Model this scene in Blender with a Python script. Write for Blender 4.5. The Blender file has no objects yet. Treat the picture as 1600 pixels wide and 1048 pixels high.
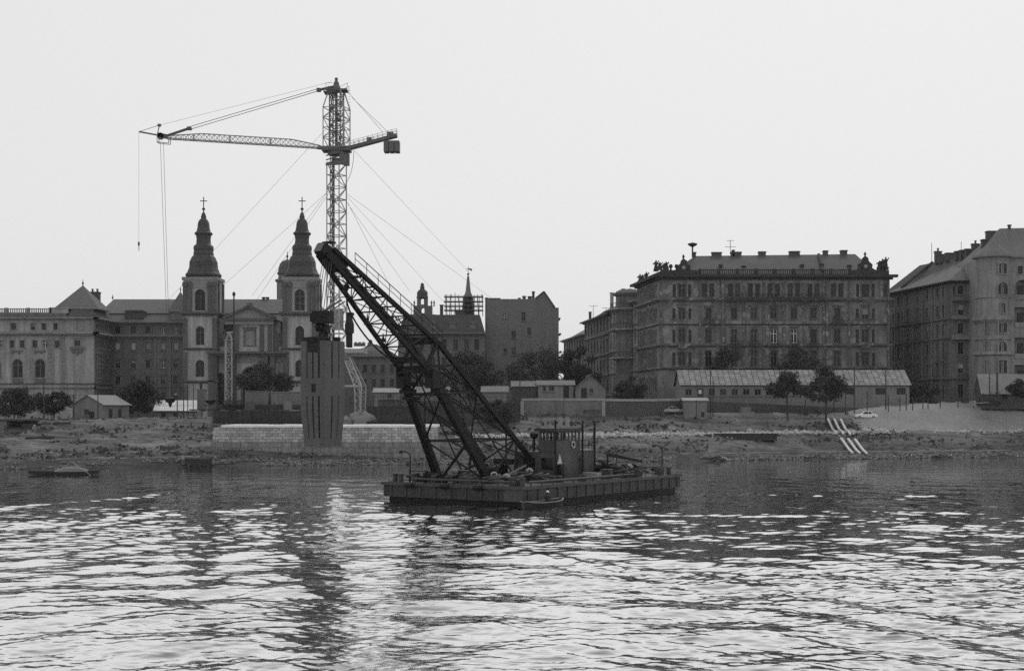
import bpy, math, random
import numpy as np
from mathutils import Vector, Matrix

rnd = random.Random(7)
scene = bpy.context.scene
COL = scene.collection
R = math.radians

# ------------------------------------------------------------------ camera
FPX, CZ, HY = 2222.0, 8.0, 638.0          # focal length in photo pixels, eye height, horizon row
cam = bpy.data.cameras.new("camera")
cam_ob = bpy.data.objects.new("camera", cam)
COL.objects.link(cam_ob)
cam.sensor_width = 36.0
cam.lens = 50.0
cam.shift_y = (HY - 524.0) / 1600.0
cam.clip_start = 0.5
cam.clip_end = 6000
cam_ob.location = (0, 0, CZ)
cam_ob.rotation_euler = (R(90), 0, 0)
scene.camera = cam_ob

# ------------------------------------------------------------------ sky, sun, exposure
SUN_EL, SUN_AZ = R(52), R(20)             # azimuth from +Y towards +X : behind the far bank
world = bpy.data.worlds.new("World")
scene.world = world
world.use_nodes = True
wn, wl = world.node_tree.nodes, world.node_tree.links
wn.clear()
sky = wn.new("ShaderNodeTexSky")
sky.sky_type = 'NISHITA'
sky.sun_disc = False
sky.sun_elevation = SUN_EL
sky.sun_rotation = SUN_AZ
sky.air_density = 1.0
sky.dust_density = 5.0
sky.ozone_density = 1.0
bw = wn.new("ShaderNodeRGBToBW")
mx = wn.new("ShaderNodeMix"); mx.data_type = 'FLOAT'
mx.inputs[0].default_value = 0.85          # thick white haze evens the sky out
mx.inputs[3].default_value = 8.55
bg = wn.new("ShaderNodeBackground")
bg.inputs[1].default_value = 0.1
wo = wn.new("ShaderNodeOutputWorld")
wl.new(sky.outputs[0], bw.inputs[0])
wl.new(bw.outputs[0], mx.inputs[2])
wl.new(mx.outputs[0], bg.inputs[0])
wl.new(bg.outputs[0], wo.inputs[0])

sun = bpy.data.lights.new("sun", 'SUN')
sun.energy = 0.8
sun.angle = R(14)
sun.color = (1, 1, 1)
sun_ob = bpy.data.objects.new("sun", sun)
COL.objects.link(sun_ob)
sd = Vector((math.sin(SUN_AZ) * math.cos(SUN_EL), math.cos(SUN_AZ) * math.cos(SUN_EL), math.sin(SUN_EL)))
sun_ob.rotation_euler = sd.to_track_quat('Z', 'Y').to_euler()
sun_ob.location = (0, 300, 200)

scene.view_settings.view_transform = 'Standard'
scene.view_settings.look = 'None'
scene.view_settings.exposure = 0.0
scene.view_settings.gamma = 1.0
scene.view_settings.use_curve_mapping = False
scene.render.engine = 'CYCLES'
scene.cycles.max_bounces = 6
scene.cycles.use_denoising = False
scene.cycles.volume_bounces = 1
HAZE = 0.00007

# ------------------------------------------------------------------ helpers
def fx(px, D): return (px - 800.0) / FPX * D
def fz(py, D): return CZ + (HY - py) / FPX * D
def P(px, py, D): return Vector((fx(px, D), D, fz(py, D)))

WL = {}
def tag(o, label=None, cat=None, group=None, kind=None):
    if label: o["label"] = label
    if cat: o["category"] = cat
    if group: o["group"] = group
    if kind: o["kind"] = kind
    return o

def thing(name, label, cat, loc, group=None):
    o = bpy.data.objects.new(name, None)
    o.empty_display_size = 0.5
    COL.objects.link(o)
    o.location = Vector(loc)
    WL[o] = Vector(loc)
    return tag(o, label, cat, group)

def link(name, me, parent=None, loc=(0, 0, 0), rz=0.0):
    o = bpy.data.objects.new(name, me)
    COL.objects.link(o)
    o.location = loc
    o.rotation_euler = (0, 0, rz)
    if parent is not None:
        o.parent = parent
    return o

class Fr:
    """local frame of a wall: x along it (to the right seen from outside), -y outwards, z up"""
    def __init__(s, ox=0, oy=0, oz=0, ang=0.0):
        s.o = Vector((ox, oy, oz)); s.a = ang
        s.c, s.s = math.cos(ang), math.sin(ang)
    def pt(s, x, y, z):
        return Vector((s.o.x + x * s.c - y * s.s, s.o.y + x * s.s + y * s.c, s.o.z + z))
    def inv(s, p):
        dx, dy = p[0] - s.o.x, p[1] - s.o.y
        return Vector((dx * s.c + dy * s.s, -dx * s.s + dy * s.c, p[2] - s.o.z))

def fr2(p, q):
    return Fr(p[0], p[1], 0, math.atan2(q[1] - p[1], q[0] - p[0])), math.hypot(q[0] - p[0], q[1] - p[1])

class MB:
    def __init__(s): s.v = []; s.f = []
    def add(s, vs, fs):
        n = len(s.v)
        s.v.extend([tuple(v) for v in vs])
        s.f.extend([tuple(i + n for i in f) for f in fs])
        return s
    def quad(s, a, b, c, d): return s.add((a, b, c, d), ((0, 1, 2, 3),))
    def hexa(s, p):   # 4 bottom then 4 top, both counter-clockwise from above
        return s.add(p, ((3, 2, 1, 0), (4, 5, 6, 7), (0, 1, 5, 4), (1, 2, 6, 5), (2, 3, 7, 6), (3, 0, 4, 7)))
    def fbox(s, fr, x0, x1, y0, y1, z0, z1):
        return s.hexa([fr.pt(x, y, z) for z in (z0, z1) for x, y in ((x0, y0), (x1, y0), (x1, y1), (x0, y1))])
    def box(s, c, sz, rz=0.0):
        f = Fr(c[0], c[1], c[2], rz)
        return s.fbox(f, -sz[0] / 2, sz[0] / 2, -sz[1] / 2, sz[1] / 2, -sz[2] / 2, sz[2] / 2)
    def bar(s, p, q, w, h=None, w2=None, h2=None):
        p, q = Vector(p), Vector(q); h = h or w; w2 = w2 or w; h2 = h2 or (h if w2 == w else w2)
        d = (q - p).normalized()
        up = Vector((0, 0, 1)) if abs(d.z) < 0.95 else Vector((0, 1, 0))
        a = d.cross(up).normalized(); b = a.cross(d)
        def ring(c, ww, hh): return [c + a * x * ww / 2 + b * y * hh / 2 for x, y in ((-1, -1), (1, -1), (1, 1), (-1, 1))]
        return s.add(ring(p, w, h) + ring(q, w2, h2), ((0, 1, 2, 3), (7, 6, 5, 4), (0, 4, 5, 1), (1, 5, 6, 2), (2, 6, 7, 3), (3, 7, 4, 0)))
    def tube(s, pts, r, n=6, r2=None, cap=True):
        pts = [Vector(p) for p in pts]; m = len(pts); rings = []
        for i, p in enumerate(pts):
            d = (pts[min(i + 1, m - 1)] - pts[max(i - 1, 0)]).normalized()
            up = Vector((0, 0, 1)) if abs(d.z) < 0.95 else Vector((0, 1, 0))
            a = d.cross(up).normalized(); b = a.cross(d)
            rr = r if r2 is None else r + (r2 - r) * i / (m - 1)
            rings.append([p + (a * math.cos(2 * math.pi * k / n) + b * math.sin(2 * math.pi * k / n)) * rr for k in range(n)])
        vs = [v for rg in rings for v in rg]; fs = []
        for i in range(m - 1):
            for k in range(n):
                k2 = (k + 1) % n
                fs.append((i * n + k, i * n + k2, (i + 1) * n + k2, (i + 1) * n + k))
        if cap:
            fs.append(tuple(reversed(range(n)))); fs.append(tuple((m - 1) * n + k for k in range(n)))
        return s.add(vs, fs)
    def lathe(s, c, prof, n=16, sq=0.0, rot=0.0, a0=0.0, a1=2 * math.pi):
        """prof: (radius, z) pairs from the bottom up; sq>0 squares the plan"""
        full = abs(a1 - a0 - 2 * math.pi) < 1e-6
        k_n = n if full else n + 1
        vs = []
        for r, z in prof:
            for k in range(k_n):
                a = a0 + (a1 - a0) * k / n
                q = 1.0
                if sq: q = 1.0 + sq * (1.0 / max(abs(math.cos(a)), abs(math.sin(a))) - 1.0)
                vs.append((c[0] + r * q * math.cos(a + rot), c[1] + r * q * math.sin(a + rot), c[2] + z))
        fs = []
        for i in range(len(prof) - 1):
            for k in range(n):
                k2 = (k + 1) % k_n if full else k + 1
                fs.append((i * k_n + k, i * k_n + k2, (i + 1) * k_n + k2, (i + 1) * k_n + k))
        if full:
            fs.append(tuple(reversed(range(k_n)))); fs.append(tuple((len(prof) - 1) * k_n + k for k in range(k_n)))
        return s.add(vs, fs)
    def prism(s, fr, poly, y0, y1):
        """poly: (x,z) outline counter-clockwise seen from outside (from -y)"""
        n = len(poly)
        vs = [fr.pt(x, y0, z) for x, z in poly] + [fr.pt(x, y1, z) for x, z in poly]
        fs = [tuple(range(n)), tuple(reversed(range(n, 2 * n)))]
        for i in range(n):
            j = (i + 1) % n
            fs.append((i, i + n, j + n, j))
        return s.add(vs, fs)
    def mesh(s, name, mat, smooth=False, off=None):
        me = bpy.data.meshes.new(name)
        v = s.v if off is None else [(a - off[0], b - off[1], c - off[2]) for a, b, c in s.v]
        me.from_pydata(v, [], s.f)
        if mat is not None: me.materials.append(mat)
        if smooth: me.polygons.foreach_set("use_smooth", [True] * len(me.polygons))
        me.update()
        return me
    def build(s, name, mat, parent=None, smooth=False, at=None):
        """geometry is in world coordinates; the part's mesh is stored relative to its thing"""
        if parent is not None:
            o = link(name, s.mesh(name, mat, smooth, WL[parent]), parent)
            WL[o] = WL[parent]
        else:
            at = Vector(at) if at is not None else Vector((0, 0, 0))
            o = link(name, s.mesh(name, mat, smooth, at), None, at)
            WL[o] = at
        return o

def np_mesh(name, verts, faces, mat, smooth=False):
    """fast mesh from numpy (n,3) and quads (m,4) or tris (m,3)"""
    me = bpy.data.meshes.new(name)
    k = faces.shape[1]
    me.vertices.add(len(verts)); me.vertices.foreach_set("co", np.ascontiguousarray(verts, dtype=np.float32).ravel())
    me.loops.add(faces.size); me.loops.foreach_set("vertex_index", np.ascontiguousarray(faces, dtype=np.int32).ravel())
    me.polygons.add(len(faces))
    me.polygons.foreach_set("loop_start", np.arange(0, faces.size, k, dtype=np.int32))
    me.polygons.foreach_set("loop_total", np.full(len(faces), k, dtype=np.int32))
    if smooth: me.polygons.foreach_set("use_smooth", np.ones(len(faces), dtype=bool))
    me.update(calc_edges=True)
    me.validate()
    if mat is not None: me.materials.append(mat)
    return me

# ------------------------------------------------------------------ materials (all greys: the place is seen in black and white)
def nd(nt, kind, **kw):
    n = nt.nodes.new(kind)
    for k, v in kw.items():
        if k.startswith("i"): n.inputs[int(k[1:])].default_value = v
        else: setattr(n, k, v)
    return n

def mat(name, v, rough=0.85, var=0.25, scale=0.5, fine=0.15, fscale=6.0, streak=0.0, bump=0.0, spec=0.3, rand=0.0,
        rows=None, patch=None, metallic=0.0, wet=None, along=0.0):
    m = bpy.data.materials.new(name); m.use_nodes = True
    nt = m.node_tree; L = nt.links
    b = nt.nodes["Principled BSDF"]
    b.inputs["Roughness"].default_value = rough
    b.inputs["Specular IOR Level"].default_value = spec
    b.inputs["Metallic"].default_value = metallic
    geo = nd(nt, "ShaderNodeNewGeometry")
    cur = None
    def noise(sc, detail=4.0, vec=None, ro=0.6):
        n = nd(nt, "ShaderNodeTexNoise"); n.inputs["Scale"].default_value = sc
        n.inputs["Detail"].default_value = detail; n.inputs["Roughness"].default_value = ro
        L.new(vec if vec is not None else geo.outputs["Position"], n.inputs["Vector"])
        return n.outputs[0]
    def mul(sig, amount):     # 1 + amount*2*(sig-.5), multiplied into the running value
        nonlocal cur
        k = nd(nt, "ShaderNodeMath", operation='MULTIPLY_ADD'); k.inputs[1].default_value = 2 * amount; k.inputs[2].default_value = 1 - amount
        L.new(sig, k.inputs[0])
        q = nd(nt, "ShaderNodeMath", operation='MULTIPLY')
        if cur is None: q.inputs[1].default_value = v
        else: L.new(cur, q.inputs[1])
        L.new(k.outputs[0], q.inputs[0]); cur = q.outputs[0]
    if var: mul(noise(scale), var * 1.6)
    if fine: mul(noise(fscale, 5.0), fine * 1.6)
    if streak:
        mp = nd(nt, "ShaderNodeVectorMath", operation='MULTIPLY'); mp.inputs[1].default_value = (1.3, 1.3, 0.09)
        L.new(geo.outputs["Position"], mp.inputs[0])
        mul(noise(1.0, 3.0, mp.outputs[0]), streak * 1.6)
    if rand:
        oi = nd(nt, "ShaderNodeObjectInfo"); mul(oi.outputs["Random"], rand)
    if rows:        # (spacing in z, depth): courses of tiles / boards too small to model
        sx = nd(nt, "ShaderNodeSeparateXYZ"); L.new(geo.outputs["Position"], sx.inputs[0])
        d = nd(nt, "ShaderNodeMath", operation='DIVIDE', i1=rows[0]); L.new(sx.outputs[2], d.inputs[0])
        f = nd(nt, "ShaderNodeMath", operation='FRACT'); L.new(d.outputs[0], f.inputs[0])
        mul(f.outputs[0], rows[1])
    if patch:       # (scale, low, high, value): peeled patches with a value of their own
        r = nd(nt, "ShaderNodeMapRange"); r.inputs[1].default_value = patch[1]; r.inputs[2].default_value = patch[2]
        L.new(noise(patch[0], 6.0, None, 0.65), r.inputs[0])
        x = nd(nt, "ShaderNodeMix"); x.data_type = 'FLOAT'; x.inputs[3].default_value = patch[3]
        L.new(r.outputs[0], x.inputs[0])
        if cur is None: x.inputs[2].default_value = v
        else: L.new(cur, x.inputs[2])
        cur = x.outputs[0]
    if along:       # strips that run along the bank: old waterlines, tracks
        mp = nd(nt, "ShaderNodeVectorMath", operation='MULTIPLY'); mp.inputs[1].default_value = (.05, .5, 1.6)
        L.new(geo.outputs["Position"], mp.inputs[0])
        mul(noise(1.0, 4.0, mp.outputs[0]), along * 1.6)
    if wet:         # damp mud near the waterline
        sx = nd(nt, "ShaderNodeSeparateXYZ"); L.new(geo.outputs["Position"], sx.inputs[0])
        r = nd(nt, "ShaderNodeMapRange"); r.inputs[1].default_value = wet[0]; r.inputs[2].default_value = wet[1]; r.inputs[3].default_value = wet[2]; r.inputs[4].default_value = 1.0
        L.new(sx.outputs[2], r.inputs[0])
        q = nd(nt, "ShaderNodeMath", operation='MULTIPLY'); L.new(cur, q.inputs[0]); L.new(r.outputs[0], q.inputs[1]); cur = q.outputs[0]
    if cur is None:
        b.inputs["Base Color"].default_value = (v, v, v, 1)
    else:
        L.new(cur, b.inputs["Base Color"])
    if bump:
        bp = nd(nt, "ShaderNodeBump"); bp.inputs["Strength"].default_value = 0.8; bp.inputs["Distance"].default_value = bump
        L.new(noise(fscale * 1.3, 5.0), bp.inputs["Height"]); L.new(bp.outputs[0], b.inputs["Normal"])
    return m

M = {}
M["bank"] = mat("bank_earth", 0.092, 0.95, 0.42, 0.12, 0.45, 1.7, streak=0.0, bump=0.12, patch=(0.16, 0.55, 0.68, 0.17), wet=(0.6, 2.6, 0.42), along=0.8)
M["ground"] = mat("street_ground", 0.14, 0.95, 0.3, 0.1, 0.3, 1.5)
M["rubble"] = mat("rubble_stone", 0.13, 0.9, 0.6, 1.1, 0.4, 5)
M["gravel"] = mat("gravel", 0.21, 0.95, 0.15, 0.2, 0.35, 3.0, bump=0.1)
M["block"] = mat("pier_block_stone", 0.34, 0.9, 0.2, 0.4, 0.3, 5, streak=0.25, rand=0.26, bump=0.03)
M["blocklow"] = mat("pier_block_wet_stone", 0.20, 0.85, 0.25, 0.3, 0.25, 5, streak=0.3, rand=0.15, bump=0.03)
M["coping"] = mat("pale_concrete", 0.72, 0.85, 0.12, 0.5, 0.1, 4)
M["white"] = mat("white_paint", 0.46, 0.7, 0.2, 1.5, 0.2, 8)
M["pale_steel"] = mat("pale_painted_steel", 0.32, 0.6, 0.15, 0.6, 0.15, 6)
M["crane_grey"] = mat("crane_grey_steel", 0.27, 0.6, 0.2, 0.6, 0.2, 6)
M["crane_dark"] = mat("crane_dark_steel", 0.105, 0.6, 0.2, 0.6, 0.2, 6)
M["black_steel"] = mat("black_boom_steel", 0.01, 0.6, 0.3, 0.6, 0.25, 5, spec=0.22)
M["hull"] = mat("dark_hull_plate", 0.034, 0.6, 0.4, 0.5, 0.35, 3, streak=0.5)
M["hull_rim"] = mat("hull_rim_steel", 0.055, 0.6, 0.4, 0.6, 0.3, 4)
M["deck"] = mat("steel_deck", 0.05, 0.7, 0.4, 0.7, 0.3, 4)
M["cabin"] = mat("cabin_paint", 0.062, 0.6, 0.25, 0.6, 0.2, 4, streak=0.2)
M["caisson"] = mat("caisson_steel", 0.092, 0.65, 0.2, 0.4, 0.2, 4, streak=0.25)
M["groove"] = mat("caisson_groove_shade", 0.02, 0.8, 0.2, 0.5, 0.1, 4)  # shade inside grooves and notches, put into a near black box colour
M["cable"] = mat("wire_rope", 0.07, 0.6, 0, 1, 0, 1)
M["glass"] = mat("window_glass", 0.01, 0.15, 0, 1, 0.3, 0.8, spec=0.28, rand=0.6)
M["sash"] = mat("grey_window_sash", 0.10, 0.7, 0.2, 1, 0, 1, rand=0.6)
M["sash_white"] = mat("white_window_sash", 0.65, 0.6, 0.1, 1, 0, 1)
M["blind"] = mat("roller_blind", 0.34, 0.8, 0.1, 1, 0, 1, rand=0.5)
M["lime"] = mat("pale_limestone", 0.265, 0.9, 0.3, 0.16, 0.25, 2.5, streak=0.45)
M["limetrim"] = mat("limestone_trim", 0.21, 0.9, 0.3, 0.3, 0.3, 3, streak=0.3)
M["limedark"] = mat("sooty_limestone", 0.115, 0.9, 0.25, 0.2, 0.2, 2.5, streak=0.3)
M["wing"] = mat("sooty_brick_wall", 0.135, 0.9, 0.25, 0.2, 0.25, 3, streak=0.35)
M["wingtrim"] = mat("sooty_wing_trim", 0.17, 0.9, 0.2, 0.3, 0.2, 3)
M["tile"] = mat("roof_tile", 0.115, 0.85, 0.15, 0.25, 0.2, 2.0, rows=(0.33, 0.12))
M["tiledark"] = mat("dark_roof_tile", 0.075, 0.85, 0.2, 0.25, 0.2, 2.0, rows=(0.33, 0.12))
M["copper"] = mat("dark_sheet_metal_roof", 0.05, 0.6, 0.25, 0.4, 0.2, 2, streak=0.2)
M["churchwall"] = mat("church_plaster", 0.31, 0.9, 0.25, 0.2, 0.2, 2.5, streak=0.4)
M["churchtrim"] = mat("church_pilaster_stone", 0.095, 0.9, 0.2, 0.3, 0.2, 3, streak=0.25)
M["churchlight"] = mat("church_light_moulding", 0.22, 0.9, 0.2, 0.4, 0.2, 3)
M["palace"] = mat("peeling_plaster", 0.15, 0.9, 0.4, 0.3, 0.4, 2.2, streak=0.45, patch=(0.42, 0.54, 0.60, 0.24))
M["palacetrim"] = mat("sooty_moulding", 0.105, 0.9, 0.45, 0.35, 0.4, 3, streak=0.4, patch=(0.8, 0.56, 0.62, 0.27))
M["palacedark"] = mat("black_soot_stone", 0.04, 0.9, 0.3, 0.4, 0.2, 3)
M["iron"] = mat("wrought_iron", 0.025, 0.6, 0.2, 1, 0, 1)
M["rowlight"] = mat("row_house_plaster", 0.23, 0.9, 0.45, 0.25, 0.35, 1.5, streak=0.6)
M["rowdark"] = mat("row_house_dark_plaster", 0.12, 0.9, 0.45, 0.2, 0.35, 1.5, streak=0.55)
M["right"] = mat("brown_plaster_wall", 0.125, 0.9, 0.35, 0.2, 0.3, 2, streak=0.45)
M["righttrim"] = mat("brown_wall_trim", 0.17, 0.9, 0.35, 0.3, 0.3, 3)
M["turret"] = mat("grey_turret_plaster", 0.2, 0.9, 0.25, 0.2, 0.2, 2, streak=0.4)
M["gable"] = mat("blank_gable_brick", 0.15, 0.9, 0.12, 0.2, 0.18, 2.5, streak=0.15)
M["mid"] = mat("far_stucco", 0.145, 0.9, 0.2, 0.2, 0.2, 2, streak=0.2)
M["timber"] = mat("tarred_timber", 0.035, 0.85, 0.3, 0.5, 0.25, 4, rand=0.2)
M["pole"] = mat("weathered_pole_wood", 0.045, 0.85, 0.2, 1, 0.2, 5)
M["hut"] = mat("hut_render", 0.17, 0.9, 0.2, 0.3, 0.2, 3, streak=0.2)
M["hutpale"] = mat("hut_pale_render", 0.19, 0.9, 0.2, 0.3, 0.25, 3, streak=0.3)
M["sheet"] = mat("fibre_cement_sheet", 0.215, 0.85, 0.25, 0.4, 0.3, 3, rand=0.22, spec=0.15)
M["sheetwhite"] = mat("white_roof_sheet", 0.62, 0.8, 0.1, 0.4, 0.15, 3, rand=0.08)
M["wallpale"] = mat("retaining_wall_render", 0.145, 0.9, 0.3, 0.25, 0.3, 2, streak=0.3)
M["wallcap"] = mat("wall_coping_stone", 0.26, 0.9, 0.2, 0.4, 0.2, 3)
M["walldark"] = mat("damp_dark_wall", 0.07, 0.9, 0.3, 0.3, 0.3, 2)
M["concrete"] = mat("site_concrete", 0.15, 0.9, 0.2, 0.4, 0.2, 3)
M["car"] = mat("cream_car_paint", 0.7, 0.3, 0, 1, 0, 1, spec=0.5)
M["car_grey"] = mat("grey_car_paint", 0.33, 0.35, 0, 1, 0, 1, spec=0.5)
M["rubber"] = mat("tyre_rubber", 0.02, 0.8, 0, 1, 0, 1)
M["bark"] = mat("tree_bark", 0.05, 0.95, 0.3, 1, 0.3, 6)
M["leaf"] = mat("leaves", 0.050, 0.8, 0.40, 0.5, 0.5, 2.2, spec=0.2)
M["leafdark"] = mat("dark_leaves", 0.040, 0.8, 0.40, 0.5, 0.5, 2.2, spec=0.2)
M["cloth"] = mat("dark_work_clothes", 0.035, 0.9, 0.2, 4, 0, 1)
M["skin"] = mat("skin", 0.3, 0.6, 0, 1, 0, 1)
M["hat"] = mat("pale_cap", 0.6, 0.8, 0, 1, 0, 1)
M["scaffold"] = mat("grey_scaffold_timber", 0.10, 0.85, 0.3, 0.5, 0.25, 4)
M["clear"] = bpy.data.materials.new("clear_glass"); M["clear"].use_nodes = True
_b = M["clear"].node_tree.nodes["Principled BSDF"]; _b.inputs["Transmission Weight"].default_value = 1.0; _b.inputs["Roughness"].default_value = 0.0; _b.inputs["IOR"].default_value = 1.1; _b.inputs["Base Color"].default_value = (.9, .9, .9, 1)
M["weed"] = mat("bank_weeds", 0.07, 0.9, 0.5, 0.5, 0.4, 3)
M["tarp"] = mat("grey_tarpaulin", 0.16, 0.8, 0.2, 0.8, 0.2, 4)

# ------------------------------------------------------------------ walls with openings, windows
def facade(mb, fr, x0, x1, z0, z1, holes, depth=0.3, y=0.0):
    """front skin of a wall with real openings and reveals; hole = dict(x,z,w,h,arch)"""
    xs, zs = {x0, x1}, {z0, z1}
    for h in holes:
        xs |= {h["x"] - h["w"] / 2, h["x"] + h["w"] / 2}; zs |= {h["z"], h["z"] + h["h"]}
    xs = sorted(x for x in xs if x0 - 1e-6 <= x <= x1 + 1e-6); zs = sorted(z for z in zs if z0 - 1e-6 <= z <= z1 + 1e-6)
    for j in range(len(zs) - 1):
        run = None
        za, zb = zs[j], zs[j + 1]; zc = (za + zb) / 2
        for i in range(len(xs) - 1):
            xc = (xs[i] + xs[i + 1]) / 2
            inside = any(abs(xc - h["x"]) < h["w"] / 2 and h["z"] < zc < h["z"] + h["h"] for h in holes)
            if not inside and run is None: run = xs[i]
            if run is not None and (inside or i == len(xs) - 2):
                e = xs[i] if inside else xs[i + 1]
                mb.quad(fr.pt(run, y, za), fr.pt(e, y, za), fr.pt(e, y, zb), fr.pt(run, y, zb)); run = None
    for h in holes:
        a, b, c, d = h["x"] - h["w"] / 2, h["x"] + h["w"] / 2, h["z"], h["z"] + h["h"]
        r = h["w"] / 2
        top = d - r if h.get("arch") else d
        yd = y + depth
        mb.quad(fr.pt(a, y, c), fr.pt(a, y, top), fr.pt(a, yd, top), fr.pt(a, yd, c))
        mb.quad(fr.pt(b, y, top), fr.pt(b, y, c), fr.pt(b, yd, c), fr.pt(b, yd, top))
        mb.quad(fr.pt(b, y, c), fr.pt(a, y, c), fr.pt(a, yd, c), fr.pt(b, yd, c))
        if not h.get("arch"):
            mb.quad(fr.pt(a, y, d), fr.pt(b, y, d), fr.pt(b, yd, d), fr.pt(a, yd, d))
        else:
            n = 10
            arc = [(h["x"] + r * math.cos(math.pi * k / n), top + r * math.sin(math.pi * k / n)) for k in range(n + 1)]
            for k in range(n):
                (xa, z_a), (xb, z_b) = arc[k], arc[k + 1]
                corner = (b, d) if k < n / 2 else (a, d)
                mb.add((fr.pt(xa, y, z_a), fr.pt(corner[0], y, corner[1]), fr.pt(xb, y, z_b)), ((0, 1, 2),))
                mb.quad(fr.pt(xa, y, z_a), fr.pt(xb, y, z_b), fr.pt(xb, yd, z_b), fr.pt(xa, yd, z_a))

_wc = {}
O = Fr()
def window_meshes(w, h, arch, trans, white):
    k = (round(w, 2), round(h, 2), arch, trans, white)
    if k in _wc: return _wc[k]
    s, p = MB(), MB()
    t = min(0.11, w * 0.09)
    def outline(gr):
        a = w / 2 - gr
        if not arch: return [(-a, gr), (a, gr), (a, h - gr), (-a, h - gr)]
        zc = h - w / 2
        return [(-a, gr), (a, gr)] + [(a * math.cos(math.pi * i / 10), zc + a * math.sin(math.pi * i / 10)) for i in range(11)]
    o, i = outline(0.0), outline(t)
    n = len(o)
    for q in range(n):
        r = (q + 1) % n
        A, B, C, D = o[q], o[r], i[r], i[q]
        s.quad(O.pt(A[0], 0, A[1]), O.pt(B[0], 0, B[1]), O.pt(C[0], 0, C[1]), O.pt(D[0], 0, D[1]))
        s.quad(O.pt(D[0], 0, D[1]), O.pt(C[0], 0, C[1]), O.pt(C[0], .08, C[1]), O.pt(D[0], .08, D[1]))
    if w > 0.7: s.fbox(O, -t * .6, t * .6, .003, .09, t, h - t)
    if trans and h > 1.2: s.fbox(O, -w / 2 + t, w / 2 - t, .006, .085, h * .66, h * .66 + t)
    if h > 4: s.fbox(O, -w / 2 + t, w / 2 - t, .006, .085, h * .33, h * .33 + t)
    p.add([O.pt(x, .06, z) for x, z in outline(0.01)], (tuple(range(n)),))
    r = (s.mesh("window_sash", M["sash_white"] if white else M["sash"]), p.mesh("pane", M["glass"]))
    _wc[k] = r
    return r

_sc = {}
def surround_mesh(w, h, style, m):
    k = (round(w, 2), round(h, 2), style, m)
    if k in _sc: return _sc[k]
    b = MB(); e = min(0.28, w * .2); y0 = -0.34
    b.fbox(O, -w / 2 - e * 1.3, w / 2 + e * 1.3, y0 - .1, -.302, -.16, 0)                       # sill
    if style == "sill": pass
    elif style == "arch":
        b.fbox(O, -w / 2 - e, -w / 2, y0, -.302, 0.003, h - w / 2); b.fbox(O, w / 2, w / 2 + e, y0, -.302, 0.003, h - w / 2)
        zc = h - w / 2
        for q in range(10):
            a0, a1 = math.pi * q / 10, math.pi * (q + 1) / 10
            ps = []
            for yy in (y0, -.302):
                ps.append([O.pt(rr * math.cos(a), yy, zc + rr * math.sin(a)) for rr, a in ((w / 2, a0), (w / 2 + e, a0), (w / 2 + e, a1), (w / 2, a1))])
            b.add(ps[0] + ps[1], ((0, 1, 2, 3), (1, 5, 6, 2), (0, 3, 7, 4), (0, 4, 5, 1), (3, 2, 6, 7)))
    else:
        b.fbox(O, -w / 2 - e, -w / 2, y0, -.302, 0.003, h); b.fbox(O, w / 2, w / 2 + e, y0, -.302, 0.003, h)
        b.fbox(O, -w / 2 - e, w / 2 + e, y0, -.302, h + .003, h + e)
        if style == "hood":
            b.fbox(O, -w / 2 - e * 1.5, w / 2 + e * 1.5, y0 - .22, -.302, h + e * 1.6, h + e * 2.3)
        if style == "pediment":
            ww = w / 2 + e * 1.6
            b.fbox(O, -ww, ww, y0 - .18, -.302, h + e * 1.2, h + e * 1.75)
            b.prism(O, [(-ww, h + e * 1.76), (ww, h + e * 1.76), (0, h + e * 1.76 + ww * .5)], y0 - .16, -.302)
    r = b.mesh("window_surround", m)
    _sc[k] = r
    return r

def window(parent, fr, h, style="frame", trim=None, depth=0.3, blind=None, white=False, trans=True):
    loc = fr.pt(h["x"], depth, h["z"]) - WL[parent]
    s, p = window_meshes(h["w"], h["h"], bool(h.get("arch")), trans, white)
    o = link("window", s, parent, loc, fr.a)
    link("pane", p, o)
    if style: link("surround", surround_mesh(h["w"], h["h"], "arch" if h.get("arch") else style, trim), o)
    if blind:
        b = MB().fbox(O, -h["w"] / 2 + .04, h["w"] / 2 - .04, -.05, -.01, h["h"] * (1 - blind), h["h"] - .03)
        link("blind", b.mesh("blind", M["blind"]), o)
    return o

def hole(x, z, w, h, arch=False): return dict(x=x, z=z, w=w, h=h, arch=arch)
def hpx(px0, px1, py0, py1, D, arch=False):
    return hole(fx((px0 + px1) / 2, D), fz(py1, D), (px1 - px0) / FPX * D, (py1 - py0) / FPX * D, arch)

def shell(mb, fr, x0, x1, d, z0, z1, left=True, right=True, back=True, top=True, y=0.0):
    """the rest of a block behind its facade"""
    if left: mb.quad(fr.pt(x0, d, z0), fr.pt(x0, y, z0), fr.pt(x0, y, z1), fr.pt(x0, d, z1))
    if right: mb.quad(fr.pt(x1, y, z0), fr.pt(x1, d, z0), fr.pt(x1, d, z1), fr.pt(x1, y, z1))
    if back: mb.quad(fr.pt(x1, d, z0), fr.pt(x0, d, z0), fr.pt(x0, d, z1), fr.pt(x1, d, z1))
    if top: mb.quad(fr.pt(x0, y, z1), fr.pt(x1, y, z1), fr.pt(x1, d, z1), fr.pt(x0, d, z1))

def part_box(name, m, parent, fr, *b): return MB().fbox(fr, *b).build(name, m, parent)

def cornice(parent, m, fr, x0, x1, z, h, out, name="cornice", ret=0.0):
    b = MB(); out *= 1.25
    b.fbox(fr, x0 - out * .4, x1 + out * .4, -out * .4, -.004, z, z + h * .45)
    b.fbox(fr, x0 - out, x1 + out, -out, -.004 + ret, z + h * .452, z + h)
    return b.build(name, m, parent)

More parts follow.
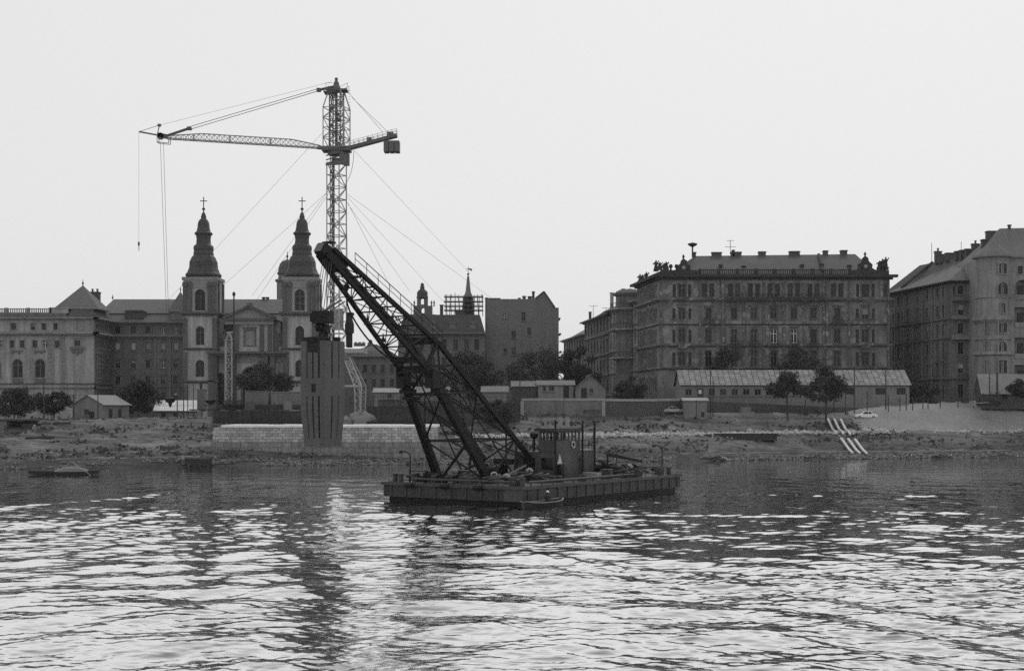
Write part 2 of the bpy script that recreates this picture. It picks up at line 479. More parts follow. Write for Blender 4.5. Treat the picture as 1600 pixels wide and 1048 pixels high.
def balustrade(parent, m, fr, x0, x1, z, h=1.0, step=0.5, y=0.2, pier=4.0):
    b = MB()
    b.fbox(fr, x0, x1, y - .14, y + .14, z, z + .16); b.fbox(fr, x0, x1, y - .15, y + .15, z + h - .16, z + h)
    n = max(1, round((x1 - x0) / pier))
    for i in range(n + 1):
        xx = x0 + (x1 - x0) * i / n
        b.fbox(fr, xx - .3, xx + .3, y - .2, y + .2, z + .003, z + h + .12)
    k = int((x1 - x0) / step)
    for i in range(k):
        xx = x0 + (i + .5) * (x1 - x0) / k
        b.fbox(fr, xx - .1, xx + .1, y - .09, y + .09, z + .16, z + h - .16)
    return b.build("balustrade", m, parent)

def chimney(parent, c, w, d, h, rz=0.0, m=None, pots=0):
    b = MB().box((c[0], c[1], c[2] + h / 2), (w, d, h), rz)
    b.box((c[0], c[1], c[2] + h - .15), (w + .22, d + .22, .2), rz)
    f = Fr(c[0], c[1], c[2], rz)
    for i in range(pots):
        p = f.pt((i - (pots - 1) / 2) * w / max(pots, 1), 0, h)
        b.lathe(p, [(.2, 0), (.2, .5), (.26, .52), (.26, .62)], 8)
    return b.build("chimney", m or M["copper"], parent)

def chim(parent, p0, p1, ytop, ybase, Dq, d=1.0, m=None, rz=0.0, pots=0):
    c = P((p0 + p1) / 2, ybase, Dq)
    return chimney(parent, c, (p1 - p0) / FPX * Dq, d, fz(ytop, Dq) - c.z, rz, m, pots)

def finial(parent, c, h, m, r=.22):
    return MB().lathe(c, [(r * .7, 0), (r * .35, h * .2), (r, h * .35), (r * .9, h * .5), (r * .3, h * .6), (r * .35, h * .75), (.03, h)], 8).build("finial", m, parent)

def hip_roof(mb, fr, x0, x1, y0, y1, z, h, inx0, inx1, iny=None):
    """hip roof with ridge running along x"""
    ym = (y0 + y1) / 2
    a, b, c, d = fr.pt(x0, y0, z), fr.pt(x1, y0, z), fr.pt(x1, y1, z), fr.pt(x0, y1, z)
    e, f = fr.pt(x0 + inx0, ym, z + h), fr.pt(x1 - inx1, ym, z + h)
    mb.add((a, b, c, d, e, f), ((0, 1, 5, 4), (1, 2, 5), (2, 3, 4, 5), (3, 0, 4), (3, 2, 1, 0)))

def frustum(mb, fr, x0, x1, y0, y1, z0, z1, ins):
    lo = [fr.pt(x, y, z0) for x, y in ((x0, y0), (x1, y0), (x1, y1), (x0, y1))]
    hi = [fr.pt(x, y, z1) for x, y in ((x0 + ins, y0 + ins), (x1 - ins, y0 + ins), (x1 - ins, y1 - ins), (x0 + ins, y1 - ins))]
    mb.hexa(lo + hi)

def instance(name, me, parent, loc, rz=0.0):
    return link(name, me, parent, Vector(loc) - WL[parent], rz)
# ------------------------------------------------------------------ river bank, street ground
SHX = np.array([-400, -67.3, -41.8, -18.2, 9.5, 29.3, 50.6, 84.3, 400.0])
SHY = np.array([150, 187, 197.5, 202, 211.6, 216.8, 225, 234, 290.0])
def shore(x): return np.interp(x, SHX, SHY)
def tt(x): return np.clip((np.asarray(x) + 67) / 150.0, 0, 1)
def bank_z(x, y):
    x = np.asarray(x, float); y = np.asarray(y, float)
    d = y - shore(x); t = tt(x)
    ds = [-9, -2, 0, 1.5, 4, 14, 17.5, 28, 40, 72]
    zl = [-2.6, -.6, 0, .5, .95, 3.1, 3.45, 6.1, 6.25, 6.3]
    zr = [-2.6, -.6, 0, .5, .95, 3.9, 4.25, 7.45, 7.7, 7.8]
    return np.interp(d, ds, zl) * (1 - t) + np.interp(d, ds, zr) * t
def gz(x, y): return float(bank_z(x, y))

def vnoise(x, y, seed=0):
    """smooth value noise, numpy"""
    xi, yi = np.floor(x).astype(np.int64), np.floor(y).astype(np.int64)
    xf, yf = x - xi, y - yi
    def hsh(a, b):
        n = (a * 374761393 + b * 668265263 + seed * 974634777) & 0x7fffffff
        n = ((n ^ (n >> 13)) * 1274126177) & 0x7fffffff
        return ((n ^ (n >> 16)) & 0xffff) / 65535.0
    u, v = xf * xf * (3 - 2 * xf), yf * yf * (3 - 2 * yf)
    return (hsh(xi, yi) * (1 - u) + hsh(xi + 1, yi) * u) * (1 - v) + (hsh(xi, yi + 1) * (1 - u) + hsh(xi + 1, yi + 1) * u) * v

def grid_faces(nr, nc):
    i = np.arange(nr - 1)[:, None] * nc + np.arange(nc - 1)[None, :]
    return np.stack([i, i + 1, i + nc + 1, i + nc], -1).reshape(-1, 4)

xs = np.concatenate([np.linspace(-400, -95, 40), np.linspace(-94, 110, 520), np.linspace(112, 400, 40)])
ds = np.concatenate([np.linspace(-9, -1, 6), np.linspace(-.8, 34, 150), np.linspace(35, 72, 30)])
X, Dd = np.meshgrid(xs, ds)
Y = shore(X) + Dd
Z = bank_z(X, Y)
rough = np.interp(Dd, [-9, 0, 2, 30, 72], [.1, .3, .5, .45, .12])
Z = Z + rough * ((vnoise(X * .45, Y * .45, 1) - .5) * .9 + (vnoise(X * 1.3, Y * 1.3, 2) - .5) * .55 + (vnoise(X * .07, Y * .12, 3) - .5) * .9)
Z[-3:] -= .03
V = np.stack([X, Y, Z], -1).reshape(-1, 3)
link("riverbank", np_mesh("riverbank", V, grid_faces(len(ds), len(xs)), M["bank"], True))["kind"] = "structure"

xs = np.concatenate([[-1500, -800], np.linspace(-400, 400, 60), [800, 1500]])
rows = []
for k, d in enumerate([66, 90, 150, 300, 700, 1400]):
    xx = xs; yy = shore(np.clip(xx, -400, 400)) + d
    zz = 6.3 + 1.5 * tt(xx) - .12
    rows.append(np.stack([xx, yy, zz], -1))
V = np.concatenate(rows)
link("street_ground", np_mesh("street_ground", V, grid_faces(6, len(xs)), M["ground"], True))["kind"] = "structure"

# ------------------------------------------------------------------ water
def water_mat():
    m = bpy.data.materials.new("river_water"); m.use_nodes = True
    nt = m.node_tree; L = nt.links; nt.nodes.clear()
    geo = nd(nt, "ShaderNodeNewGeometry")
    def noise(sx, sy, detail, off=0.0):
        v = nd(nt, "ShaderNodeVectorMath", operation='MULTIPLY_ADD'); v.inputs[1].default_value = (sx, sy, 0); v.inputs[2].default_value = (off, off, 0)
        L.new(geo.outputs["Position"], v.inputs[0])
        n = nd(nt, "ShaderNodeTexNoise"); n.inputs["Scale"].default_value = 1; n.inputs["Detail"].default_value = detail; n.inputs["Roughness"].default_value = .55
        L.new(v.outputs[0], n.inputs["Vector"]); return n.outputs[0]
    a = noise(1.5, 2.6, 3.0); b = noise(4.5, 8.0, 2.0, 17)
    ad = nd(nt, "ShaderNodeMath", operation='MULTIPLY_ADD'); ad.inputs[1].default_value = .35
    L.new(b, ad.inputs[0]); L.new(a, ad.inputs[2])
    bp = nd(nt, "ShaderNodeBump"); bp.inputs["Strength"].default_value = 1.0; bp.inputs["Distance"].default_value = WATER_BUMP
    L.new(ad.outputs[0], bp.inputs["Height"])
    fr = nd(nt, "ShaderNodeFresnel"); fr.inputs[0].default_value = 1.36
    L.new(bp.outputs[0], fr.inputs["Normal"])
    pw = nd(nt, "ShaderNodeMapRange"); pw.interpolation_type = 'SMOOTHSTEP'
    for i_, v_ in ((1, .06), (2, .36), (3, .03), (4, .93)): pw.inputs[i_].default_value = v_
    L.new(fr.outputs[0], pw.inputs[0])
    df = nd(nt, "ShaderNodeBsdfDiffuse"); df.inputs[0].default_value = (.045, .045, .045, 1)
    gl = nd(nt, "ShaderNodeBsdfGlossy"); gl.inputs["Color"].default_value = (.97, .97, .97, 1); gl.inputs["Roughness"].default_value = .02
    L.new(bp.outputs[0], gl.inputs["Normal"])
    ms = nd(nt, "ShaderNodeMixShader"); L.new(pw.outputs[0], ms.inputs[0]); L.new(df.outputs[0], ms.inputs[1]); L.new(gl.outputs[0], ms.inputs[2])
    out = nd(nt, "ShaderNodeOutputMaterial"); L.new(ms.outputs[0], out.inputs[0])
    return m
WATER_BUMP, WATER_SLOPE = 0.007, 0.098
rows = np.concatenate([np.linspace(-60, 30, 12), 1.0 / np.linspace(1 / 34.0, 1 / 130.0, 620), np.linspace(130.4, 300, 260)])
cn = np.concatenate([-np.geomspace(12, 1.25, 14), np.linspace(-1.2, 1.2, 820), np.geomspace(1.25, 12, 14)])
RW = np.repeat(rows[:, None], len(cn), 1)
half = np.maximum(RW, 36) * .385
X = cn[None, :] * half
Y = RW
near = 1.0 - np.clip((np.abs(cn)[None, :] - 1.2) / .3, 0, 1)
wr = np.random.RandomState(5)
H = np.zeros_like(X)
def patch(s, seed): return np.clip(vnoise(X * s, Y * s * 1.5, seed) * 2.2 - .6, 0, 1)
lee = np.interp(shore(np.clip(X, -380, 380)) - Y, [0, 12, 50, 105, 160], [.2, .22, .45, .75, 1.0])
calm = (.55 + .7 * patch(.05, 11)) * lee
NW = 84
for k in range(NW):
    lam = math.exp(wr.uniform(math.log(.32), math.log(2.1)))
    th = math.pi / 2 + wr.uniform(-1.15, 1.15)
    kx, ky = 2 * math.pi / lam * math.cos(th), 2 * math.pi / lam * math.sin(th)
    amp = WATER_SLOPE * lam / (2 * math.pi) * math.sqrt(2.0 / NW)
    wx = (vnoise(X * .25 / lam ** .5, Y * .25 / lam ** .5, 20 + k) - .5) * 8
    env = np.clip(vnoise(X * .3 / lam, Y * .3 / lam, 90 + k) * 2.6 - .5, 0, 1.8)
    H += amp * env * np.sin(kx * X + ky * Y + wr.uniform(0, 6.28) + wx) * calm
for lam, th, amp, sd_ in ((8.0, 1.25, .030, 1), (6.0, 1.95, .026, 2), (12.0, 1.05, .045, 3), (4.5, 1.4, .02, 4)):
    kx, ky = 2 * math.pi / lam * math.cos(th), 2 * math.pi / lam * math.sin(th)
    env = np.clip(vnoise(X * .03, Y * .05, 50 + sd_) * 2.2 - .6, 0, 1)
    H += lee * amp * env * np.sin(kx * X + ky * Y + (vnoise(X * .05, Y * .05, 60 + sd_) - .5) * 7)
# old wake spreading in a V down the river
for x0_, m_, lam, amp, sd_ in ((3.0, 2.3, 3.6, .022, 1), (-2.0, 1.7, 5.2, .028, 2), (8.0, 2.9, 2.6, .012, 3)):
    ph = 2 * math.pi / lam * (Y + m_ * np.sqrt((X - x0_) ** 2 + 9.0)) / math.sqrt(1 + m_ * m_)
    env = np.clip(vnoise(X * .06, Y * .035, 70 + sd_) * 2.8 - .9, 0, 1.2)
    H += lee * amp * env * np.sin(ph + (vnoise(X * .1, Y * .1, 80 + sd_) - .5) * 5)
# the wash of a boat that has passed on the left, and of the pontoon's stern
def wash(xa, ya, xb, yb, wid, amp):
    L_ = math.hypot(xb - xa, yb - ya); ux, uy = (xb - xa) / L_, (yb - ya) / L_
    s_ = (X - xa) * ux + (Y - ya) * uy; n_ = -(X - xa) * uy + (Y - ya) * ux + (vnoise(X * .15, Y * .15, 77) - .5) * 2.5
    g_ = np.exp(-(n_ / wid) ** 2) * np.clip(s_ / 8, 0, 1) * np.clip((L_ - s_) / 8, 0, 1)
    return amp * g_ * (np.cos(n_ / wid * 2.2) + .7 * np.sin(s_ * 2.1 + n_ * 3) * np.sin(s_ * .9 - n_ * 1.3))
H += wash(-52, 88, -24, 152, 1.5, .065) + wash(-44, 86, -14, 120, 1.8, .06) + wash(17, 134, 48, 128, 1.2, .06) + wash(12, 60, -12, 100, 2.0, .05)
H *= near
V = np.stack([X, Y, H], -1).reshape(-1, 3)
link("river_water", np_mesh("river_water", V, grid_faces(len(rows), len(cn)), water_mat(), True))["kind"] = "structure"

# ------------------------------------------------------------------ loose stones on the bank (nobody could count them)
def stones(name, xs, ys, size, m, sink=.3, seed=0, zfun=None):
    r = np.random.RandomState(seed); n = len(xs)
    base = np.array([(1, 0, 0), (-1, 0, 0), (0, 1, 0), (0, -1, 0), (0, 0, 1), (0, 0, -1)], float)
    tri = np.array([(0, 2, 4), (2, 1, 4), (1, 3, 4), (3, 0, 4), (2, 0, 5), (1, 2, 5), (3, 1, 5), (0, 3, 5)])
    sc = size * np.exp(r.normal(0, .35, n))
    v = base[None] * (sc[:, None, None] * r.uniform(.65, 1.25, (n, 6, 1))) * np.array([1.25, 1.0, .75])
    v += r.normal(0, .12, (n, 6, 3)) * sc[:, None, None]
    a = r.uniform(0, 6.28, n); c, s = np.cos(a)[:, None], np.sin(a)[:, None]
    x, y = v[..., 0] * c - v[..., 1] * s, v[..., 0] * s + v[..., 1] * c
    zz = (zfun or bank_z)(xs, ys)
    v = np.stack([x + xs[:, None], y + ys[:, None], v[..., 2] + (zz + sc * (1 - sink) * .5)[:, None]], -1)
    f = (tri[None] + (np.arange(n) * 6)[:, None, None]).reshape(-1, 3)
    o = link(name, np_mesh(name, v.reshape(-1, 3), f, m)); o["kind"] = "stuff"; return o
r = np.random.RandomState(3)
n = 9000; x = r.uniform(-92, 108, n); d = np.abs(r.normal(.9, 1.1, n)) - .3
k = vnoise(x * .3, d * .8 + 40, 12) + .25 * vnoise(x * 1.1, d * 2, 13) > .52; x, d = x[k], d[k]
o = stones("shore_rubble", x, shore(x) + d, .19, M["rubble"], seed=1)
o2 = None
tag(o, "loose grey rubble stones all along the waterline", "rubble")
n = 4600; x = np.concatenate([r.uniform(8, 108, 3600), r.uniform(-10, 20, 1000)]); d = r.normal(15.2, .9, n)
o = stones("revetment_stones", x, shore(x) + d, .22, mat("pale_stone", 0.34, 0.9, .5, .8, .4, 4), seed=2)
tag(o, "band of pale stones along the middle of the right bank", "stones")
n = 3500; x = r.uniform(-92, 108, n); d = r.uniform(2, 29, n) ; k = vnoise(x * .12, d * .5, 8) > .5; x, d = x[k], d[k]
o = stones("scattered_stones", x, shore(x) + d, .16, M["rubble"], seed=3)
tag(o, "small loose stones scattered over the earth slope", "stones")

# ------------------------------------------------------------------ stone bridge pier on the near bank
D = 206.0
pier = thing("bridge_pier", "long pale stone bridge pier stub at the water's edge behind the floating crane", "bridge pier", (fx(510, D), D, .4))
x0, x1 = fx(328, D), fx(688, D)
f = Fr(0, D, 0, 0)
zt = fz(664, D)
core = MB()
core.hexa([f.pt(x0 + .4, .5, -.5), f.pt(x1 - .4, .5, -.5), f.pt(x1 - 1.2, 11, -.5), f.pt(x0 + 1.2, 11, -.5),
           f.pt(x0 + 1.1, .9, zt - .05), f.pt(x1 - 1.0, .9, zt - .05), f.pt(x1 - 1.6, 11, zt - .05), f.pt(x0 + 1.6, 11, zt - .05)])
core.build("core", M["blocklow"], pier)
def block_mesh(w, h, m):
    b = MB(); c = .035
    b.hexa([O.pt(-w / 2, 0, 0), O.pt(w / 2, 0, 0), O.pt(w / 2, .8, 0), O.pt(-w / 2, .8, 0), O.pt(-w / 2, 0, h), O.pt(w / 2, 0, h), O.pt(w / 2, .8, h), O.pt(-w / 2, .8, h)])
    fs = [O.pt(-w / 2, 0, 0), O.pt(w / 2, 0, 0), O.pt(w / 2, 0, h), O.pt(-w / 2, 0, h)]
    g = [O.pt(-w / 2 + c, -c, c), O.pt(w / 2 - c, -c, c), O.pt(w / 2 - c, -c, h - c), O.pt(-w / 2 + c, -c, h - c)]
    b.f.remove((0, 1, 5, 4))
    b.add(fs + g, ((4, 5, 6, 7), (0, 1, 5, 4), (1, 2, 6, 5), (2, 3, 7, 6), (3, 0, 4, 7)))
    return b.mesh("stone_block", m)
def courses(za, zb, nrow, nb, y0, slope, m, jx):
    h = (zb - za) / nrow
    for j in range(nrow):
        z = za + j * h
        inset = jx * (z - 0)          # the ends lean inwards
        a, b = x0 + inset, x1 - inset
        w = (b - a) / nb
        key = block_mesh(w - .03, h - .03, m); half_b = block_mesh(w / 2 - .03, h - .03, m)
        offs = j % 2
        xx = a
        items = ([("h", .5)] if offs else []) + [("f", 1.0)] * (nb - offs) + ([("h", .5)] if offs else [])
        for kind_, ww in items:
            instance("stone_block", half_b if kind_ == "h" else key, pier, (xx + ww * w / 2, D + y0 + slope * z + rnd.uniform(-.025, .025), z))
            xx += ww * w
courses(.1, fz(691, D), 4, 27, 0, .03, M["blocklow"], .06)
courses(fz(691, D) + .02, zt - .35, 5, 34, .12, .03, M["block"], .10)
cp = MB()
z0 = zt - .33
nseg = 12; xa, xb = x0 + 1.6, x1 - .6
for i in range(nseg):
    a, b = xa + (xb - xa) * i / nseg, xa + (xb - xa) * (i + 1) / nseg
    MB().fbox(f, a + .02, b - .02, .15, 10.5, z0 + rnd.uniform(-.015, .015), zt + rnd.uniform(-.03, .03)).build("coping_slab", M["coping"], pier)
MB().hexa([f.pt(x0 + .2, .3, z0 - .8), f.pt(xa, .3, z0 - .8), f.pt(xa, 8, z0 - .8), f.pt(x0 + .2, 8, z0 - .8),
           f.pt(x0 + .4, .4, z0 - .6), f.pt(xa - .02, .4, z0 + .1), f.pt(xa - .02, 8, z0 + .1), f.pt(x0 + .4, 8, z0 - .6)]).build("sloping_end", M["block"], pier)

# pale kerbs that run along the bank
def kerb(name, x0, x1, d, w, h, m, n=60):
    V_, F_ = [], []
    for i in range(n + 1):
        x = x0 + (x1 - x0) * i / n; y = float(shore(x)) + d + (float(vnoise(np.array([x * .3]), np.array([d]), 4)[0]) - .5) * .5; z = gz(x, y) + (float(vnoise(np.array([x * .8]), np.array([d]), 5)[0]) - .5) * .25
        for yy, zz in ((0, -.6), (0, h), (w, h + .02), (w, -.6)): V_.append((x, y + yy, z + zz))
    for i in range(n):
        for k in range(3): F_.append((i * 4 + k, i * 4 + 4 + k, i * 4 + 5 + k, i * 4 + 1 + k))
    o = MB().add(V_, F_).build(name, m); o["kind"] = "structure"
M["kerb"] = mat("worn_kerb_stone", 0.21, 0.9, .45, .25, .35, 3)
kerb("bank_kerb", -90, -42.5, 15.6, .8, .28, M["kerb"])
kerb("bank_kerb", 26, 112, 3.6, .7, .22, M["kerb"])
kerb("bank_kerb", -62, -44, 4.2, .9, .25, M["kerb"], 20)
kerb("bank_kerb", -90, -34, 27.6, .6, .2, M["kerb"])

# weeds and grass tufts on the slope
r = np.random.RandomState(9)
n = 26000; x = r.uniform(-95, 110, n); d = r.uniform(4, 34, n)
k = (vnoise(x * .11, d * .35, 41) * .7 + vnoise(x * .6, d * 1.1, 42) * .5) > .71; x, d = x[k], d[k]; n = len(x)
y = shore(x) + d; z = bank_z(x, y) - .05
hh = r.uniform(.12, .5, n) * np.where(r.uniform(0, 1, n) < .08, 1.8, 1.0); ww = r.uniform(.1, .34, n); an = r.uniform(0, 3.14, n); dx, dy = np.cos(an) * ww, np.sin(an) * ww
lean = r.normal(0, .15, (n, 2))
q = np.stack([np.stack([x - dx, y - dy, z], -1), np.stack([x + dx, y + dy, z], -1), np.stack([x + dx * .5 + lean[:, 0], y + dy * .5 + lean[:, 1], z + hh], -1), np.stack([x - dx * .8 + lean[:, 0], y - dy * .8 + lean[:, 1], z + hh * .8], -1)], 1)
o = link("bank_weeds", np_mesh("bank_weeds", q.reshape(-1, 3), np.arange(n * 4).reshape(-1, 4), M["weed"])); o["kind"] = "stuff"
tag(o, "dark weeds and grass tufts on the earth slope", "weeds")
# ------------------------------------------------------------------ floating crane : pontoon
BF = Fr(.78, 115.4, 0, math.atan2(-.567, .824))      # x along the bow (left end negative), y towards the stern
BW, BL, DZ = 14.5, 27.4, 1.6
bc = thing("floating_crane", "big black lattice floating crane on a flat riveted pontoon in mid river", "floating crane", BF.pt(-BW / 2, BL / 2, 0))
h = MB()
h.fbox(BF, -BW + .35, -.35, .35, BL - .35, -.6, .42)
h.build("hull_bottom", M["black_steel"], bc)
h = MB().fbox(BF, -BW, 0, 0, BL, .40, DZ - .12)
h.build("hull", M["hull"], bc)
h = MB().fbox(BF, -BW - .1, .1, -.1, BL + .1, DZ - .118, DZ)
h.build("deck", M["deck"], bc)
h = MB()
for a in ((-BW - .16, .16, -.16, -.1), (-BW - .16, .16, BL + .1, BL + .16)): h.fbox(BF, a[0], a[1], a[2], a[3], DZ - .2, DZ + .06)
for a in ((-BW - .16, -BW - .1), (.1, .16)): h.fbox(BF, a[0], a[1], -.1, BL + .1, DZ - .2, DZ + .06)
h.build("rubbing_rail", M["hull_rim"], bc)
ribm = MB().fbox(O, -.05, .05, -.09, -.002, .42, DZ - .21).mesh("hull_rib", M["hull_rim"])
for i in range(8):
    instance("hull_rib", ribm, bc, BF.pt(-BW + .9 + i * 1.6, 0, 0), BF.a)
for i in range(18):
    instance("hull_rib", ribm, bc, BF.pt(0, .9 + i * 1.52, 0), BF.a + math.pi / 2)
MB().fbox(BF, -1.7, .06, -.06, .02, .41, DZ - .22).build("corner_plate", M["cabin"], bc)

# ---- lattice jib: two bent front legs, two bent rear legs
XC = -8.72
fb, fk, ft = (2.75, 4.0, DZ), (1.4, -3.2, 11.4), (.42, -14.3, 19.75)
rb, rk, rt = (2.75, 10.6, 3.25, 2.6), (1.4, -1.66, 13.5, 1.24), (.42, -13.4, 20.2, .33)      # the fourth value: half width on the far side
def lerp(a, b, t): return tuple(p + (q - p) * t for p, q in zip(a, b))
def jp(s, q): return BF.pt(XC + s * (q[3] if s < 0 and len(q) > 3 else q[0]), q[1], q[2])
bs = M["black_steel"]
def legpart(name, s, a, b, w0, w1): return MB().bar(jp(s, a), jp(s, b), w0, w0 * 1.15, w1, w1 * 1.1).build(name, bs, bc)
for s in (-1, 1):
    legpart("front_leg", s, fb, fk, .58, .52)
    legpart("lower_boom_chord", s, lerp(fk, fb, .02), ft, .28, .28)
    legpart("rear_leg", s, rb, rk, .34, .34)
    legpart("upper_boom_chord", s, lerp(rk, rb, .02), rt, .29, .28)
    MB().box(jp(s, fb) + Vector((0, 0, .25)), (1.1, 1.3, .5), BF.a).build("leg_shoe", bs, bc)
    g = MB()          # heavy pivot castings at the knee
    g.box(jp(s, lerp(fk, fb, .10)), (.85, 1.0, 1.5), BF.a)
    g.box(jp(s, lerp(fk, fb, .20)), (1.0, 1.1, .35), BF.a)
    if s < 0:
        g.box(jp(s, lerp(fk, fb, .26)) + Vector((.1, 0, 0)), (1.05, 1.2, .25), BF.a)
        g.box(jp(s, lerp(fk, fb, .14)) + Vector((.2, -.1, 0)), (1.3, 1.2, .3), BF.a)
    g.build("knee_joint", bs, bc)
tf, tr = [0, .37, .77, 1.0], [0, .2, .61, .82]
FL = [lerp(fb, fk, t) for t in tf]; RL = [lerp(rb, rk, t) for t in tr]
def brace(p, q, w, name="brace"): return MB().bar(p, q, w).build(name, bs, bc)
for i in range(4):
    for s in (-1, 1):
        if i: brace(jp(s, FL[i]), jp(s, RL[i]), .14, "side_strut")
    if i:
        brace(jp(-1, FL[i]), jp(1, FL[i]), .16, "cross_strut"); brace(jp(-1, RL[i]), jp(1, RL[i]), .14, "cross_strut")
    if i < 3:
        brace(jp(-1, FL[i]), jp(1, FL[i + 1]), .14); brace(jp(1, FL[i]), jp(-1, FL[i + 1]), .14)
        brace(jp(-1, RL[i]), jp(1, RL[i + 1]), .11); brace(jp(1, RL[i]), jp(-1, RL[i + 1]), .11)
        for s in (-1, 1):
            if i % 2 == 0: brace(jp(s, FL[i]), jp(s, RL[i + 1]), .14)
            else: brace(jp(s, RL[i]), jp(s, FL[i + 1]), .14)
            m_ = lerp(FL[i], RL[i], .5); m2_ = lerp(FL[i + 1], RL[i + 1], .5); brace(jp(s, m_), jp(s, m2_), .09, "web_post"); brace(jp(s, FL[i]) if i % 2 else jp(s, RL[i]), jp(s, m2_), .09)
for s in (-1, 1):
    brace(jp(s, rb), jp(s, FL[0]), .22, "side_strut")
    brace(jp(s, lerp(RL[1], RL[0], .1)), BF.pt(XC + s * 2.5, 8.0, DZ), .22, "post")
    brace(jp(s, fk), jp(s, rk), .26, "knee_strut")
    brace(jp(s, lerp(fk, fb, .0)), jp(s, RL[3]), .2)
    brace(jp(s, rk), jp(s, FL[2]), .16)
    brace(jp(s, (1.9, -1.0, 8.4)), jp(s, (2.5, 4.1, DZ)), .14, "ladder_post")
MB().bar(jp(-1, lerp(fk, ft, .07)), jp(1, lerp(fk, ft, .07)), .55, .5).build("cross_beam", bs, bc)
MB().bar(jp(-1, lerp(rk, rt, .02)), jp(1, lerp(rk, rt, .02)), .5, .6).build("cross_beam", bs, bc)
MB().bar(jp(-1, lerp(fk, fb, .02)), jp(1, lerp(fk, fb, .02)), .5, .6).build("cross_beam", bs, bc)
NB = 7
for i in range(NB):
    a, b = .09 + i * .105, .09 + (i + 1) * .105
    A, Bq, C, E = lerp(fk, ft, a), lerp(rk, rt, a), lerp(fk, ft, b), lerp(rk, rt, b)
    for s in (-1, 1):
        brace(jp(s, A), jp(s, Bq), .075, "web_post"); brace(jp(s, A if i % 2 else Bq), jp(s, E if i % 2 else C), .075, "web_brace")
    brace(jp(-1, A), jp(1, A), .12, "cross_strut"); brace(jp(-1, Bq), jp(1, Bq), .12, "cross_strut")
    brace(jp(-1 if i % 2 else 1, A), jp(1 if i % 2 else -1, C), .07, "web_brace")
    brace(jp(-1 if i % 2 else 1, Bq), jp(1 if i % 2 else -1, E), .07, "web_brace")
# plated head
g = MB()
q0, q1 = lerp(fk, ft, .87), (.42, -14.75, 20.05)
r0, r1 = lerp(rk, rt, .83), (.42, -14.3, 20.75)
w = .5
g.hexa([BF.pt(XC - w, q0[1], q0[2] - .2), BF.pt(XC - w * .8, q1[1], q1[2] - .15), BF.pt(XC + w * .8, q1[1], q1[2] - .15), BF.pt(XC + w, q0[1], q0[2] - .2),
        BF.pt(XC - w, r0[1], r0[2] + .2), BF.pt(XC - w * .8, r1[1], r1[2] - .1), BF.pt(XC + w * .8, r1[1], r1[2] - .1), BF.pt(XC + w, r0[1], r0[2] + .2)])
g.build("boom_head", bs, bc)
MB().box(BF.pt(XC + .1, -13.6, 20.72), (.8, .7, .12), BF.a).build("head_platform", bs, bc)
MB().hexa([BF.pt(XC + u * .36, -14.83 + .42 * v_, 19.95 + v_ * .62 + .0 * k) + (BF.pt(0, -.04 if k else 0, 0) - BF.pt(0, 0, 0)) for k, v_, u in ((1, 0, -1), (1, 0, 1), (0, 0, 1), (0, 0, -1), (1, 1, -1), (1, 1, 1), (0, 1, 1), (0, 1, -1))]).build("lit_end_face", M["crane_dark"], bc)  # end face of the boom: the light on it is put into a paler colour
MB().bar(BF.pt(XC + .2, -11.6, 17.6), BF.pt(XC + .2, -12.0, 16.9), .3, .3).build("head_bracket", bs, bc)
# walkway rail along the upper chord
g = MB()
up = Vector((0, 0, .95))
for s in (1, -1):
    a, b = jp(s, lerp(rk, rt, -.02)), jp(s, lerp(rk, rt, .84))
    off = BF.pt(s * .35, 0, 0) - BF.pt(0, 0, 0)
    g.bar(a + up + off, b + up + off, .05); g.bar(a + up * .5 + off, b + up * .5 + off, .035)
    for i in range(9):
        p = a.lerp(b, i / 8) + off
        g.bar(p, p + up, .045)
g.build("walkway_rail", bs, bc)
# hanging lamp under the boom
MB().lathe(jp(0, lerp(fk, ft, .52)) + Vector((0, 0, -1.1)), [(.3, 0), (.26, .12), (.08, .35), (.03, .9)], 10).build("hanging_lamp", bs, bc)
MB().lathe(jp(-.2, lerp(fk, ft, .32)) + Vector((0, 0, -.7)), [(.28, 0), (.26, .12), (.08, .35), (.03, .7)], 10).build("hanging_lamp", bs, bc)

# ---- lifting tackle and the load on it
TD = 108.3
tip = BF.pt(XC, -14.2, 20.0)
blk = thing("lifting_block", "black multi sheave lifting block hanging on ropes under the boom tip", "lifting block", (tip.x, tip.y, fz(504, TD)))
bx = lambda a, b: (fx(a, TD), fx(b, TD))
g = MB(); f = Fr(tip.x, tip.y, 0, R(-18))
g.fbox(f, -.72, .72, -.45, .45, fz(505, TD), fz(485.5, TD)); g.fbox(f, -.95, .55, -.3, .3, fz(502, TD), fz(489, TD))
g.build("block_housing", bs, blk)
for i, xx in enumerate((-.35, 0, .35)):
    MB().tube([f.pt(xx - .12, 0, fz(510 + i * 2, TD)), f.pt(xx + .12, 0, fz(510 + i * 2, TD))], .38, 14).build("sheave", bs, blk)
MB().box(f.pt(.05, 0, fz(519, TD)), (.55, .5, .75), f.a).build("hook_shank", bs, blk)
g = MB()
for i, xx in enumerate((-.62, -.4, -.15, .1, .35)):
    g.tube([f.pt(xx, -.1, fz(487, TD)), Vector((tip.x + .05 + xx * .7 + .4, tip.y, fz(404, TD)))], .028, 5)
g.tube([f.pt(-.1, 0, fz(487, TD)), BF.pt(XC + .1, -12.2, 16.4)], .075, 6)
g.tube([f.pt(.55, 0, fz(487, TD)), BF.pt(XC + .2, -11.9, 16.3)], .05, 6)
g.build("hoist_rope", M["cable"], blk)
pts = [BF.pt(XC + .3, -11.7, 16.6), P(541, 482, 110), P(566, 520, 111), P(592, 547, 113), P(618, 562, 117)]
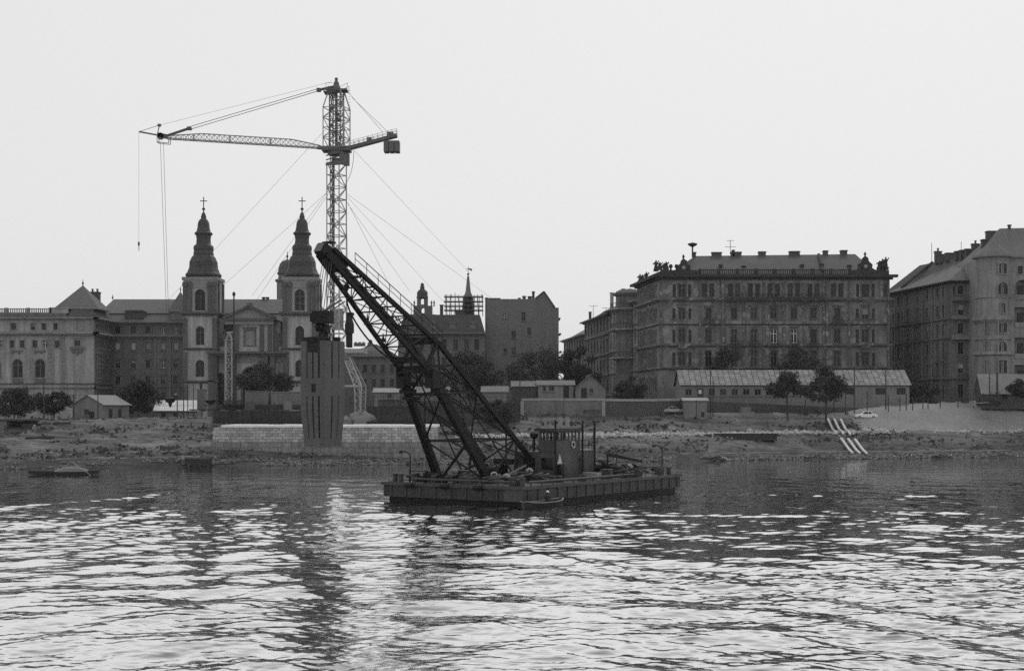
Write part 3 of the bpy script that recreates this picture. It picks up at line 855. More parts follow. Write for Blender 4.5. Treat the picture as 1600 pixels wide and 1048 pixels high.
def spline(pts, n=24):
    out = []
    for i in range(n + 1):
        t = i / n; k = [p.copy() for p in pts]
        while len(k) > 1: k = [k[j].lerp(k[j + 1], t) for j in range(len(k) - 1)]
        out.append(k[0])
    return out
MB().tube(spline([BF.pt(XC + .3, -11.7, 16.6), P(538, 478, 110), P(556, 510, 111), P(590, 560, 114), P(626, 566, 117)]), .07, 6).build("slack_hose", bs, bc)

LZ0, LZ1 = fz(697, TD), fz(534.5, TD)
load = thing("steel_caisson", "tapering fluted steel box hanging from the floating crane in front of the stone pier", "caisson", (tip.x + .05, tip.y, LZ0))
ld = Fr(tip.x, tip.y, 0, R(-34))                     # corner of the box turned towards the viewer
WA, WB = 2.45, 2.25                                  # face widths; left face looks to the left front
Z = lambda py: fz(py, TD)
def sect(z, pw=0.0):
    k = 1.0 if z > Z(640) else 1.0 - .17 * (Z(640) - z) / (Z(640) - LZ0)
    a, b = WA / 2 * k + pw, WB / 2 * k + pw
    return [(-a, -b), (a, -b), (a, b), (-a, b)]
g = MB()
for za, zb in ((LZ0, Z(640)), (Z(640), LZ1)):
    lo, hi = sect(za, -.10), sect(zb - 1e-4, -.10)
    g.hexa([ld.pt(x, y, za) for x, y in lo] + [ld.pt(x, y, zb) for x, y in hi])
g.build("inner_box", M["groove"], load)
def strip(face, u0, u1, za, zb, t=.10, name="fluted_plate"):
    """plate proud of the inner box on face 0 (x axis, front) or 1..3, u in 0..1 along the face"""
    g = MB(); rows = []
    for z in (za, zb):
        s0 = sect(z - 1e-4, -.095); s1 = sect(z - 1e-4, 0.0)
        i, j = face, (face + 1) % 4
        def pt(s, u): return ld.pt(s[i][0] + (s[j][0] - s[i][0]) * u, s[i][1] + (s[j][1] - s[i][1]) * u, z)
        rows.append([pt(s1, u0), pt(s1, u1), pt(s0, u1), pt(s0, u0)])
    g.hexa(rows[0] + rows[1]); return g.build(name, M["caisson"], load)
cuts = [(0, .215), (.28, .465), (.53, .715), (.78, 1.0)]
for face in range(4):
    cu = cuts if face % 2 == 0 else [(0, .32), (.385, .66), (.725, 1.0)]
    for u0, u1 in cu:
        strip(face, u0, u1, Z(591), Z(533) if not (face == 0 and .2 < u0 < .6) else Z(551))
        strip(face, u0, u1, Z(684), Z(640) - .002); strip(face, u0, u1, Z(640), Z(619))
    if face == 0:
        strip(face, 0, .43, Z(619) + .003, Z(591) - .003, name="belt_plate"); strip(face, .62, 1, Z(619) + .003, Z(591) - .003, name="belt_plate")
        strip(face, .433, .617, Z(600), Z(591) - .003, name="belt_plate"); strip(face, .433, .617, Z(619) + .003, Z(613), name="belt_plate")
    else: strip(face, 0, 1, Z(619) + .003, Z(591) - .003, name="belt_plate")
    strip(face, 0, 1, LZ0 - .02, Z(684) - .003, name="bottom_plate")
for sx, sy in ((-1, -.7), (-1, .1), (-.2, -1), (.7, -1), (.9, .6), (-.3, .9)):
    MB().box(ld.pt(sx * 1.02, sy * .95, LZ1 + .18), (.5, .3, .42), ld.a).build("lifting_lug", bs, load)
MB().tube([f.pt(0, 0, fz(519, TD)), ld.pt(-.9, -.6, LZ1 + .2)], .04, 5).tube([f.pt(0, 0, fz(519, TD)), ld.pt(.7, -.8, LZ1 + .2)], .04, 5).tube([f.pt(0, 0, fz(519, TD)), ld.pt(.7, .6, LZ1 + .2)], .04, 5).build("sling", M["cable"], load)

# ---- deckhouse
g = MB(); hx0, hx1, hy0, hy1, hz = -7.6, -3.5, 10.3, 17.3, 4.15
dh = [hole(-.9 + .1, 2.55, 1.3, 1.05), hole(-2.7, 2.55, 1.3, 1.05)]
ff = Fr(*BF.pt(hx1, hy0, 0), BF.a)
facade(g, ff, hx0 - hx1, 0, DZ, hz, dh, .25); shell(g, ff, hx0 - hx1, 0, hy1 - hy0, DZ, hz)
g.build("deckhouse", M["cabin"], bc)
for q in dh: MB().fbox(ff, q["x"] - .64, q["x"] + .64, .2, .24, q["z"], q["z"] + 1.05).build("deckhouse_window", M["glass"], bc)
part_box("roof_edge", M["wallcap"], bc, BF, hx0 - .1, hx1 + .1, hy0 + 4.5, hy1 + .1, hz + .003, hz + .1)
part_box("door", M["hull"], bc, BF, hx1 + .003, hx1 + .06, hy0 + 4.2, hy0 + 5.0, DZ + .1, DZ + 2.0)
cx0, cx1, cy0, cy1, cz1 = -5.1, -3.45, 10.25, 14.6, 6.25
sf = Fr(*BF.pt(cx1, cy0, 0), BF.a + math.pi / 2); bf = Fr(*BF.pt(cx1, cy0, 0), BF.a)
wh = [hole(.42 + i * .58, 5.15, .44, .72) for i in range(7)]; wb = [hole(-.42, 5.15, .5, .72), hole(-1.15, 5.15, .5, .72)]
kf = Fr(*BF.pt(cx0, cy1, 0), BF.a + math.pi); lf = Fr(*BF.pt(cx0, cy1, 0), BF.a - math.pi / 2)
wk = [hole(.42, 5.15, .5, .72), hole(1.15, 5.15, .5, .72)]; wleft = [hole(.42 + i * .58, 5.15, .44, .72) for i in range(7)]
g = MB(); facade(g, sf, 0, cy1 - cy0, hz + .004, cz1 - .25, wh, .1); facade(g, bf, cx0 - cx1, 0, hz + .004, cz1 - .25, wb, .1)
facade(g, kf, 0, cx1 - cx0, hz + .004, cz1 - .25, wk, .1); facade(g, lf, 0, cy1 - cy0, hz + .004, cz1 - .25, wleft, .1)
ctrl = g.build("control_cabin", M["cabin"], bc)
for fr_, qs in ((sf, wh), (bf, wb), (kf, wk), (lf, wleft)):
    for q in qs: link("cabin_window", MB().fbox(fr_, q["x"] - q["w"] / 2, q["x"] + q["w"] / 2, .06, .075, 5.15, 5.87).mesh("cabin_window", M["clear"], False, WL[bc]), ctrl)
part_box("cabin_roof", M["hull"], bc, BF, cx0 - .2, cx1 + .2, cy0 - .2, cy1 + .2, cz1 - .248, cz1)
for yy in (12.0, 13.2): MB().tube([BF.pt(-4.9, yy + 1.5, cz1), BF.pt(-4.9, yy + 1.5, cz1 + .95)], .2, 12).build("exhaust_stack", M["wallcap"], bc)
def ring(c, fr, r, t, name, m, par):
    b = MB(); pts = [c + (fr.pt(math.cos(a), 0, math.sin(a)) - fr.pt(0, 0, 0)) * r for a in [2 * math.pi * k / 18 for k in range(19)]]
    return b.tube(pts, t, 6, cap=False).build(name, m, par)
ring(sf.pt(3.0, -.1, 4.75), sf, .27, .06, "life_ring", M["white"], bc)
g = MB().prism(Fr(*sf.pt(.35, -.12, 0), sf.a), [(0, 3.1), (.75, 3.1), (.38, 3.95)], 0, .06); g.build("white_triangle_sign", M["white"], bc)
part_box("locker", bs, bc, sf, .3, .85, -.5, -.1, DZ, 3.0)
for (lx, ly, za, zb, rr) in ((-3.3, 10.2, DZ, 6.95, .09), (-3.2, 14.6, DZ, 6.9, .09), (-3.2, 16.7, DZ, 6.85, .09), (-3.6, 17.3, hz, 6.0, .12), (-8.2, 9.6, DZ, 7.0, .08)):
    MB().tube([BF.pt(lx, ly, za), BF.pt(lx, ly, zb)], rr, 8).build("mast", bs, bc)
g = MB()
for i in range(5): p = BF.pt(hx1, 14.9 + i * .6, hz); g.bar(p, p + Vector((0, 0, 1)), .05)
for k in (.5, 1): g.bar(BF.pt(hx1, 14.9, hz + k), BF.pt(hx1, 17.3, hz + k), .05)
for i in range(5): p = BF.pt(hx0 + i * .6, hy0, hz); g.bar(p, p + Vector((0, 0, 1)), .05)
g.bar(BF.pt(hx0, hy0, hz + 1), BF.pt(-5.2, hy0, hz + 1), .05)
g.build("roof_rail", bs, bc)
g = MB().tube([BF.pt(-6.5, 11.6, hz), BF.pt(-6.5, 11.6, hz + 1.2)], .1, 8); g.lathe(BF.pt(-6.5, 11.6, hz + 1.1), [(.15, 0), (.4, .2), (.4, .5), (.2, .65)], 10)
for a in (0, 2.1, 4.2): g.bar(BF.pt(-6.5, 11.6, hz + .9), BF.pt(-6.5 + .6 * math.cos(a), 11.6 + .6 * math.sin(a), hz), .06)
g.build("searchlight", bs, bc)

# ---- deck gear
def bollard(lx, ly, hgt=.75, r_=.22):
    MB().lathe(BF.pt(lx, ly, DZ), [(r_, 0), (r_, hgt * .8), (r_ * 1.3, hgt * .82), (r_ * 1.3, hgt)], 10).build("bollard", M["hull_rim"], bc)
for lx, ly in ((-14.0, 1.0), (-13.2, .8), (-12.5, 2.2), (-13.9, 25.8), (-.8, 26.6), (-1.6, 26.6), (-.7, 24.6), (-.6, 1.0), (-1.6, .9), (-.7, 20.2)): bollard(lx, ly)
def deck_lamp(lx, ly, hh, dirx, diry):
    b = BF.pt(lx, ly, DZ); d = (BF.pt(dirx, diry, 0) - BF.pt(0, 0, 0))
    pts = [b, b + Vector((0, 0, hh * .8))] + [b + Vector((0, 0, hh * .8)) + d * (.75 * (1 - math.cos(a))) + Vector((0, 0, hh * .2 * math.sin(a))) for a in (.4, .8, 1.2, 1.57)]
    o = MB().tube(pts, .055, 6).build("deck_lamp", bs, bc)
    q = MB().lathe(pts[-1] + d * .1 + Vector((0, 0, -.22)), [(.2, 0), (.17, .12), (.06, .25)], 10)
    link("lamp_shade", q.mesh("lamp_shade", bs, False, WL[bc]), o)
deck_lamp(-12.9, 1.7, 2.7, -1, -.3); deck_lamp(-.9, 25.4, 2.9, -.8, -.5); deck_lamp(-6, 25.5, 2.4, .8, .5)
def winch(lx, ly, s=1.0, rz=0.0):
    w_ = MB(); a = BF.a + rz; b = Fr(*BF.pt(lx, ly, DZ), a)
    for e in (-1, 1): w_.fbox(b, e * .8 * s - .07, e * .8 * s + .07, -.5 * s, .5 * s, 0, .95 * s)
    w_.tube([b.pt(-.73 * s, 0, .6 * s), b.pt(.73 * s, 0, .6 * s)], .34 * s, 14)
    w_.tube([b.pt(-.73 * s, 0, .6 * s), b.pt(-.65 * s, 0, .6 * s)], .55 * s, 14); w_.tube([b.pt(.65 * s, 0, .6 * s), b.pt(.73 * s, 0, .6 * s)], .55 * s, 14)
    w_.build("winch", bs, bc)
for a in ((-10.6, 2.0, .9, .3), (-8.9, 2.2, .8, 0), (-2.4, 19.6, 1.1, .2), (-2.6, 22.0, 1.0, 1.4), (-5.5, 20.5, 1.3, 1.2), (-8.6, 8.2, 1.3, 0), (-4.5, 6.6, 1.0, .5), (-10.3, 21, 1.2, .4)): winch(*a)
for lx, ly, w_, d_, h_, m_ in ((-9.4, 5.2, 1.6, 1.0, .9, "cabin"), (-7.2, 5.6, 1.2, .9, .7, "hull_rim"), (-6.8, 2.0, 1.5, .8, .55, "cabin"), (-1.6, 13.6, 1.5, .7, .6, "sheet"), (-1.6, 16.2, .9, .8, .8, "hull_rim"), (-1.4, 11.6, .7, .5, .5, "hull_rim"), (-3.2, 23.8, 1.6, 1.1, .9, "cabin"), (-5.8, 23.0, 2.0, 1.2, 1.1, "hull_rim"), (-2.2, 7.9, .9, .8, .5, "cabin"), (-12, 4.2, 1.0, .9, .8, "hull_rim"), (-8.2, 14, 1.2, 2.4, 1.3, "cabin")):
    b = MB().box(BF.pt(lx, ly, DZ + h_ / 2), (w_, d_, h_), BF.a + rnd.uniform(-.2, .2)); b.box(BF.pt(lx, ly, DZ + h_ + .04), (w_ * 1.05, d_ * 1.05, .07), BF.a); b.build("deck_box", M[m_], bc)
def vent(lx, ly, hh):
    o = MB().tube([BF.pt(lx, ly, DZ), BF.pt(lx, ly, DZ + hh)], .16, 10).build("ventilator", bs, bc)
    link("vent_cap", MB().lathe(BF.pt(lx, ly, DZ + hh), [(.34, -.1), (.36, .05), (.25, .22), (.05, .3)], 12).mesh("vent_cap", M["wallcap"], True, WL[bc]), o)
vent(-10.2, 4.6, .85); vent(-4.0, 3.6, .6); vent(-2.0, 21.0, .9); vent(-5.0, 8.6, .9); vent(-12.2, 24.0, .8)
ring(BF.pt(-5.0, 3.2, DZ + .75), Fr(0, 0, 0, R(10)), .24, .06, "life_ring", M["white"], bc)
MB().bar(BF.pt(-4.6, 2.8, DZ + .3), BF.pt(-3.6, 6.0, DZ + 1.5), .11).build("gangplank", M["concrete"], bc)
MB().bar(BF.pt(-7.5, 3.0, DZ + .12), BF.pt(-9.0, 7.4, DZ + 1.2), .12).build("gangplank", M["sheet"], bc)
g = MB(); 
g.tube([BF.pt(-11.9, .6, DZ + .35), BF.pt(-1.0, .6, DZ + .35)], .1, 8); g.tube([BF.pt(-.7, 2.0, DZ + .3), BF.pt(-.7, 19.6, DZ + .3)], .1, 8)
for i in range(8): g.bar(BF.pt(-11.5 + i * 1.45, .6, DZ), BF.pt(-11.5 + i * 1.45, .6, DZ + .3), .12)
for i in range(11): g.bar(BF.pt(-.7, 2.4 + i * 1.65, DZ), BF.pt(-.7, 2.4 + i * 1.65, DZ + .3), .12)
g.build("deck_pipe", M["hull_rim"], bc)
g = MB(); g.tube([BF.pt(-12.6, 1.2, DZ), BF.pt(-12.6, 1.2, DZ + 1.0), BF.pt(-10.4, 1.2, DZ + 1.0), BF.pt(-10.4, 1.2, DZ)], .045, 6)
g.tube([BF.pt(-.35, 17, DZ + .9), BF.pt(-.35, 24, DZ + .9)], .04, 6)
for i in range(6): g.bar(BF.pt(-.35, 17 + i * 1.4, DZ), BF.pt(-.35, 17 + i * 1.4, DZ + .9), .05)
g.build("deck_rail", bs, bc)
MB().bar(BF.pt(-3.2, 19.0, DZ + 2.1), BF.pt(-2.0, 23.4, DZ + 1.35), .3, .3, .2).build("derrick_spar", bs, bc)
MB().bar(BF.pt(-3.2, 19.0, DZ), BF.pt(-3.2, 19.0, DZ + 2.2), .18).build("spar_post", bs, bc)
for pos in ((-11.4, 0), (-7.6, 0), (-4.2, 0)):
    MB().tube([BF.pt(pos[0] - .35, -.32, DZ - .15), BF.pt(pos[0] + .35, -.32, DZ - .15)], .22, 10).build("fender", bs, bc)
# sheave gear and ropes between the feet of the jib
g = MB()
for i in range(3): g.tube([BF.pt(XC + .9 - i * .5, 8.4, DZ + 1.2), jp(.3 - .25 * i, lerp(fk, rk, .4))], .03, 5)
for i in range(3): g.tube([BF.pt(XC - 1.4 + i * .4, 7.9, DZ + 1.0), jp(-.6 + .3 * i, lerp(rk, rt, .3))], .04, 5)
g.build("luffing_rope", M["cable"], bc)
MB().box(BF.pt(XC + 1.2, 8.6, DZ + 1.7), (2.0, 1.0, .5), BF.a).build("rope_guide", bs, bc)
# scattered odds and ends on deck
for i in range(64):
    lx, ly = (rnd.uniform(-13.6, -1.2), rnd.uniform(1.0, 9.6)) if i < 36 else (rnd.uniform(-6.5, -.8), rnd.uniform(18, 26.4))
    if rnd.random() < .5:
        MB().lathe(BF.pt(lx, ly, DZ), [(.28, 0), (.28, .55), (.2, .6)], 9).build("drum", M[rnd.choice(["hull_rim", "cabin", "hull"])], bc)
    else:
        s_ = rnd.uniform(.3, .7); MB().tube([BF.pt(lx, ly, DZ + .25) + Vector((s_ * math.cos(a), s_ * math.sin(a), .05 * k)) for k, a in enumerate(np.linspace(0, 6.28, 12))], .12, 6).build("rope_coil", M["cabin"], bc)

# ---- small work skiff alongside and the person in it
sk = thing("work_skiff", "low wooden skiff lying against the side of the pontoon", "skiff", BF.pt(1.0, 1.4, 0))
g = MB(); sv = []
L0 = [(-2.9, .25, .62), (-2.2, .62, .50), (-.8, .8, .44), (.8, .8, .44), (2.0, .62, .50), (2.7, .22, .6)]
for yy, hw, zt_ in L0:
    for dx, z in ((-hw, zt_), (-hw * .7, .02), (hw * .7, .02), (hw, zt_), (hw - .08, zt_ - .02), (hw * .62, .12), (-hw * .62, .12), (-hw + .08, zt_ - .02)):
        sv.append(BF.pt(1.15 + dx, 1.4 + yy, z - .05))
fs = []
for i in range(len(L0) - 1):
    for k in range(8): fs.append((i * 8 + k, i * 8 + (k + 1) % 8, (i + 1) * 8 + (k + 1) % 8, (i + 1) * 8 + k))
fs += [tuple(range(7, -1, -1)), tuple(40 + k for k in range(8))]
g.add(sv, fs); g.build("skiff_hull", M["timber"], sk)
g = MB()
for s in (0, 3):
    for i in range(len(L0) - 1): g.bar(Vector(sv[i * 8 + s]) + Vector((0, 0, .03)), Vector(sv[(i + 1) * 8 + s]) + Vector((0, 0, .03)), .09, .06)
g.build("gunwale", M["wallcap"], sk)
part_box("thwart", M["wallpale"], sk, BF, .55, 1.75, 1.9, 2.2, .25, .30)
def person(pos, ang, name, label):
    f = Fr(pos[0], pos[1], pos[2], ang)          # seated at the origin, looking along -y
    pe = thing(name, label, "person", pos)
    J = {"pelvis": (0, 0, .12, .16), "waist": (0, -.02, .30, .14), "chest": (0, -.06, .50, .17), "neck": (0, -.08, .64, .06), "head0": (0, -.10, .74, .085), "head1": (0, -.10, .84, .095), "head2": (0, -.10, .92, .06)}
    E = [("pelvis", "waist"), ("waist", "chest"), ("chest", "neck"), ("neck", "head0"), ("head0", "head1"), ("head1", "head2")]
    for s, n_ in ((-1, "l"), (1, "r")):
        J.update({n_ + "sho": (.19 * s, -.06, .56, .07), n_ + "elb": (.25 * s, -.16, .32, .05), n_ + "wri": (.15 * s, -.36, .26, .035), n_ + "pal": (.13 * s, -.43, .25, .036),
                  n_ + "hip": (.10 * s, -.05, .10, .10), n_ + "kne": (.13 * s, -.42, .22, .07), n_ + "ank": (.12 * s, -.40, -.16, .045), n_ + "toe": (.12 * s, -.56, -.19, .04)})
        E += [("chest", n_ + "sho"), (n_ + "sho", n_ + "elb"), (n_ + "elb", n_ + "wri"), (n_ + "wri", n_ + "pal"), ("pelvis", n_ + "hip"), (n_ + "hip", n_ + "kne"), (n_ + "kne", n_ + "ank"), (n_ + "ank", n_ + "toe")]
        for k in range(5):
            a, b = n_ + "f%da" % k, n_ + "f%db" % k
            if k == 4: J[a] = (.13 * s - .05 * s, -.42, .265, .012); J[b] = (.13 * s - .075 * s, -.455, .27, .010)
            else:
                ln = (.052, .06, .056, .044)[k]
                J[a] = (.13 * s + (k - 1.5) * .021, -.43 - ln, .245, .0105); J[b] = (.13 * s + (k - 1.5) * .021, -.43 - ln * 1.5, .215, .009)
            E += [(n_ + "pal", a), (a, b)]
    keys = list(J); me = bpy.data.meshes.new("body")
    me.from_pydata([f.pt(*J[k][:3]) - WL[pe] for k in keys], [(keys.index(a), keys.index(b)) for a, b in E], [])
    me.materials.append(M["cloth"])
    o = link("body", me, pe)
    mod = o.modifiers.new("skin", 'SKIN')
    for i, k in enumerate(keys):
        sv_ = me.skin_vertices[0].data[i]; sv_.radius = (J[k][3], J[k][3]); sv_.use_root = (k == "pelvis")
    o.modifiers.new("smooth", 'SUBSURF').levels = 1; o.modifiers["smooth"].render_levels = 1
    g = MB().lathe(f.pt(0, -.115, .80), [(.05, -.09), (.09, -.03), (.095, .04), (.07, .1)], 12); g.box(f.pt(0, -.225, .80), (.03, .04, .05), f.a); g.build("face", M["skin"], pe, True)
    MB().lathe(f.pt(0, -.10, .86), [(.16, 0), (.155, .02), (.11, .03), (.108, .10), (.06, .14)], 14).build("cap", M["hat"], pe, True)
    return pe
person(BF.pt(1.15, 2.05, .30), BF.a + R(200), "person", "person in dark clothes and pale cap sitting in the skiff beside the pontoon")

# ------------------------------------------------------------------ tower crane
TC = 232.0
tz = gz(fx(527, TC), TC)
tc = thing("tower_crane", "tall lattice tower crane with level jib standing behind the stone pier", "tower crane", (fx(526, TC), TC, tz))
TX = fx(526, TC)
tf_ = Fr(TX, TC, 0, R(-24))
def mast_lattice(fr, hw0, hw1, z0, z1, n, leg, br, m, par, inner=None):
    """each leg, ring and diagonal its own part; shared meshes would not help, they differ"""
    def c(i, z, k): hw = hw0 + (hw1 - hw0) * k; return fr.pt((-hw, hw, hw, -hw)[i % 4], (-hw, -hw, hw, hw)[i % 4], z)
    for i in range(4): MB().bar(c(i, z0, 0), c(i, z1, 1), leg).build("mast_leg", m, par)
    for j in range(n + 1):
        k = j / n; z = z0 + (z1 - z0) * k
        g = MB()
        for i in range(4): g.bar(c(i, z, k), c(i + 1, z, k), br * (2.6 if (inner and j % inner == 0) else 1.0), br)
        g.build("mast_ring", m, par)
        if j < n:
            k2 = (j + 1) / n; z2 = z0 + (z1 - z0) * k2
            g = MB()
            for i in range(4):
                a, b = (i, i + 1) if (j + i) % 2 else (i + 1, i)
                g.bar(c(a, z, k), c(b, z2, k2), br)
            g.build("mast_brace", m, par)
zj = fz(234, TC)
mast_lattice(tf_, 1.15, 1.15, fz(540, TC), zj - 2.2, 15, .17, .11, M["pale_steel"], tc, 3)
g = MB()       # inner ladder shaft
for s in (-1, 1): g.bar(tf_.pt(-.75, s * .25, fz(540, TC)), tf_.pt(-.75, s * .25, zj), .09)
for i in range(64): z = fz(540, TC) + i * .48; g.bar(tf_.pt(-.75, -.25, z), tf_.pt(-.75, .25, z), .05)
g.build("ladder", M["crane_dark"], tc)
g = MB()
for s in (-1, 1): g.bar(tf_.pt(-.95, s * .4, fz(540, TC)), tf_.pt(-.95, s * .4, zj), .13)
for i in range(22):
    z = fz(540, TC) + i * 1.4; g.bar(tf_.pt(-.95, -.4, z), tf_.pt(-.95, .4, z + 1.4), .1); g.box(tf_.pt(-.9, 0, z + .2), (.3, .85, .12), tf_.a)
g.build("ladder_cage", M["crane_dark"], tc)
# slewing ring, cab under it
g = MB(); g.box((TX, TC, zj - .05), (4.6, 3.0, .55), 0); g.lathe((TX, TC, zj - .9), [(1.5, 0), (1.5, .55), (1.7, .6)], 18); g.build("slewing_platform", M["crane_dark"], tc)
g = MB(); g.fbox(tf_, 1.2, 1.75, -1.2, 1.2, zj - 2.6, zj - .6); g.fbox(tf_, -1.25, 1.75, -1.4, -1.22, zj - 2.7, zj - 2.4)
for k in range(3): g.bar(tf_.pt(-1.2, -1.3, zj - 2.5 + k * .7), tf_.pt(1.2, -1.3, zj - 1.9 + k * .55), .16)
g.box(tf_.pt(0, 0, zj - 1.9), (1.2, 1.2, .9), tf_.a); g.build("slewing_cage", M["crane_dark"], tc)
# upper tower
za, zb, zc_ = zj + .2, fz(170, TC), fz(143, TC)
uf = Fr(TX, TC, 0, R(-12))
mast_lattice(uf, 1.72, 1.72, za, zb, 4, .15, .09, M["crane_grey"], tc)
mast_lattice(uf, 1.72, 1.0, zb, zc_, 1, .15, .10, M["crane_grey"], tc)
mast_lattice(uf, .95, .9, za, zc_, 8, .18, .09, M["crane_dark"], tc)
g = MB().bar((TX, TC - .4, za), (TX, TC - .4, zc_), .4, .4)
for i in range(9): g.box((TX + rnd.uniform(-.9, .9), TC - .5, za + .7 + i * .95), (.45, .4, .5), .3)
g.build("king_post", M["crane_dark"], tc)
zt_ = zc_
g = MB(); g.box((TX + .1, TC, zt_ + .1), (3.4, 2.4, .25)); g.box((TX - 1.0, TC, zt_ - .25), (2.0, 2.4, .2))
for sx in (-1.6, 1.8): 
    for sy in (-1.15, 1.15): g.bar((TX + sx, TC + sy, zt_), (TX + sx + (.1 if sx > 0 else 0), TC + sy, zt_ + 1.1), .06)
for sy in (-1.15, 1.15): g.bar((TX - 1.6, TC + sy, zt_ + 1.1), (TX - .6, TC + sy, zt_ + 1.1), .05); g.bar((TX + .7, TC + sy, zt_ + .5), (TX + 1.9, TC + sy, zt_ + 1.1), .05)
g.build("top_platform", M["crane_dark"], tc)
MB().lathe((TX - .05, TC, zt_ + .2), [(.75, 0), (.7, .35), (.5, .8), (.42, 1.2), (.2, 1.6), (.26, 1.7), (.26, 1.95), (.1, 2.05)], 10).build("tower_head", M["crane_dark"], tc)
g = MB()
for i in range(20): z = za + .4 + i * .47; g.bar((TX + 1.95, TC - .3, z), (TX + 2.3, TC - .3, z), .05)
g.build("hoop", M["crane_grey"], tc)
# jib
J0, J1 = P(501, 230, TC), P(262, 215, TC - 6)
jd = (J1 - J0); jn = 30
def jsec(k):
    c = J0 + jd * k
    hh = .95 * min(1, .25 + k * 4, .3 + (1 - k) * 3.2); ww = .55
    n_ = Vector((-jd.y, jd.x, 0)).normalized()
    return c + Vector((0, 0, -.18)) + n_ * ww, c + Vector((0, 0, -.18)) - n_ * ww, c + Vector((0, 0, hh))
for q in range(3):
    g = MB()
    for i in range(jn): g.bar(jsec(i / jn)[q], jsec((i + 1) / jn)[q], .15 if q == 2 else .14)
    g.build("jib_chord", M["crane_grey"], tc)
for i in range(jn):
    a, b = jsec(i / jn), jsec((i + 1) / jn); g = MB()
    g.bar(a[0], b[2], .07); g.bar(a[2], b[1], .07); g.bar(b[0], b[2], .07); g.bar(a[0], b[1], .06)
    if i in (9, 17, 24): g.bar(b[0], b[2], .24); g.bar(b[1], b[2], .24)
    g.build("jib_brace", M["crane_grey"], tc)
MB().bar(P(545, 232, TC), P(496, 231, TC), .7, .8, .5, .5).build("jib_root", M["crane_dark"], tc)
JT = TC - 6.4
g = MB(); g.bar(P(262, 214, JT), P(247, 211, JT), .5, .7); g.bar(P(250, 212, JT), P(217, 206, JT - 1), .28, .2); g.bar(P(246, 210, JT), P(249, 197, JT), .12)
g.box(P(249, 196, JT), (.5, .4, .4)); g.build("jib_nose", M["crane_dark"], tc)
g = MB()
for dy in (-.6, .6):
    a, b, c_, d_ = P(247, 214, JT), P(247, 223, JT), P(265, 225, JT), P(265, 214, JT); v = Vector((0, dy, 0))
    for p, q in ((a, b), (b, c_), (c_, d_)): g.bar(p + v, q + v, .1)
g.bar(P(247, 223, JT) + Vector((0, -.6, 0)), P(247, 223, JT) + Vector((0, .6, 0)), .1); g.build("jib_cradle", M["crane_grey"], tc)
g = MB().tube([P(251, 213, JT) + Vector((0, -.25, 0)), P(251, 213, JT) + Vector((0, .25, 0))], .55, 12); g.build("jib_sheave", M["crane_dark"], tc)
ap = P(521, 136, TC)
g = MB()
for dy in (-.4, .4):
    v = Vector((0, dy, 0))
    g.bar(ap + v, P(498, 141, TC - .7) + v, .22); g.bar(P(295, 201, TC - 5.3) + v, P(262, 212, JT) + v, .2)
g.box(P(498, 141, TC - .7), (.6, 1.0, .5)); g.box(P(296, 201, TC - 5.3), (.6, 1.0, .45)); g.build("pendant_link", M["crane_dark"], tc)
g = MB()
for dy in (-.4, .4):
    v = Vector((0, dy, 0)); g.tube([P(498, 140.5 + dy * 2, TC - .7) + v, P(296, 200.5 + dy * 3, TC - 5.3) + v], .05, 5)
g.tube([P(519, 128, TC), P(249, 196, JT)], .02, 4); g.tube([P(249, 196, JT), P(217, 206, JT - 1)], .04, 4); g.tube([P(498, 142, TC - .7), P(296, 203, TC - 5.3)], .03, 4)
g.build("jib_pendant", M["cable"], tc)
# counter jib
K0, K1 = P(541, 233, TC), P(620, 212, TC + 2)
kd = K1 - K0
g = MB()
for dy in (-.7, .7): g.bar(K0 + Vector((0, dy, 0)), K1 + Vector((0, dy, 0)), .24, .5)
for i in range(14): p = K0 + kd * (i / 13); g.bar(p + Vector((0, -.7, 0)), p + Vector((0, .7, 0)), .12)
g.build("counter_jib", M["crane_dark"], tc)
g = MB()
for dy in (-.75, .75):
    v = Vector((0, dy, 0))
    for k in (.5, 1.0): g.bar(K0 + kd * .06 + v + Vector((0, 0, k)), K1 + v + Vector((0, 0, k)), .05)
    for i in range(11): p = K0 + kd * (.06 + .94 * i / 10) + v; g.bar(p, p + Vector((0, 0, 1.05)), .06)
g.build("counter_jib_rail", M["crane_grey"], tc)
g = MB().box(P(577, 218, TC + 1), (.8, .8, .6)); g.box(P(610, 210, TC + 2), (1.0, .9, .7)); g.build("hoist_winch", M["crane_dark"], tc)
for i in range(3): 
    p = P(604 + i * 8.4, 230, TC + 2); MB().box(p, (.78, 2.3, 1.75)).build("counterweight", M["crane_dark"], tc)
MB().box(P(612, 221.5, TC + 2), (2.4, .4, .25)).build("counterweight_hanger", M["crane_dark"], tc)
g = MB()
for dy, a, b in ((-.5, (545, 146), (599, 208)), (.5, (549, 151), (607, 207))): g.tube([P(a[0], a[1], TC) + Vector((0, dy, 0)), P(b[0], b[1], TC + 2) + Vector((0, dy, 0))], .03, 4)
g.build("counter_pendant", M["cable"], tc)
g = MB().tube(spline([P(553, 236, TC), P(552, 262, TC), P(548, 275, TC), P(540, 287, TC)], 14), .04, 5); g.tube([P(540, 287, TC), P(543, 400, TC), P(543, 540, TC)], .03, 5); g.build("power_cable", M["cable"], tc)
# guys
g = MB()
for a, b, De in (((513, 198), (262, 470), 296), ((512, 300), (322, 470), 296), ((513, 298), (394, 462), 300), ((515, 300), (380, 500), 290), ((541, 222), (735, 428), 330), ((542, 303), (768, 466), 335), ((542, 307), (712, 492), 320), ((543, 316), (612, 452), 300), ((543, 318), (640, 455), 320)):
    g.tube([P(a[0], a[1], TC), P(b[0], b[1], De)], .028, 4)
g.build("guy_rope", M["cable"], tc)
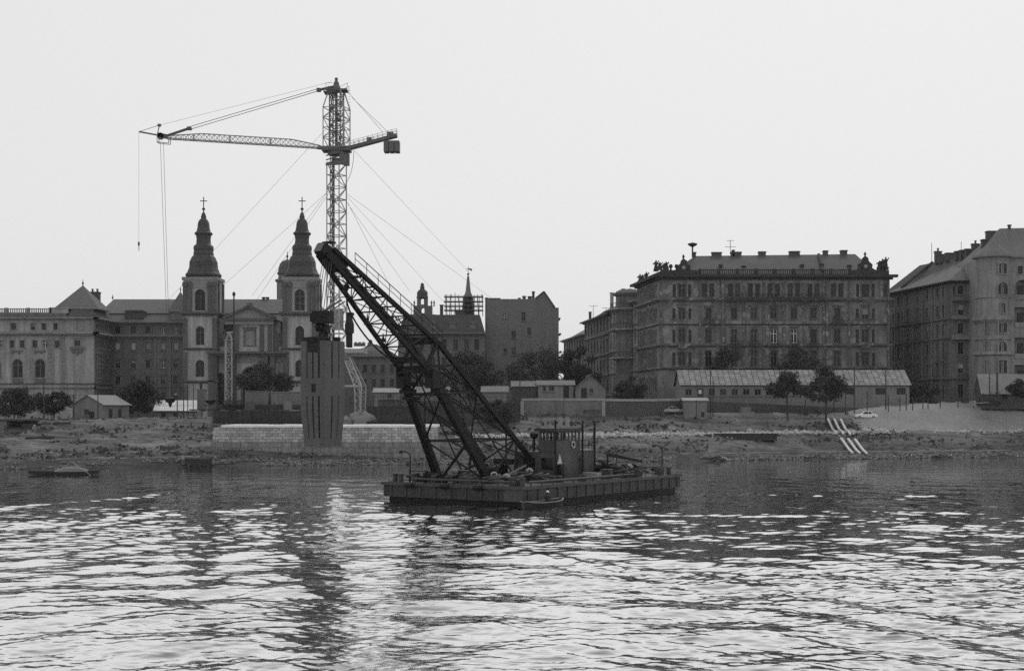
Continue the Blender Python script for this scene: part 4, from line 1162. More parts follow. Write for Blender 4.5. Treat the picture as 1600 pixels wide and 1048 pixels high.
# hook ropes and block
hk = P(266, 627, JT)
g = MB()
for dx in (-.25, .25): g.tube([P(253, 222, JT) + Vector((dx, 0, 0)), hk + Vector((dx * .5, 0, .6))], .03, 4)
g.tube([P(217, 207, JT - 1), P(217, 380, JT - 1)], .018, 4); g.build("hook_rope", M["cable"], tc)
MB().lathe(P(217, 392, JT - 1), [(.05, 0), (.06, .8), (.16, .9), (.16, 1.3), (.05, 1.5)], 8).build("auxiliary_hook", M["crane_dark"], tc)
MB().lathe(hk + Vector((0, 0, -.9)), [(.12, 0), (.25, .25), (.3, .6), (.75, .9), (.85, 1.4), (.3, 1.6)], 12).build("hook_block", bs, tc)
# portal base
z0 = tz - .2; zp = fz(552, TC)
bx0, bx1 = fx(489, TC), fx(563, TC)
for sy in (-3.6, 3.6):
    for s, xx in ((-1, bx0), (1, bx1)):
        g = MB(); top = (TX + s * 1.5, TC + sy * .35, zp); knee = (xx, TC + sy, fz(603, TC)); foot = (xx, TC + sy, z0 + .9)
        for e in (-.55, .55):
            g.bar((top[0] + e * .9, top[1], top[2]), (knee[0] + e, knee[1], knee[2]), .17); g.bar((knee[0] + e, knee[1], knee[2]), (foot[0] + e * .8, foot[1], foot[2]), .17)
        for i in range(4):
            t0, t1 = i / 4, (i + 1) / 4
            pa = [Vector((lerp(top, knee, t)[0] + e * (.9 + .1 * t), *lerp(top, knee, t)[1:])) for t in (t0, t1) for e in (-.55, .55)]
            g.bar(pa[0], pa[3] if i % 2 else pa[1], .1); g.bar(pa[1] if i % 2 else pa[0], pa[2] if i % 2 else pa[3], .09); g.bar(pa[2], pa[3], .09)
            pb = [Vector((lerp(knee, foot, t)[0] + e, *lerp(knee, foot, t)[1:])) for t in (t0, t1) for e in (-.5, .5)]
            g.bar(pb[0], pb[3], .08); g.bar(pb[2], pb[3], .07)
        g.build("portal_leg", M["pale_steel"], tc)
        g = MB().box((xx, TC + sy, z0 + .55), (2.4, 1.0, .7)); g.build("bogie", M["pale_steel"], tc)
        for e in (-.7, .7): MB().tube([(xx + e, TC + sy - .3, z0 + .35), (xx + e, TC + sy + .3, z0 + .35)], .35, 12).build("rail_wheel", M["crane_dark"], tc)
    MB().bar((bx0, TC + sy, fz(603, TC)), (bx1, TC + sy, fz(603, TC)), .22).build("portal_tie", M["pale_steel"], tc)
g = MB().box(((TX + fx(572, TC)) / 2 - .8, TC, fz(549, TC)), (6.4, 4.2, .75)); g.build("portal_platform", M["crane_grey"], tc)
part_box("platform_fascia", M["pale_steel"], tc, O, TX - 2.0, fx(572, TC) - .2, TC - 2.2, TC - 2.11, fz(551, TC), fz(548.5, TC))
g = MB().box((TX + .2, TC, fz(500, TC)), (1.7, 1.6, 3.2)); g.build("machinery_house", M["crane_grey"], tc)
g = MB().lathe(P(546, 543, TC - 1.2), [(.5, 0), (.5, 2.2), (.75, 2.4), (.75, 3.8), (.5, 4.6), (.5, 5.4), (.62, 5.5), (.62, 5.7)], 10); g.box(P(552, 491, TC - 1.2), (.3, .3, .4)); g.build("winch_drum_stack", bs, tc)
g = MB()
for px in (556, 562, 568): g.lathe(P(px, 541, TC - 1), [(.3, 0), (.34, .4), (.2, .7)], 8)
for px in (577, 579): g.lathe(P(px, 541 - (px - 577) * 2, TC - 1), [(.1, 0), (.3, .2), (.3, .5), (.1, .7)], 8)
g.build("platform_fitting", M["crane_dark"], tc)
# ------------------------------------------------------------------ left corner palace (pale limestone)
D = 280.0; F = Fr(0, D, 0, 0); gx = lambda p: fx(p, D); gzz = lambda p: fz(p, D)
lp = thing("corner_palace", "pale limestone palace with arched windows and a pyramid roofed corner at the far left", "palace", (gx(60), D, 5.5))
holes, rowsw = [], []
for p0, p1 in ((-16, -9), (-2, 4), (16, 22), (31, 38), (51, 58), (66, 74), (86, 93)): holes.append((hpx(p0, p1, 532, 543, D), "frame"))
for p0, p1 in ((-15, -7), (17, 25), (48, 55), (65, 72), (84, 90)): holes.append((hpx(p0, p1, 505, 515, D), "frame"))
for p0, p1 in ((-15, 1), (19.5, 35.5), (54.5, 70.5)): holes.append((hpx(p0, p1, 561, 590, D, True), "arch"))
for p0, p1 in ((-12, 0), (21, 33), (56, 67)): holes.append((hpx(p0, p1, 613, 640, D, True), "arch"))
w = MB(); xl, xr, xp = gx(-60), gx(149), gx(104)
facade(w, F, xl, xp, 4, gzz(497), [h for h, _ in holes]); shell(w, F, xl, xp, 14, 4, gzz(497), right=False)
w.build("wall", M["lime"], lp)
for i, (h, st) in enumerate(holes):
    window(lp, F, h, "frame" if st == "frame" else "arch", M["limetrim"], white=i in (1, 5), blind=.5 if i in (9,) else None)
w = MB(); pf = Fr(0, D - .7, 0, 0)
hp = [hpx(118, 127, 532, 541, D)]
facade(w, pf, xp, xr, 4, gzz(497), hp)
w.quad(pf.pt(xp, .7, 4), pf.pt(xp, 0, 4), pf.pt(xp, 0, gzz(497)), pf.pt(xp, .7, gzz(497)))
w.build("corner_pavilion", M["lime"], lp); window(lp, pf, hp[0], "hood", M["limetrim"])
sw = Fr(xr, D - .7, 0, R(90)); SL = 12.4
hs = [hole(1.6 + i * 1.55, z, .75, hh) for z, hh in ((gzz(515), 1.3), (gzz(543), 1.5), (gzz(568), 2.0), (gzz(590), 1.7)) for i in range(7)]
w = MB(); facade(w, sw, 0, SL, 4, gzz(497), hs); w.quad(sw.pt(SL, 0, 4), sw.pt(SL, 5, 4), sw.pt(SL, 5, gzz(497)), sw.pt(SL, 0, gzz(497)))
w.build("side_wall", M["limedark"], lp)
for h in hs: window(lp, sw, h, "sill", M["limetrim"])
for fr_, a, b in ((F, xl, xp), (pf, xp, xr), (sw, 0, SL)):
    cornice(lp, M["limetrim"], fr_, a, b, gzz(524.5), .7, .8); cornice(lp, M["limetrim"], fr_, a, b, gzz(499.5), .45, .7)
    cornice(lp, M["limetrim"], fr_, a, b, gzz(607), .3, .3, "string_course"); cornice(lp, M["limedark"], fr_, a, b, gzz(600.5), .25, .2, "string_course")
w = MB()
for i in range(9):
    w.fbox(pf, xp + .1, xr - .1, -.09, -.004, gzz(612) - .06 - i * .62 - .5, gzz(612) - i * .62); w.fbox(F, gx(76), xp - .2, -.09, -.004, gzz(612) - .06 - i * .62 - .5, gzz(612) - i * .62)
w.build("rustication", M["lime"], lp)
for i in range(11):
    z = gzz(598) + i * .82
    for a_, b_ in ((75, 85), (96, 103)): part_box("quoin", M["limetrim"], lp, F, gx(a_), gx(b_), -.12, -.004, z, z + .6)
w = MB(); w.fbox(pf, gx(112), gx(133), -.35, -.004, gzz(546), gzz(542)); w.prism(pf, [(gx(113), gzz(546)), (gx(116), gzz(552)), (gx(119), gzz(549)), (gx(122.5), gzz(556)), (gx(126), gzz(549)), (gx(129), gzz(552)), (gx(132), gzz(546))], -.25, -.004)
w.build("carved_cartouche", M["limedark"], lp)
for p0, p1 in ((20, 36), (55, 71)):
    part_box("parapet_panel", M["limedark"], lp, F, gx(p0), gx(p1), -.28, -.004, gzz(598), gzz(592))
    w = MB(); 
    for k in range(4): w.fbox(F, gx(p0 - 1 + k * 4.6), gx(p0 + 2 + k * 4.6), -.2, -.004, gzz(552 - (k % 2) * 2), gzz(547))
    w.build("carved_swag", M["limedark"], lp)
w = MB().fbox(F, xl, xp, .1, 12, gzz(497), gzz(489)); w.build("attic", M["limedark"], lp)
balustrade(lp, M["limetrim"], F, xl, gx(77), gzz(489) + .003, .95, .42, .5, 4.4)
part_box("attic_block", M["lime"], lp, F, gx(77), gx(106), .3, 9, gzz(489), gzz(480))
w = MB(); frustum(w, pf, gx(105), xr + .3, .2, 12.6, gzz(496.5), gzz(482), .9); w.build("mansard_roof", M["tiledark"], lp)
w = MB(); x0_, x1_ = fx(87, D + 1), fx(155, D + 1); a = (x0_ + x1_) / 2
hip_roof(w, pf, x0_, x1_, 1.0, 9.6, gzz(480.5), fz(446, D + 4.6) - gzz(480.5), (x1_ - x0_) / 2 - .05, (x1_ - x0_) / 2 - .05); w.build("pyramid_roof", M["tile"], lp)
part_box("eave", M["limetrim"], lp, pf, x0_, x1_, .9, 9.7, gzz(482.4), gzz(480.6))
finial(lp, pf.pt(a, 5.3, fz(446.6, D + 4.6)), 1.3, M["copper"])
chim(lp, 141, 156, 456, 484, D + 9, 1.3, M["tiledark"], 0, 2)

# ------------------------------------------------------------------ dark five storey wing
D = 292.0; F = Fr(0, D, 0, 0); gx = lambda p: fx(p, D); gzz = lambda p: fz(p, D)
wg = thing("seminary_wing", "long dark five storey wing with tiled roof between the pale palace and the church", "building", (gx(230), D, 5.5))
cols = [184, 208.5, 231.5, 255, 274.5, 298, 345, 366, 387, 408, 430]
hs = []
for r_, (y0, y1) in enumerate(((509.5, 521), (535, 548), (563, 575), (588, 600), (613, 626))):
    for c in cols:
        if c > 300 and y0 > 530: continue
        hs.append((hpx(c - 3.6, c + 3.6, y0, y1, D), r_))
w = MB(); xl, xr = gx(160), gx(500)
facade(w, F, xl, xr, 4, gzz(504), [h for h, _ in hs]); shell(w, F, xl, xr, 16, 4, gzz(504)); w.build("wall", M["wing"], wg)
for i, (h, r_) in enumerate(hs):
    window(wg, F, h, ("sill", "sill", "hood", "hood", "sill")[r_], M["wingtrim"], blind=(.85 if r_ == 1 else rnd.choice([None, None, .35])), white=(r_ == 0 and i in (3, 4)) or rnd.random() < .12)
cornice(wg, M["wingtrim"], F, xl, xr, gzz(528.5), .75, .7); cornice(wg, M["wingtrim"], F, xl, xr, gzz(506), .45, .9)
cornice(wg, M["wingtrim"], F, xl, xr, gzz(605), .3, .25, "string_course")
for p in (242, 264.5): part_box("pilaster", M["wingtrim"], wg, F, gx(p), gx(p + 3), -.25, -.004, 4, gzz(529))
w = MB(); lo = [F.pt(x, y, gzz(504)) for x, y in ((xl, -.3), (xr, -.3), (xr, 16), (xl, 16))]; hi = [F.pt(x, y, gzz(488.5)) for x, y in ((xl, 2.4), (xr, 2.4), (xr, 13), (xl, 13))]
w.hexa(lo + hi); w.build("mansard_roof", M["tile"], wg)
w = MB(); hip_roof(w, F, gx(150), xr, 2.0, 13.4, gzz(488.4), fz(467.5, D + 7.7) - gzz(488.4), 1.5, 1.5); w.build("roof", M["tile"], wg)
w = MB().fbox(F, gx(194), gx(224), .6, 3, gzz(497), gzz(486)); w.prism(F, [(gx(193), gzz(486.4)), (gx(225), gzz(486.4)), (gx(222), gzz(484)), (gx(197), gzz(484))], .4, 3); w.build("dormer", M["tiledark"], wg)
w = MB().fbox(F, gx(267), gx(289), .2, 4, gzz(500), gzz(487)); w.build("dormer", M["wingtrim"], wg)
w = MB(); hip_roof(w, F, gx(262), gx(292), -.2, 6, gzz(487), fz(455, D + 2.9) - gzz(487), gx(277) - gx(262), gx(277) - gx(262)); w.build("dormer_roof", M["tile"], wg)
window(wg, Fr(0, D + .0, 0, 0), hpx(274, 281, 490, 499, D), None, depth=.15)
finial(wg, (gx(277), D + 2.9, fz(455.2, D + 2.9)), 1.0, M["copper"], .18); finial(wg, P(176, 468, D + 7.7), 1.1, M["copper"], .2)
for p in (412, 418): chim(wg, p - 2, p + 2, 464, 470, D + 7.7, .5)

# ------------------------------------------------------------------ twin towered church
D = 282.0; F = Fr(0, D, 0, 0); gx = lambda p: fx(p, D); gzz = lambda p: fz(p, D); S = D / FPX
ch = thing("twin_towered_church", "baroque church with two dark helmeted towers and a pediment facade behind the crane", "church", (gx(393), D, 6))
spire_prof = [(25.5, 436), (26, 433), (28.5, 431), (29, 428), (26, 424.5), (23, 417), (22.4, 408), (19, 400.5), (16, 397.5), (16.4, 396), (15.4, 390), (16.2, 388), (16, 383.5), (13.2, 381), (11.8, 379.5), (11.3, 372), (12.2, 366), (14.2, 364.6), (14.6, 362.4), (11.4, 360), (9.8, 354), (9.3, 348), (8.4, 344.5), (6.2, 341), (4.2, 339.6), (4.4, 337), (3.0, 332), (.9, 328.6), (1.0, 326.5), (2.7, 325), (2.6, 323.6), (.6, 322)]
def cluster(par, xa, xb, y0, z0, z1, m, name="pilaster"): return part_box(name, m, par, F, xa, xb, y0, y0 + .5, z0, z1)
for cx, lft in ((314.6, True), (469.6, False)):
    a, b = gx(cx - 26), gx(cx + 26)
    yb = -1.2
    tfr = Fr(0, D + yb, 0, 0)
    hs = [hpx(cx - 8, cx + 8, 452.5, 486, D, True), hpx(cx - 6.8, cx + 6.8, 510, 539.5, D, True), hpx(cx - 6.8, cx + 6.8, 562.5, 589, D, True)]
    w = MB(); facade(w, tfr, a, b, 4, gzz(438), hs, .5); shell(w, tfr, a, b, b - a, 4, gzz(438)); w.build("tower_wall", M["churchwall"], ch)
    for h in hs: window(ch, tfr, h, "arch", M["churchlight"], depth=.45)
    for z0, z1 in ((gzz(490), gzz(441)),):
        for u0, u1 in ((-26.3, -20), (-17.5, -12.5), (12.5, 17.5), (20, 26.3)):
            cluster(ch, gx(cx + u0), gx(cx + u1), yb - .38, z0, z1, M["churchtrim"]); 
            part_box("capital", M["churchtrim"], ch, F, gx(cx + u0 - .7), gx(cx + u1 + .7), yb - .5, yb + .2, z1 - .9, z1 - .25)
        for yy in (1.0, 5.2): part_box("side_pilaster", M["churchtrim"], ch, F, b + .003, b + .3, yb + yy, yb + yy + .9, z0, z1); 
    part_box("panel", M["churchlight"], ch, F, gx(cx - 11.5), gx(cx + 11.5), yb - .12, yb - .004, gzz(451), gzz(441.5))
    for z0, z1 in ((gzz(545), gzz(497)), (gzz(597), gzz(550)), (4, gzz(601))):
        for u0, u1 in ((-26.3, -19.5), (19.5, 26.3)): cluster(ch, gx(cx + u0), gx(cx + u1), yb - .28, z0, z1, M["churchtrim"])
        part_box("side_pilaster", M["churchtrim"], ch, F, b + .003, b + .22, yb + .4, yb + 2.0, z0, z1)
    for yy, hh, out in ((494, .8, .75), (547.5, .5, .45), (598.5, .5, .45)):
        w = MB(); z = gzz(yy)
        for o_, za, zb in ((out * .5, 0, hh * .5), (out, hh * .5 + .002, hh)): w.fbox(tfr, a - o_, b + o_, -o_, (b - a) + o_, z + za, z + zb)
        w.build("tower_cornice", M["churchtrim"], ch)
    w = MB(); w.fbox(tfr, a - .25, b + .25, -.25, b - a + .25, gzz(438.5), gzz(433.5)); w.build("tower_frieze", M["churchlight"], ch)
    cc = (gx(cx), D + yb + (b - a) / 2, 0)
    pr = [(r_ * S * .96, gzz(y)) for r_, y in spire_prof]
    w = MB(); w.lathe(cc, pr, 16, .30); w.build("helmet_spire", M["copper"], ch, False)
    w = MB(); zc = gzz(323); ht = gzz(306) - zc
    w.bar((cc[0], cc[1], zc), (cc[0], cc[1], zc + ht), .16); w.bar((cc[0] - .62, cc[1], zc + ht * .66), (cc[0] + .62, cc[1], zc + ht * .66), .16)
    for dx, dz in ((-.62, .66), (.62, .66), (0, 1)): w.lathe((cc[0] + dx, cc[1], zc + ht * dz - .1), [(.03, 0), (.14, .1), (.03, .2)], 6)
    w.build("cross", M["iron"], ch)
    ring(Vector((cc[0] - .2, cc[1] - 23.2 * S, gzz(411))), O, .33, .1, "round_dormer", M["churchtrim"], ch)
# central gable storey
yc = -.2; cf = Fr(0, D + yc, 0, 0)
a, b = gx(342.6), gx(444.6)
h0 = hpx(383, 398.5, 516, 539.5, D); hd = [hpx(338.5, 351, 582, 640, D, True), hpx(379, 407, 574, 640, D, True), hpx(436, 447, 582, 640, D, True)]
w = MB(); facade(w, cf, a, b, 4, gzz(556), hd, .6); w.quad(cf.pt(a, 0, gzz(556)), cf.pt(b, 0, gzz(556)), cf.pt(b, 18, gzz(556)), cf.pt(a, 18, gzz(556))); w.build("facade_wall", M["churchwall"], ch)
for h in hd[:1] + hd[2:]: window(ch, cf, h, "arch", M["churchlight"], depth=.5)
o = part_box("portal_door", M["timber"], ch, cf, gx(379.5), gx(406.5), .5, .6, 4, gzz(574) - 1.0); link("portal_surround", surround_mesh(hd[1]["w"], hd[1]["h"], "arch", M["churchtrim"]), o, cf.pt(hd[1]["x"], .3, hd[1]["z"]) - WL[ch])
a2, b2 = gx(366), gx(427)
w = MB(); facade(w, cf, a2, b2, gzz(550), gzz(498), [h0], .35); shell(w, cf, a2, b2, 20, gzz(550), gzz(498)); w.build("gable_storey", M["churchwall"], ch)
part_box("niche_panel", M["churchlight"], ch, cf, h0["x"] - h0["w"] / 2, h0["x"] + h0["w"] / 2, .2, .3, h0["z"], h0["z"] + h0["h"])
link("niche_surround", surround_mesh(h0["w"], h0["h"], "hood", M["churchtrim"]), ch, cf.pt(h0["x"], .3, h0["z"]) - WL[ch])
for u0, u1 in ((367, 373.5), (406.5, 412.5), (419, 425.5)): part_box("pilaster", M["churchtrim"], ch, cf, gx(u0), gx(u1), -.35, -.004, gzz(548), gzz(507))
w = MB(); w.fbox(cf, gx(352), gx(428), -.5, 3, gzz(507), gzz(501.5)); w.build("entablature", M["churchlight"], ch)
w = MB(); w.fbox(cf, gx(350), gx(430), -.9, 3, gzz(501.3), gzz(497.5)); w.build("gable_cornice", M["churchtrim"], ch)
w = MB().prism(cf, [(gx(354), gzz(497.4)), (gx(428), gzz(497.4)), (gx(391), gzz(480))], -.35, 19); w.build("pediment", M["churchlight"], ch)
w = MB(); ax, az = gx(391), gzz(477)
for e in (gx(350), gx(431)): w.bar((e, D + yc - .3, gzz(497)), (ax, D + yc - .3, az - .2), 1.5, .5)
w.box((ax, D + yc - .3, az), (.9, 1.3, .8)); w.build("raking_cornice", M["churchtrim"], ch)
for e, s in ((366, -1), (427, 1)):          # volutes beside the gable storey
    pts = [(gx(e), gzz(549)), (gx(e + s * 25), gzz(549)), (gx(e + s * 25), gzz(543)), (gx(e + s * 17), gzz(541)), (gx(e + s * 12), gzz(533)), (gx(e + s * 9), gzz(521)), (gx(e), gzz(514))]
    if s < 0: pts = pts[::-1]
    MB().prism(cf, pts, .3, 1.2).build("volute", M["churchtrim"], ch)
    MB().lathe((gx(e + s * 16), D + .4, gzz(541)), [(.45, 0), (.3, .5), (.6, 1.2), (.55, 2.0), (.25, 2.6), (.35, 2.9), (.2, 3.3)], 10).build("urn", M["churchtrim"], ch)
    part_box("attic_pedestal", M["churchlight"], ch, cf, gx(e + s * 16 - 7), gx(e + s * 16 + 7), -.05, .25, gzz(549), gzz(541.5))
w = MB(); w.fbox(cf, gx(330), gx(450), -1.6, .2, gzz(556), gzz(553)); w.fbox(cf, gx(326), gx(453), -2.1, .2, gzz(552.9), gzz(549.5)); w.build("main_cornice", M["churchtrim"], ch)
part_box("frieze", M["churchlight"], ch, cf, gx(343.4), gx(444), -.25, -.004, gzz(566), gzz(561))
for u0, u1 in ((328, 337), (354, 361), (364, 370), (415, 421), (424, 431), (447, 453)):
    part_box("pilaster", M["churchtrim"], ch, cf, gx(u0), gx(u1), -1.45, .1, 4, gzz(556.2))
w = MB().prism(cf, [(gx(352), gzz(498)), (gx(430), gzz(498)), (gx(391), gzz(478.5))], 3, 30); w.build("nave_roof", M["tile"], ch)

# domed turret behind the right tower
D = 330.0; S = D / FPX
td = thing("domed_turret", "small dark dome with finial peeping out behind the right church tower", "turret", (fx(449, D), D, 10))
w = MB(); c = (fx(449, D), D, 0)
w.lathe(c, [(16.5 * S, 10), (16.5 * S, fz(441, D)), (19 * S, fz(440, D)), (19 * S, fz(437, D)), (14.5 * S, fz(436, D)), (14 * S, fz(429, D))], 12); w.build("drum", M["wing"], td)
w = MB(); w.lathe(c, [(15.8 * S, fz(428.9, D)), (16 * S, fz(427, D)), (14.6 * S, fz(425, D)), (14 * S, fz(420, D)), (12 * S, fz(413, D)), (8.5 * S, fz(408.5, D)), (3 * S, fz(406.4, D)), (1.2 * S, fz(405, D))], 16); w.build("dome", M["tiledark"], td, True)
finial(td, (c[0], c[1], fz(406, D)), 2.0, M["copper"], .25)

# ------------------------------------------------------------------ old blocks in the middle distance
D = 318.0; F = Fr(0, D, 0, 0); gx = lambda p: fx(p, D); gzz = lambda p: fz(p, D)
sm = thing("low_mansard_house", "grey house with a low curved roof seen between the crane portal and the jib", "house", (gx(588), D, 6))
hs = [hpx(c - 3, c + 3, y0, y1, D) for c in (556, 570, 584, 598, 612, 626) for y0, y1 in ((570, 582), (592, 604))]
w = MB(); facade(w, F, gx(535), gx(640), 4, gzz(558), hs); shell(w, F, gx(535), gx(640), 14, 4, gzz(558)); w.build("wall", M["mid"], sm)
for h in hs: window(sm, F, h, "sill", M["mid"])
w = MB(); frustum(w, F, gx(533), gx(622), -.4, 14, gzz(558), gzz(547), 2.2); w.build("mansard_roof", M["tiledark"], sm)
w = MB(); hip_roof(w, F, gx(549), gx(606), 2, 12, gzz(547), fz(538, D + 7) - gzz(547), 5, 5); w.build("roof", M["tiledark"], sm)
cornice(sm, M["mid"], F, gx(535), gx(640), gzz(559), .4, .5)

D = 330.0; F = Fr(0, D, 0, 0); gx = lambda p: fx(p, D); gzz = lambda p: fz(p, D)
ob = thing("mansard_block", "grey stucco block with a tall mansard roof left of the blank gable wall", "building", (gx(690), D, 6))
hs = [hpx(c - 3.6, c + 3.6, y0, y1, D) for c in (640, 658, 676, 694, 712, 729, 745) for y0, y1 in ((530, 546), (558, 574), (586, 602))]
w = MB(); facade(w, F, gx(622), gx(757.5), 4, gzz(521), hs); shell(w, F, gx(622), gx(757.5), 15, 4, gzz(521)); w.build("wall", M["mid"], ob)
for h in hs: window(ob, F, h, "frame", M["mid"])
cornice(ob, M["mid"], F, gx(622), gx(754), gzz(523.5), .6, .9)
w = MB(); frustum(w, F, gx(623), gx(757.5), 0, 16, gzz(519.5), gzz(491), 1.2); w.build("mansard_roof", M["tiledark"], ob)
for c in (676, 707, 738):
    w = MB(); w.fbox(F, gx(c - 5), gx(c + 5), .3, 2, gzz(516), gzz(505)); w.prism(F, [(gx(c - 6), gzz(505)), (gx(c + 6), gzz(505)), (gx(c), gzz(501))], .1, 2); w.build("dormer", M["mid"], ob)
for c in (690, 715, 721): chim(ob, c - 2.5, c + 2.5, 484 if c != 690 else 476, 493, D + 6, .8)

D = 345.0; F = Fr(0, D, 0, 0); gx = lambda p: fx(p, D); gzz = lambda p: fz(p, D); S = D / FPX
bf_ = thing("belfry", "small dark open belfry with onion cap left of the scaffolded spire", "belfry", (gx(660), D, 10))
w = MB(); c = (gx(660), D + 2, 0)
w.fbox(F, gx(640), gx(680), 0, 4.5, 10, gzz(491)); w.build("base", M["wing"], bf_)
def arched(mb, fr, x0, x1, z0, z1, hw, zs, d):
    facade(mb, fr, x0, x1, z0, z1, [hole((x0 + x1) / 2, z0 + .3, hw * 2, zs, True)], d); facade(mb, Fr(*fr.pt(x1, d * 2, 0), fr.a + math.pi), 0, x1 - x0, z0, z1, [hole((x1 - x0) / 2, z0 + .3, hw * 2, zs, True)], d)
    mb.quad(fr.pt(x0, d * 2, z0), fr.pt(x0, 0, z0), fr.pt(x0, 0, z1), fr.pt(x0, d * 2, z1)); mb.quad(fr.pt(x1, 0, z0), fr.pt(x1, d * 2, z0), fr.pt(x1, d * 2, z1), fr.pt(x1, 0, z1))
    mb.quad(fr.pt(x0, 0, z1), fr.pt(x1, 0, z1), fr.pt(x1, d * 2, z1), fr.pt(x0, d * 2, z1))
w = MB(); arched(w, F, gx(646), gx(675), gzz(491), gzz(477.5), 2.6 * S, 8.5 * S, 1.2); w.build("lower_stage", M["wing"], bf_)
w = MB(); arched(w, F, gx(651.5), gx(668), gzz(477.5), gzz(465), 2.6 * S, 9.5 * S, .9); w.build("lantern", M["wing"], bf_)
for p in (647, 674, 678): MB().lathe((gx(p), D + .8, gzz(478)), [(.25, 0), (.1, .5), (.25, .8), (.02, 1.5)], 6).build("pinnacle", M["wing"], bf_)
w = MB(); w.lathe((gx(659.5), D + .9, 0), [(9.4 * S, gzz(465.5)), (9 * S, gzz(464)), (8.2 * S, gzz(460)), (8.6 * S, gzz(457)), (6.5 * S, gzz(453.5)), (3.8 * S, gzz(451.5)), (3.2 * S, gzz(449)), (4.2 * S, gzz(448)), (2.2 * S, gzz(446.5)), (3.2 * S, gzz(444.5)), (2.6 * S, gzz(443.3)), (.5 * S, gzz(441))], 10); w.build("onion_cap", M["copper"], bf_, True)

D = 360.0; F = Fr(0, D, 0, 0); gx = lambda p: fx(p, D); gzz = lambda p: fz(p, D); S = D / FPX
sp = thing("needle_spire", "slender spire with ball and vane rising out of a scaffold", "spire", (gx(731), D, 12))
c = (gx(731.5), D, 0)
w = MB(); w.lathe(c, [(11 * S, 12), (10 * S, gzz(490)), (8.5 * S, gzz(470)), (8.6 * S, gzz(466)), (6.4 * S, gzz(462)), (5.2 * S, gzz(458)), (4.4 * S, gzz(457)), (4.0 * S, gzz(455)), (1.6 * S, gzz(432)), (.6 * S, gzz(430.5)), (1.8 * S, gzz(429)), (1.8 * S, gzz(427.6)), (.5 * S, gzz(426.5))], 10); w.build("spire_body", M["mid"], sp)
w = MB(); w.bar((c[0], D, gzz(427)), (c[0], D, gzz(416)), .12); w.bar((c[0] - .5, D, gzz(420.5)), (c[0] + .5, D, gzz(420.5)), .1); w.build("vane_rod", M["iron"], sp)
w = MB().prism(Fr(c[0], D - .04, 0, R(12)), [(.1, gzz(421)), (.5, gzz(422)), (1.0, gzz(424)), (.9, gzz(422)), (1.1, gzz(420)), (.55, gzz(419.5)), (.1, gzz(419))], 0, .08); w.build("weather_vane", M["iron"], sp)
sc = thing("scaffold", "timber scaffold of poles and ledgers wrapped round the spire's base", "scaffold", (gx(726), D - 3, 12))
px_s = [697.5, 704, 711, 718, 726, 733, 741, 748, 754]
for yy in (-4.5, -1.5, 3.5):
    for i, p in enumerate(px_s): w = MB().bar((gx(p) + rnd.uniform(-.15, .15), D + yy, gzz(493)), (gx(p) + rnd.uniform(-.3, .3), D + yy, gzz(462 + rnd.uniform(-3, 3))), .13); w.build("scaffold_pole", M["scaffold"], sc)
for k, y_ in enumerate((487, 480.5, 473.5, 466)):
    w = MB().fbox(F, gx(695), gx(755.5), -4.7, -1.2, gzz(y_), gzz(y_) + .1); w.build("scaffold_deck", M["scaffold"], sc)
    w = MB(); 
    for yy in (-4.5, -1.5): w.bar((gx(694.5), D + yy, gzz(y_ - 2)), (gx(755.5), D + yy, gzz(y_ - 2)), .09)
    w.build("ledger", M["scaffold"], sc)

D = 335.0; F = Fr(0, D, 0, 0); gx = lambda p: fx(p, D); gzz = lambda p: fz(p, D)
gb = thing("blank_gable_house", "tall house with a blank brick end wall, few small windows and a stepped gable", "house", (gx(815), D, 6))
hs = [hpx(786, 791, 490, 497, D), hpx(815, 821, 488, 501, D), hpx(799, 806, 517, 528, D), hpx(824, 830, 512, 524, D), hpx(787, 792, 544, 552, D), hpx(799.5, 806, 543, 555, D)]
w = MB(); facade(w, F, gx(758), gx(873), 4, gzz(482), hs, .25); 
facade(w, F, gx(758), gx(836), gzz(482), gzz(467), [])
w.add([F.pt(gx(836), 0, gzz(482)), F.pt(gx(871), 0, gzz(482)), F.pt(gx(866.5), 0, gzz(480)), F.pt(gx(850), 0, gzz(456)), F.pt(gx(836), 0, gzz(467))], ((0, 1, 2, 3, 4),))
w.quad(F.pt(gx(873), 0, 4), F.pt(gx(873), 14, 4), F.pt(gx(873), 14, gzz(482)), F.pt(gx(873), 0, gzz(482)))
w.quad(F.pt(gx(758), 14, 4), F.pt(gx(758), 0, 4), F.pt(gx(758), 0, gzz(467)), F.pt(gx(758), 14, gzz(467)))
w.build("wall", M["gable"], gb)
for h in hs: window(gb, F, h, "sill", M["gable"], depth=.22, white=h is hs[0])
w = MB(); w.quad(F.pt(gx(758), 0, gzz(467)), F.pt(gx(836), 0, gzz(467)), F.pt(gx(836), 14, gzz(467)), F.pt(gx(758), 14, gzz(467)))
w.fbox(F, gx(757.5), gx(782), -.06, 1.0, gzz(467), gzz(465.5)); w.prism(F, [(gx(836), gzz(467)), (gx(871), gzz(482)), (gx(866.5), gzz(480)), (gx(850), gzz(456))], .02, 14); w.build("roof", M["tiledark"], gb)
w = MB(); w.bar(F.pt(gx(836), -.05, gzz(466.6)), F.pt(gx(850), -.05, gzz(455.4)), .35); w.bar(F.pt(gx(850), -.05, gzz(455.4)), F.pt(gx(867), -.05, gzz(480.2)), .35); w.build("gable_coping", M["tiledark"], gb)
part_box("parapet", M["gable"], gb, F, gx(866), gx(873), -.05, 4, gzz(482), gzz(480.5)); part_box("corner_quoin", M["limedark"], gb, F, gx(758), gx(760.5), -.12, -.004, 4, gzz(466))
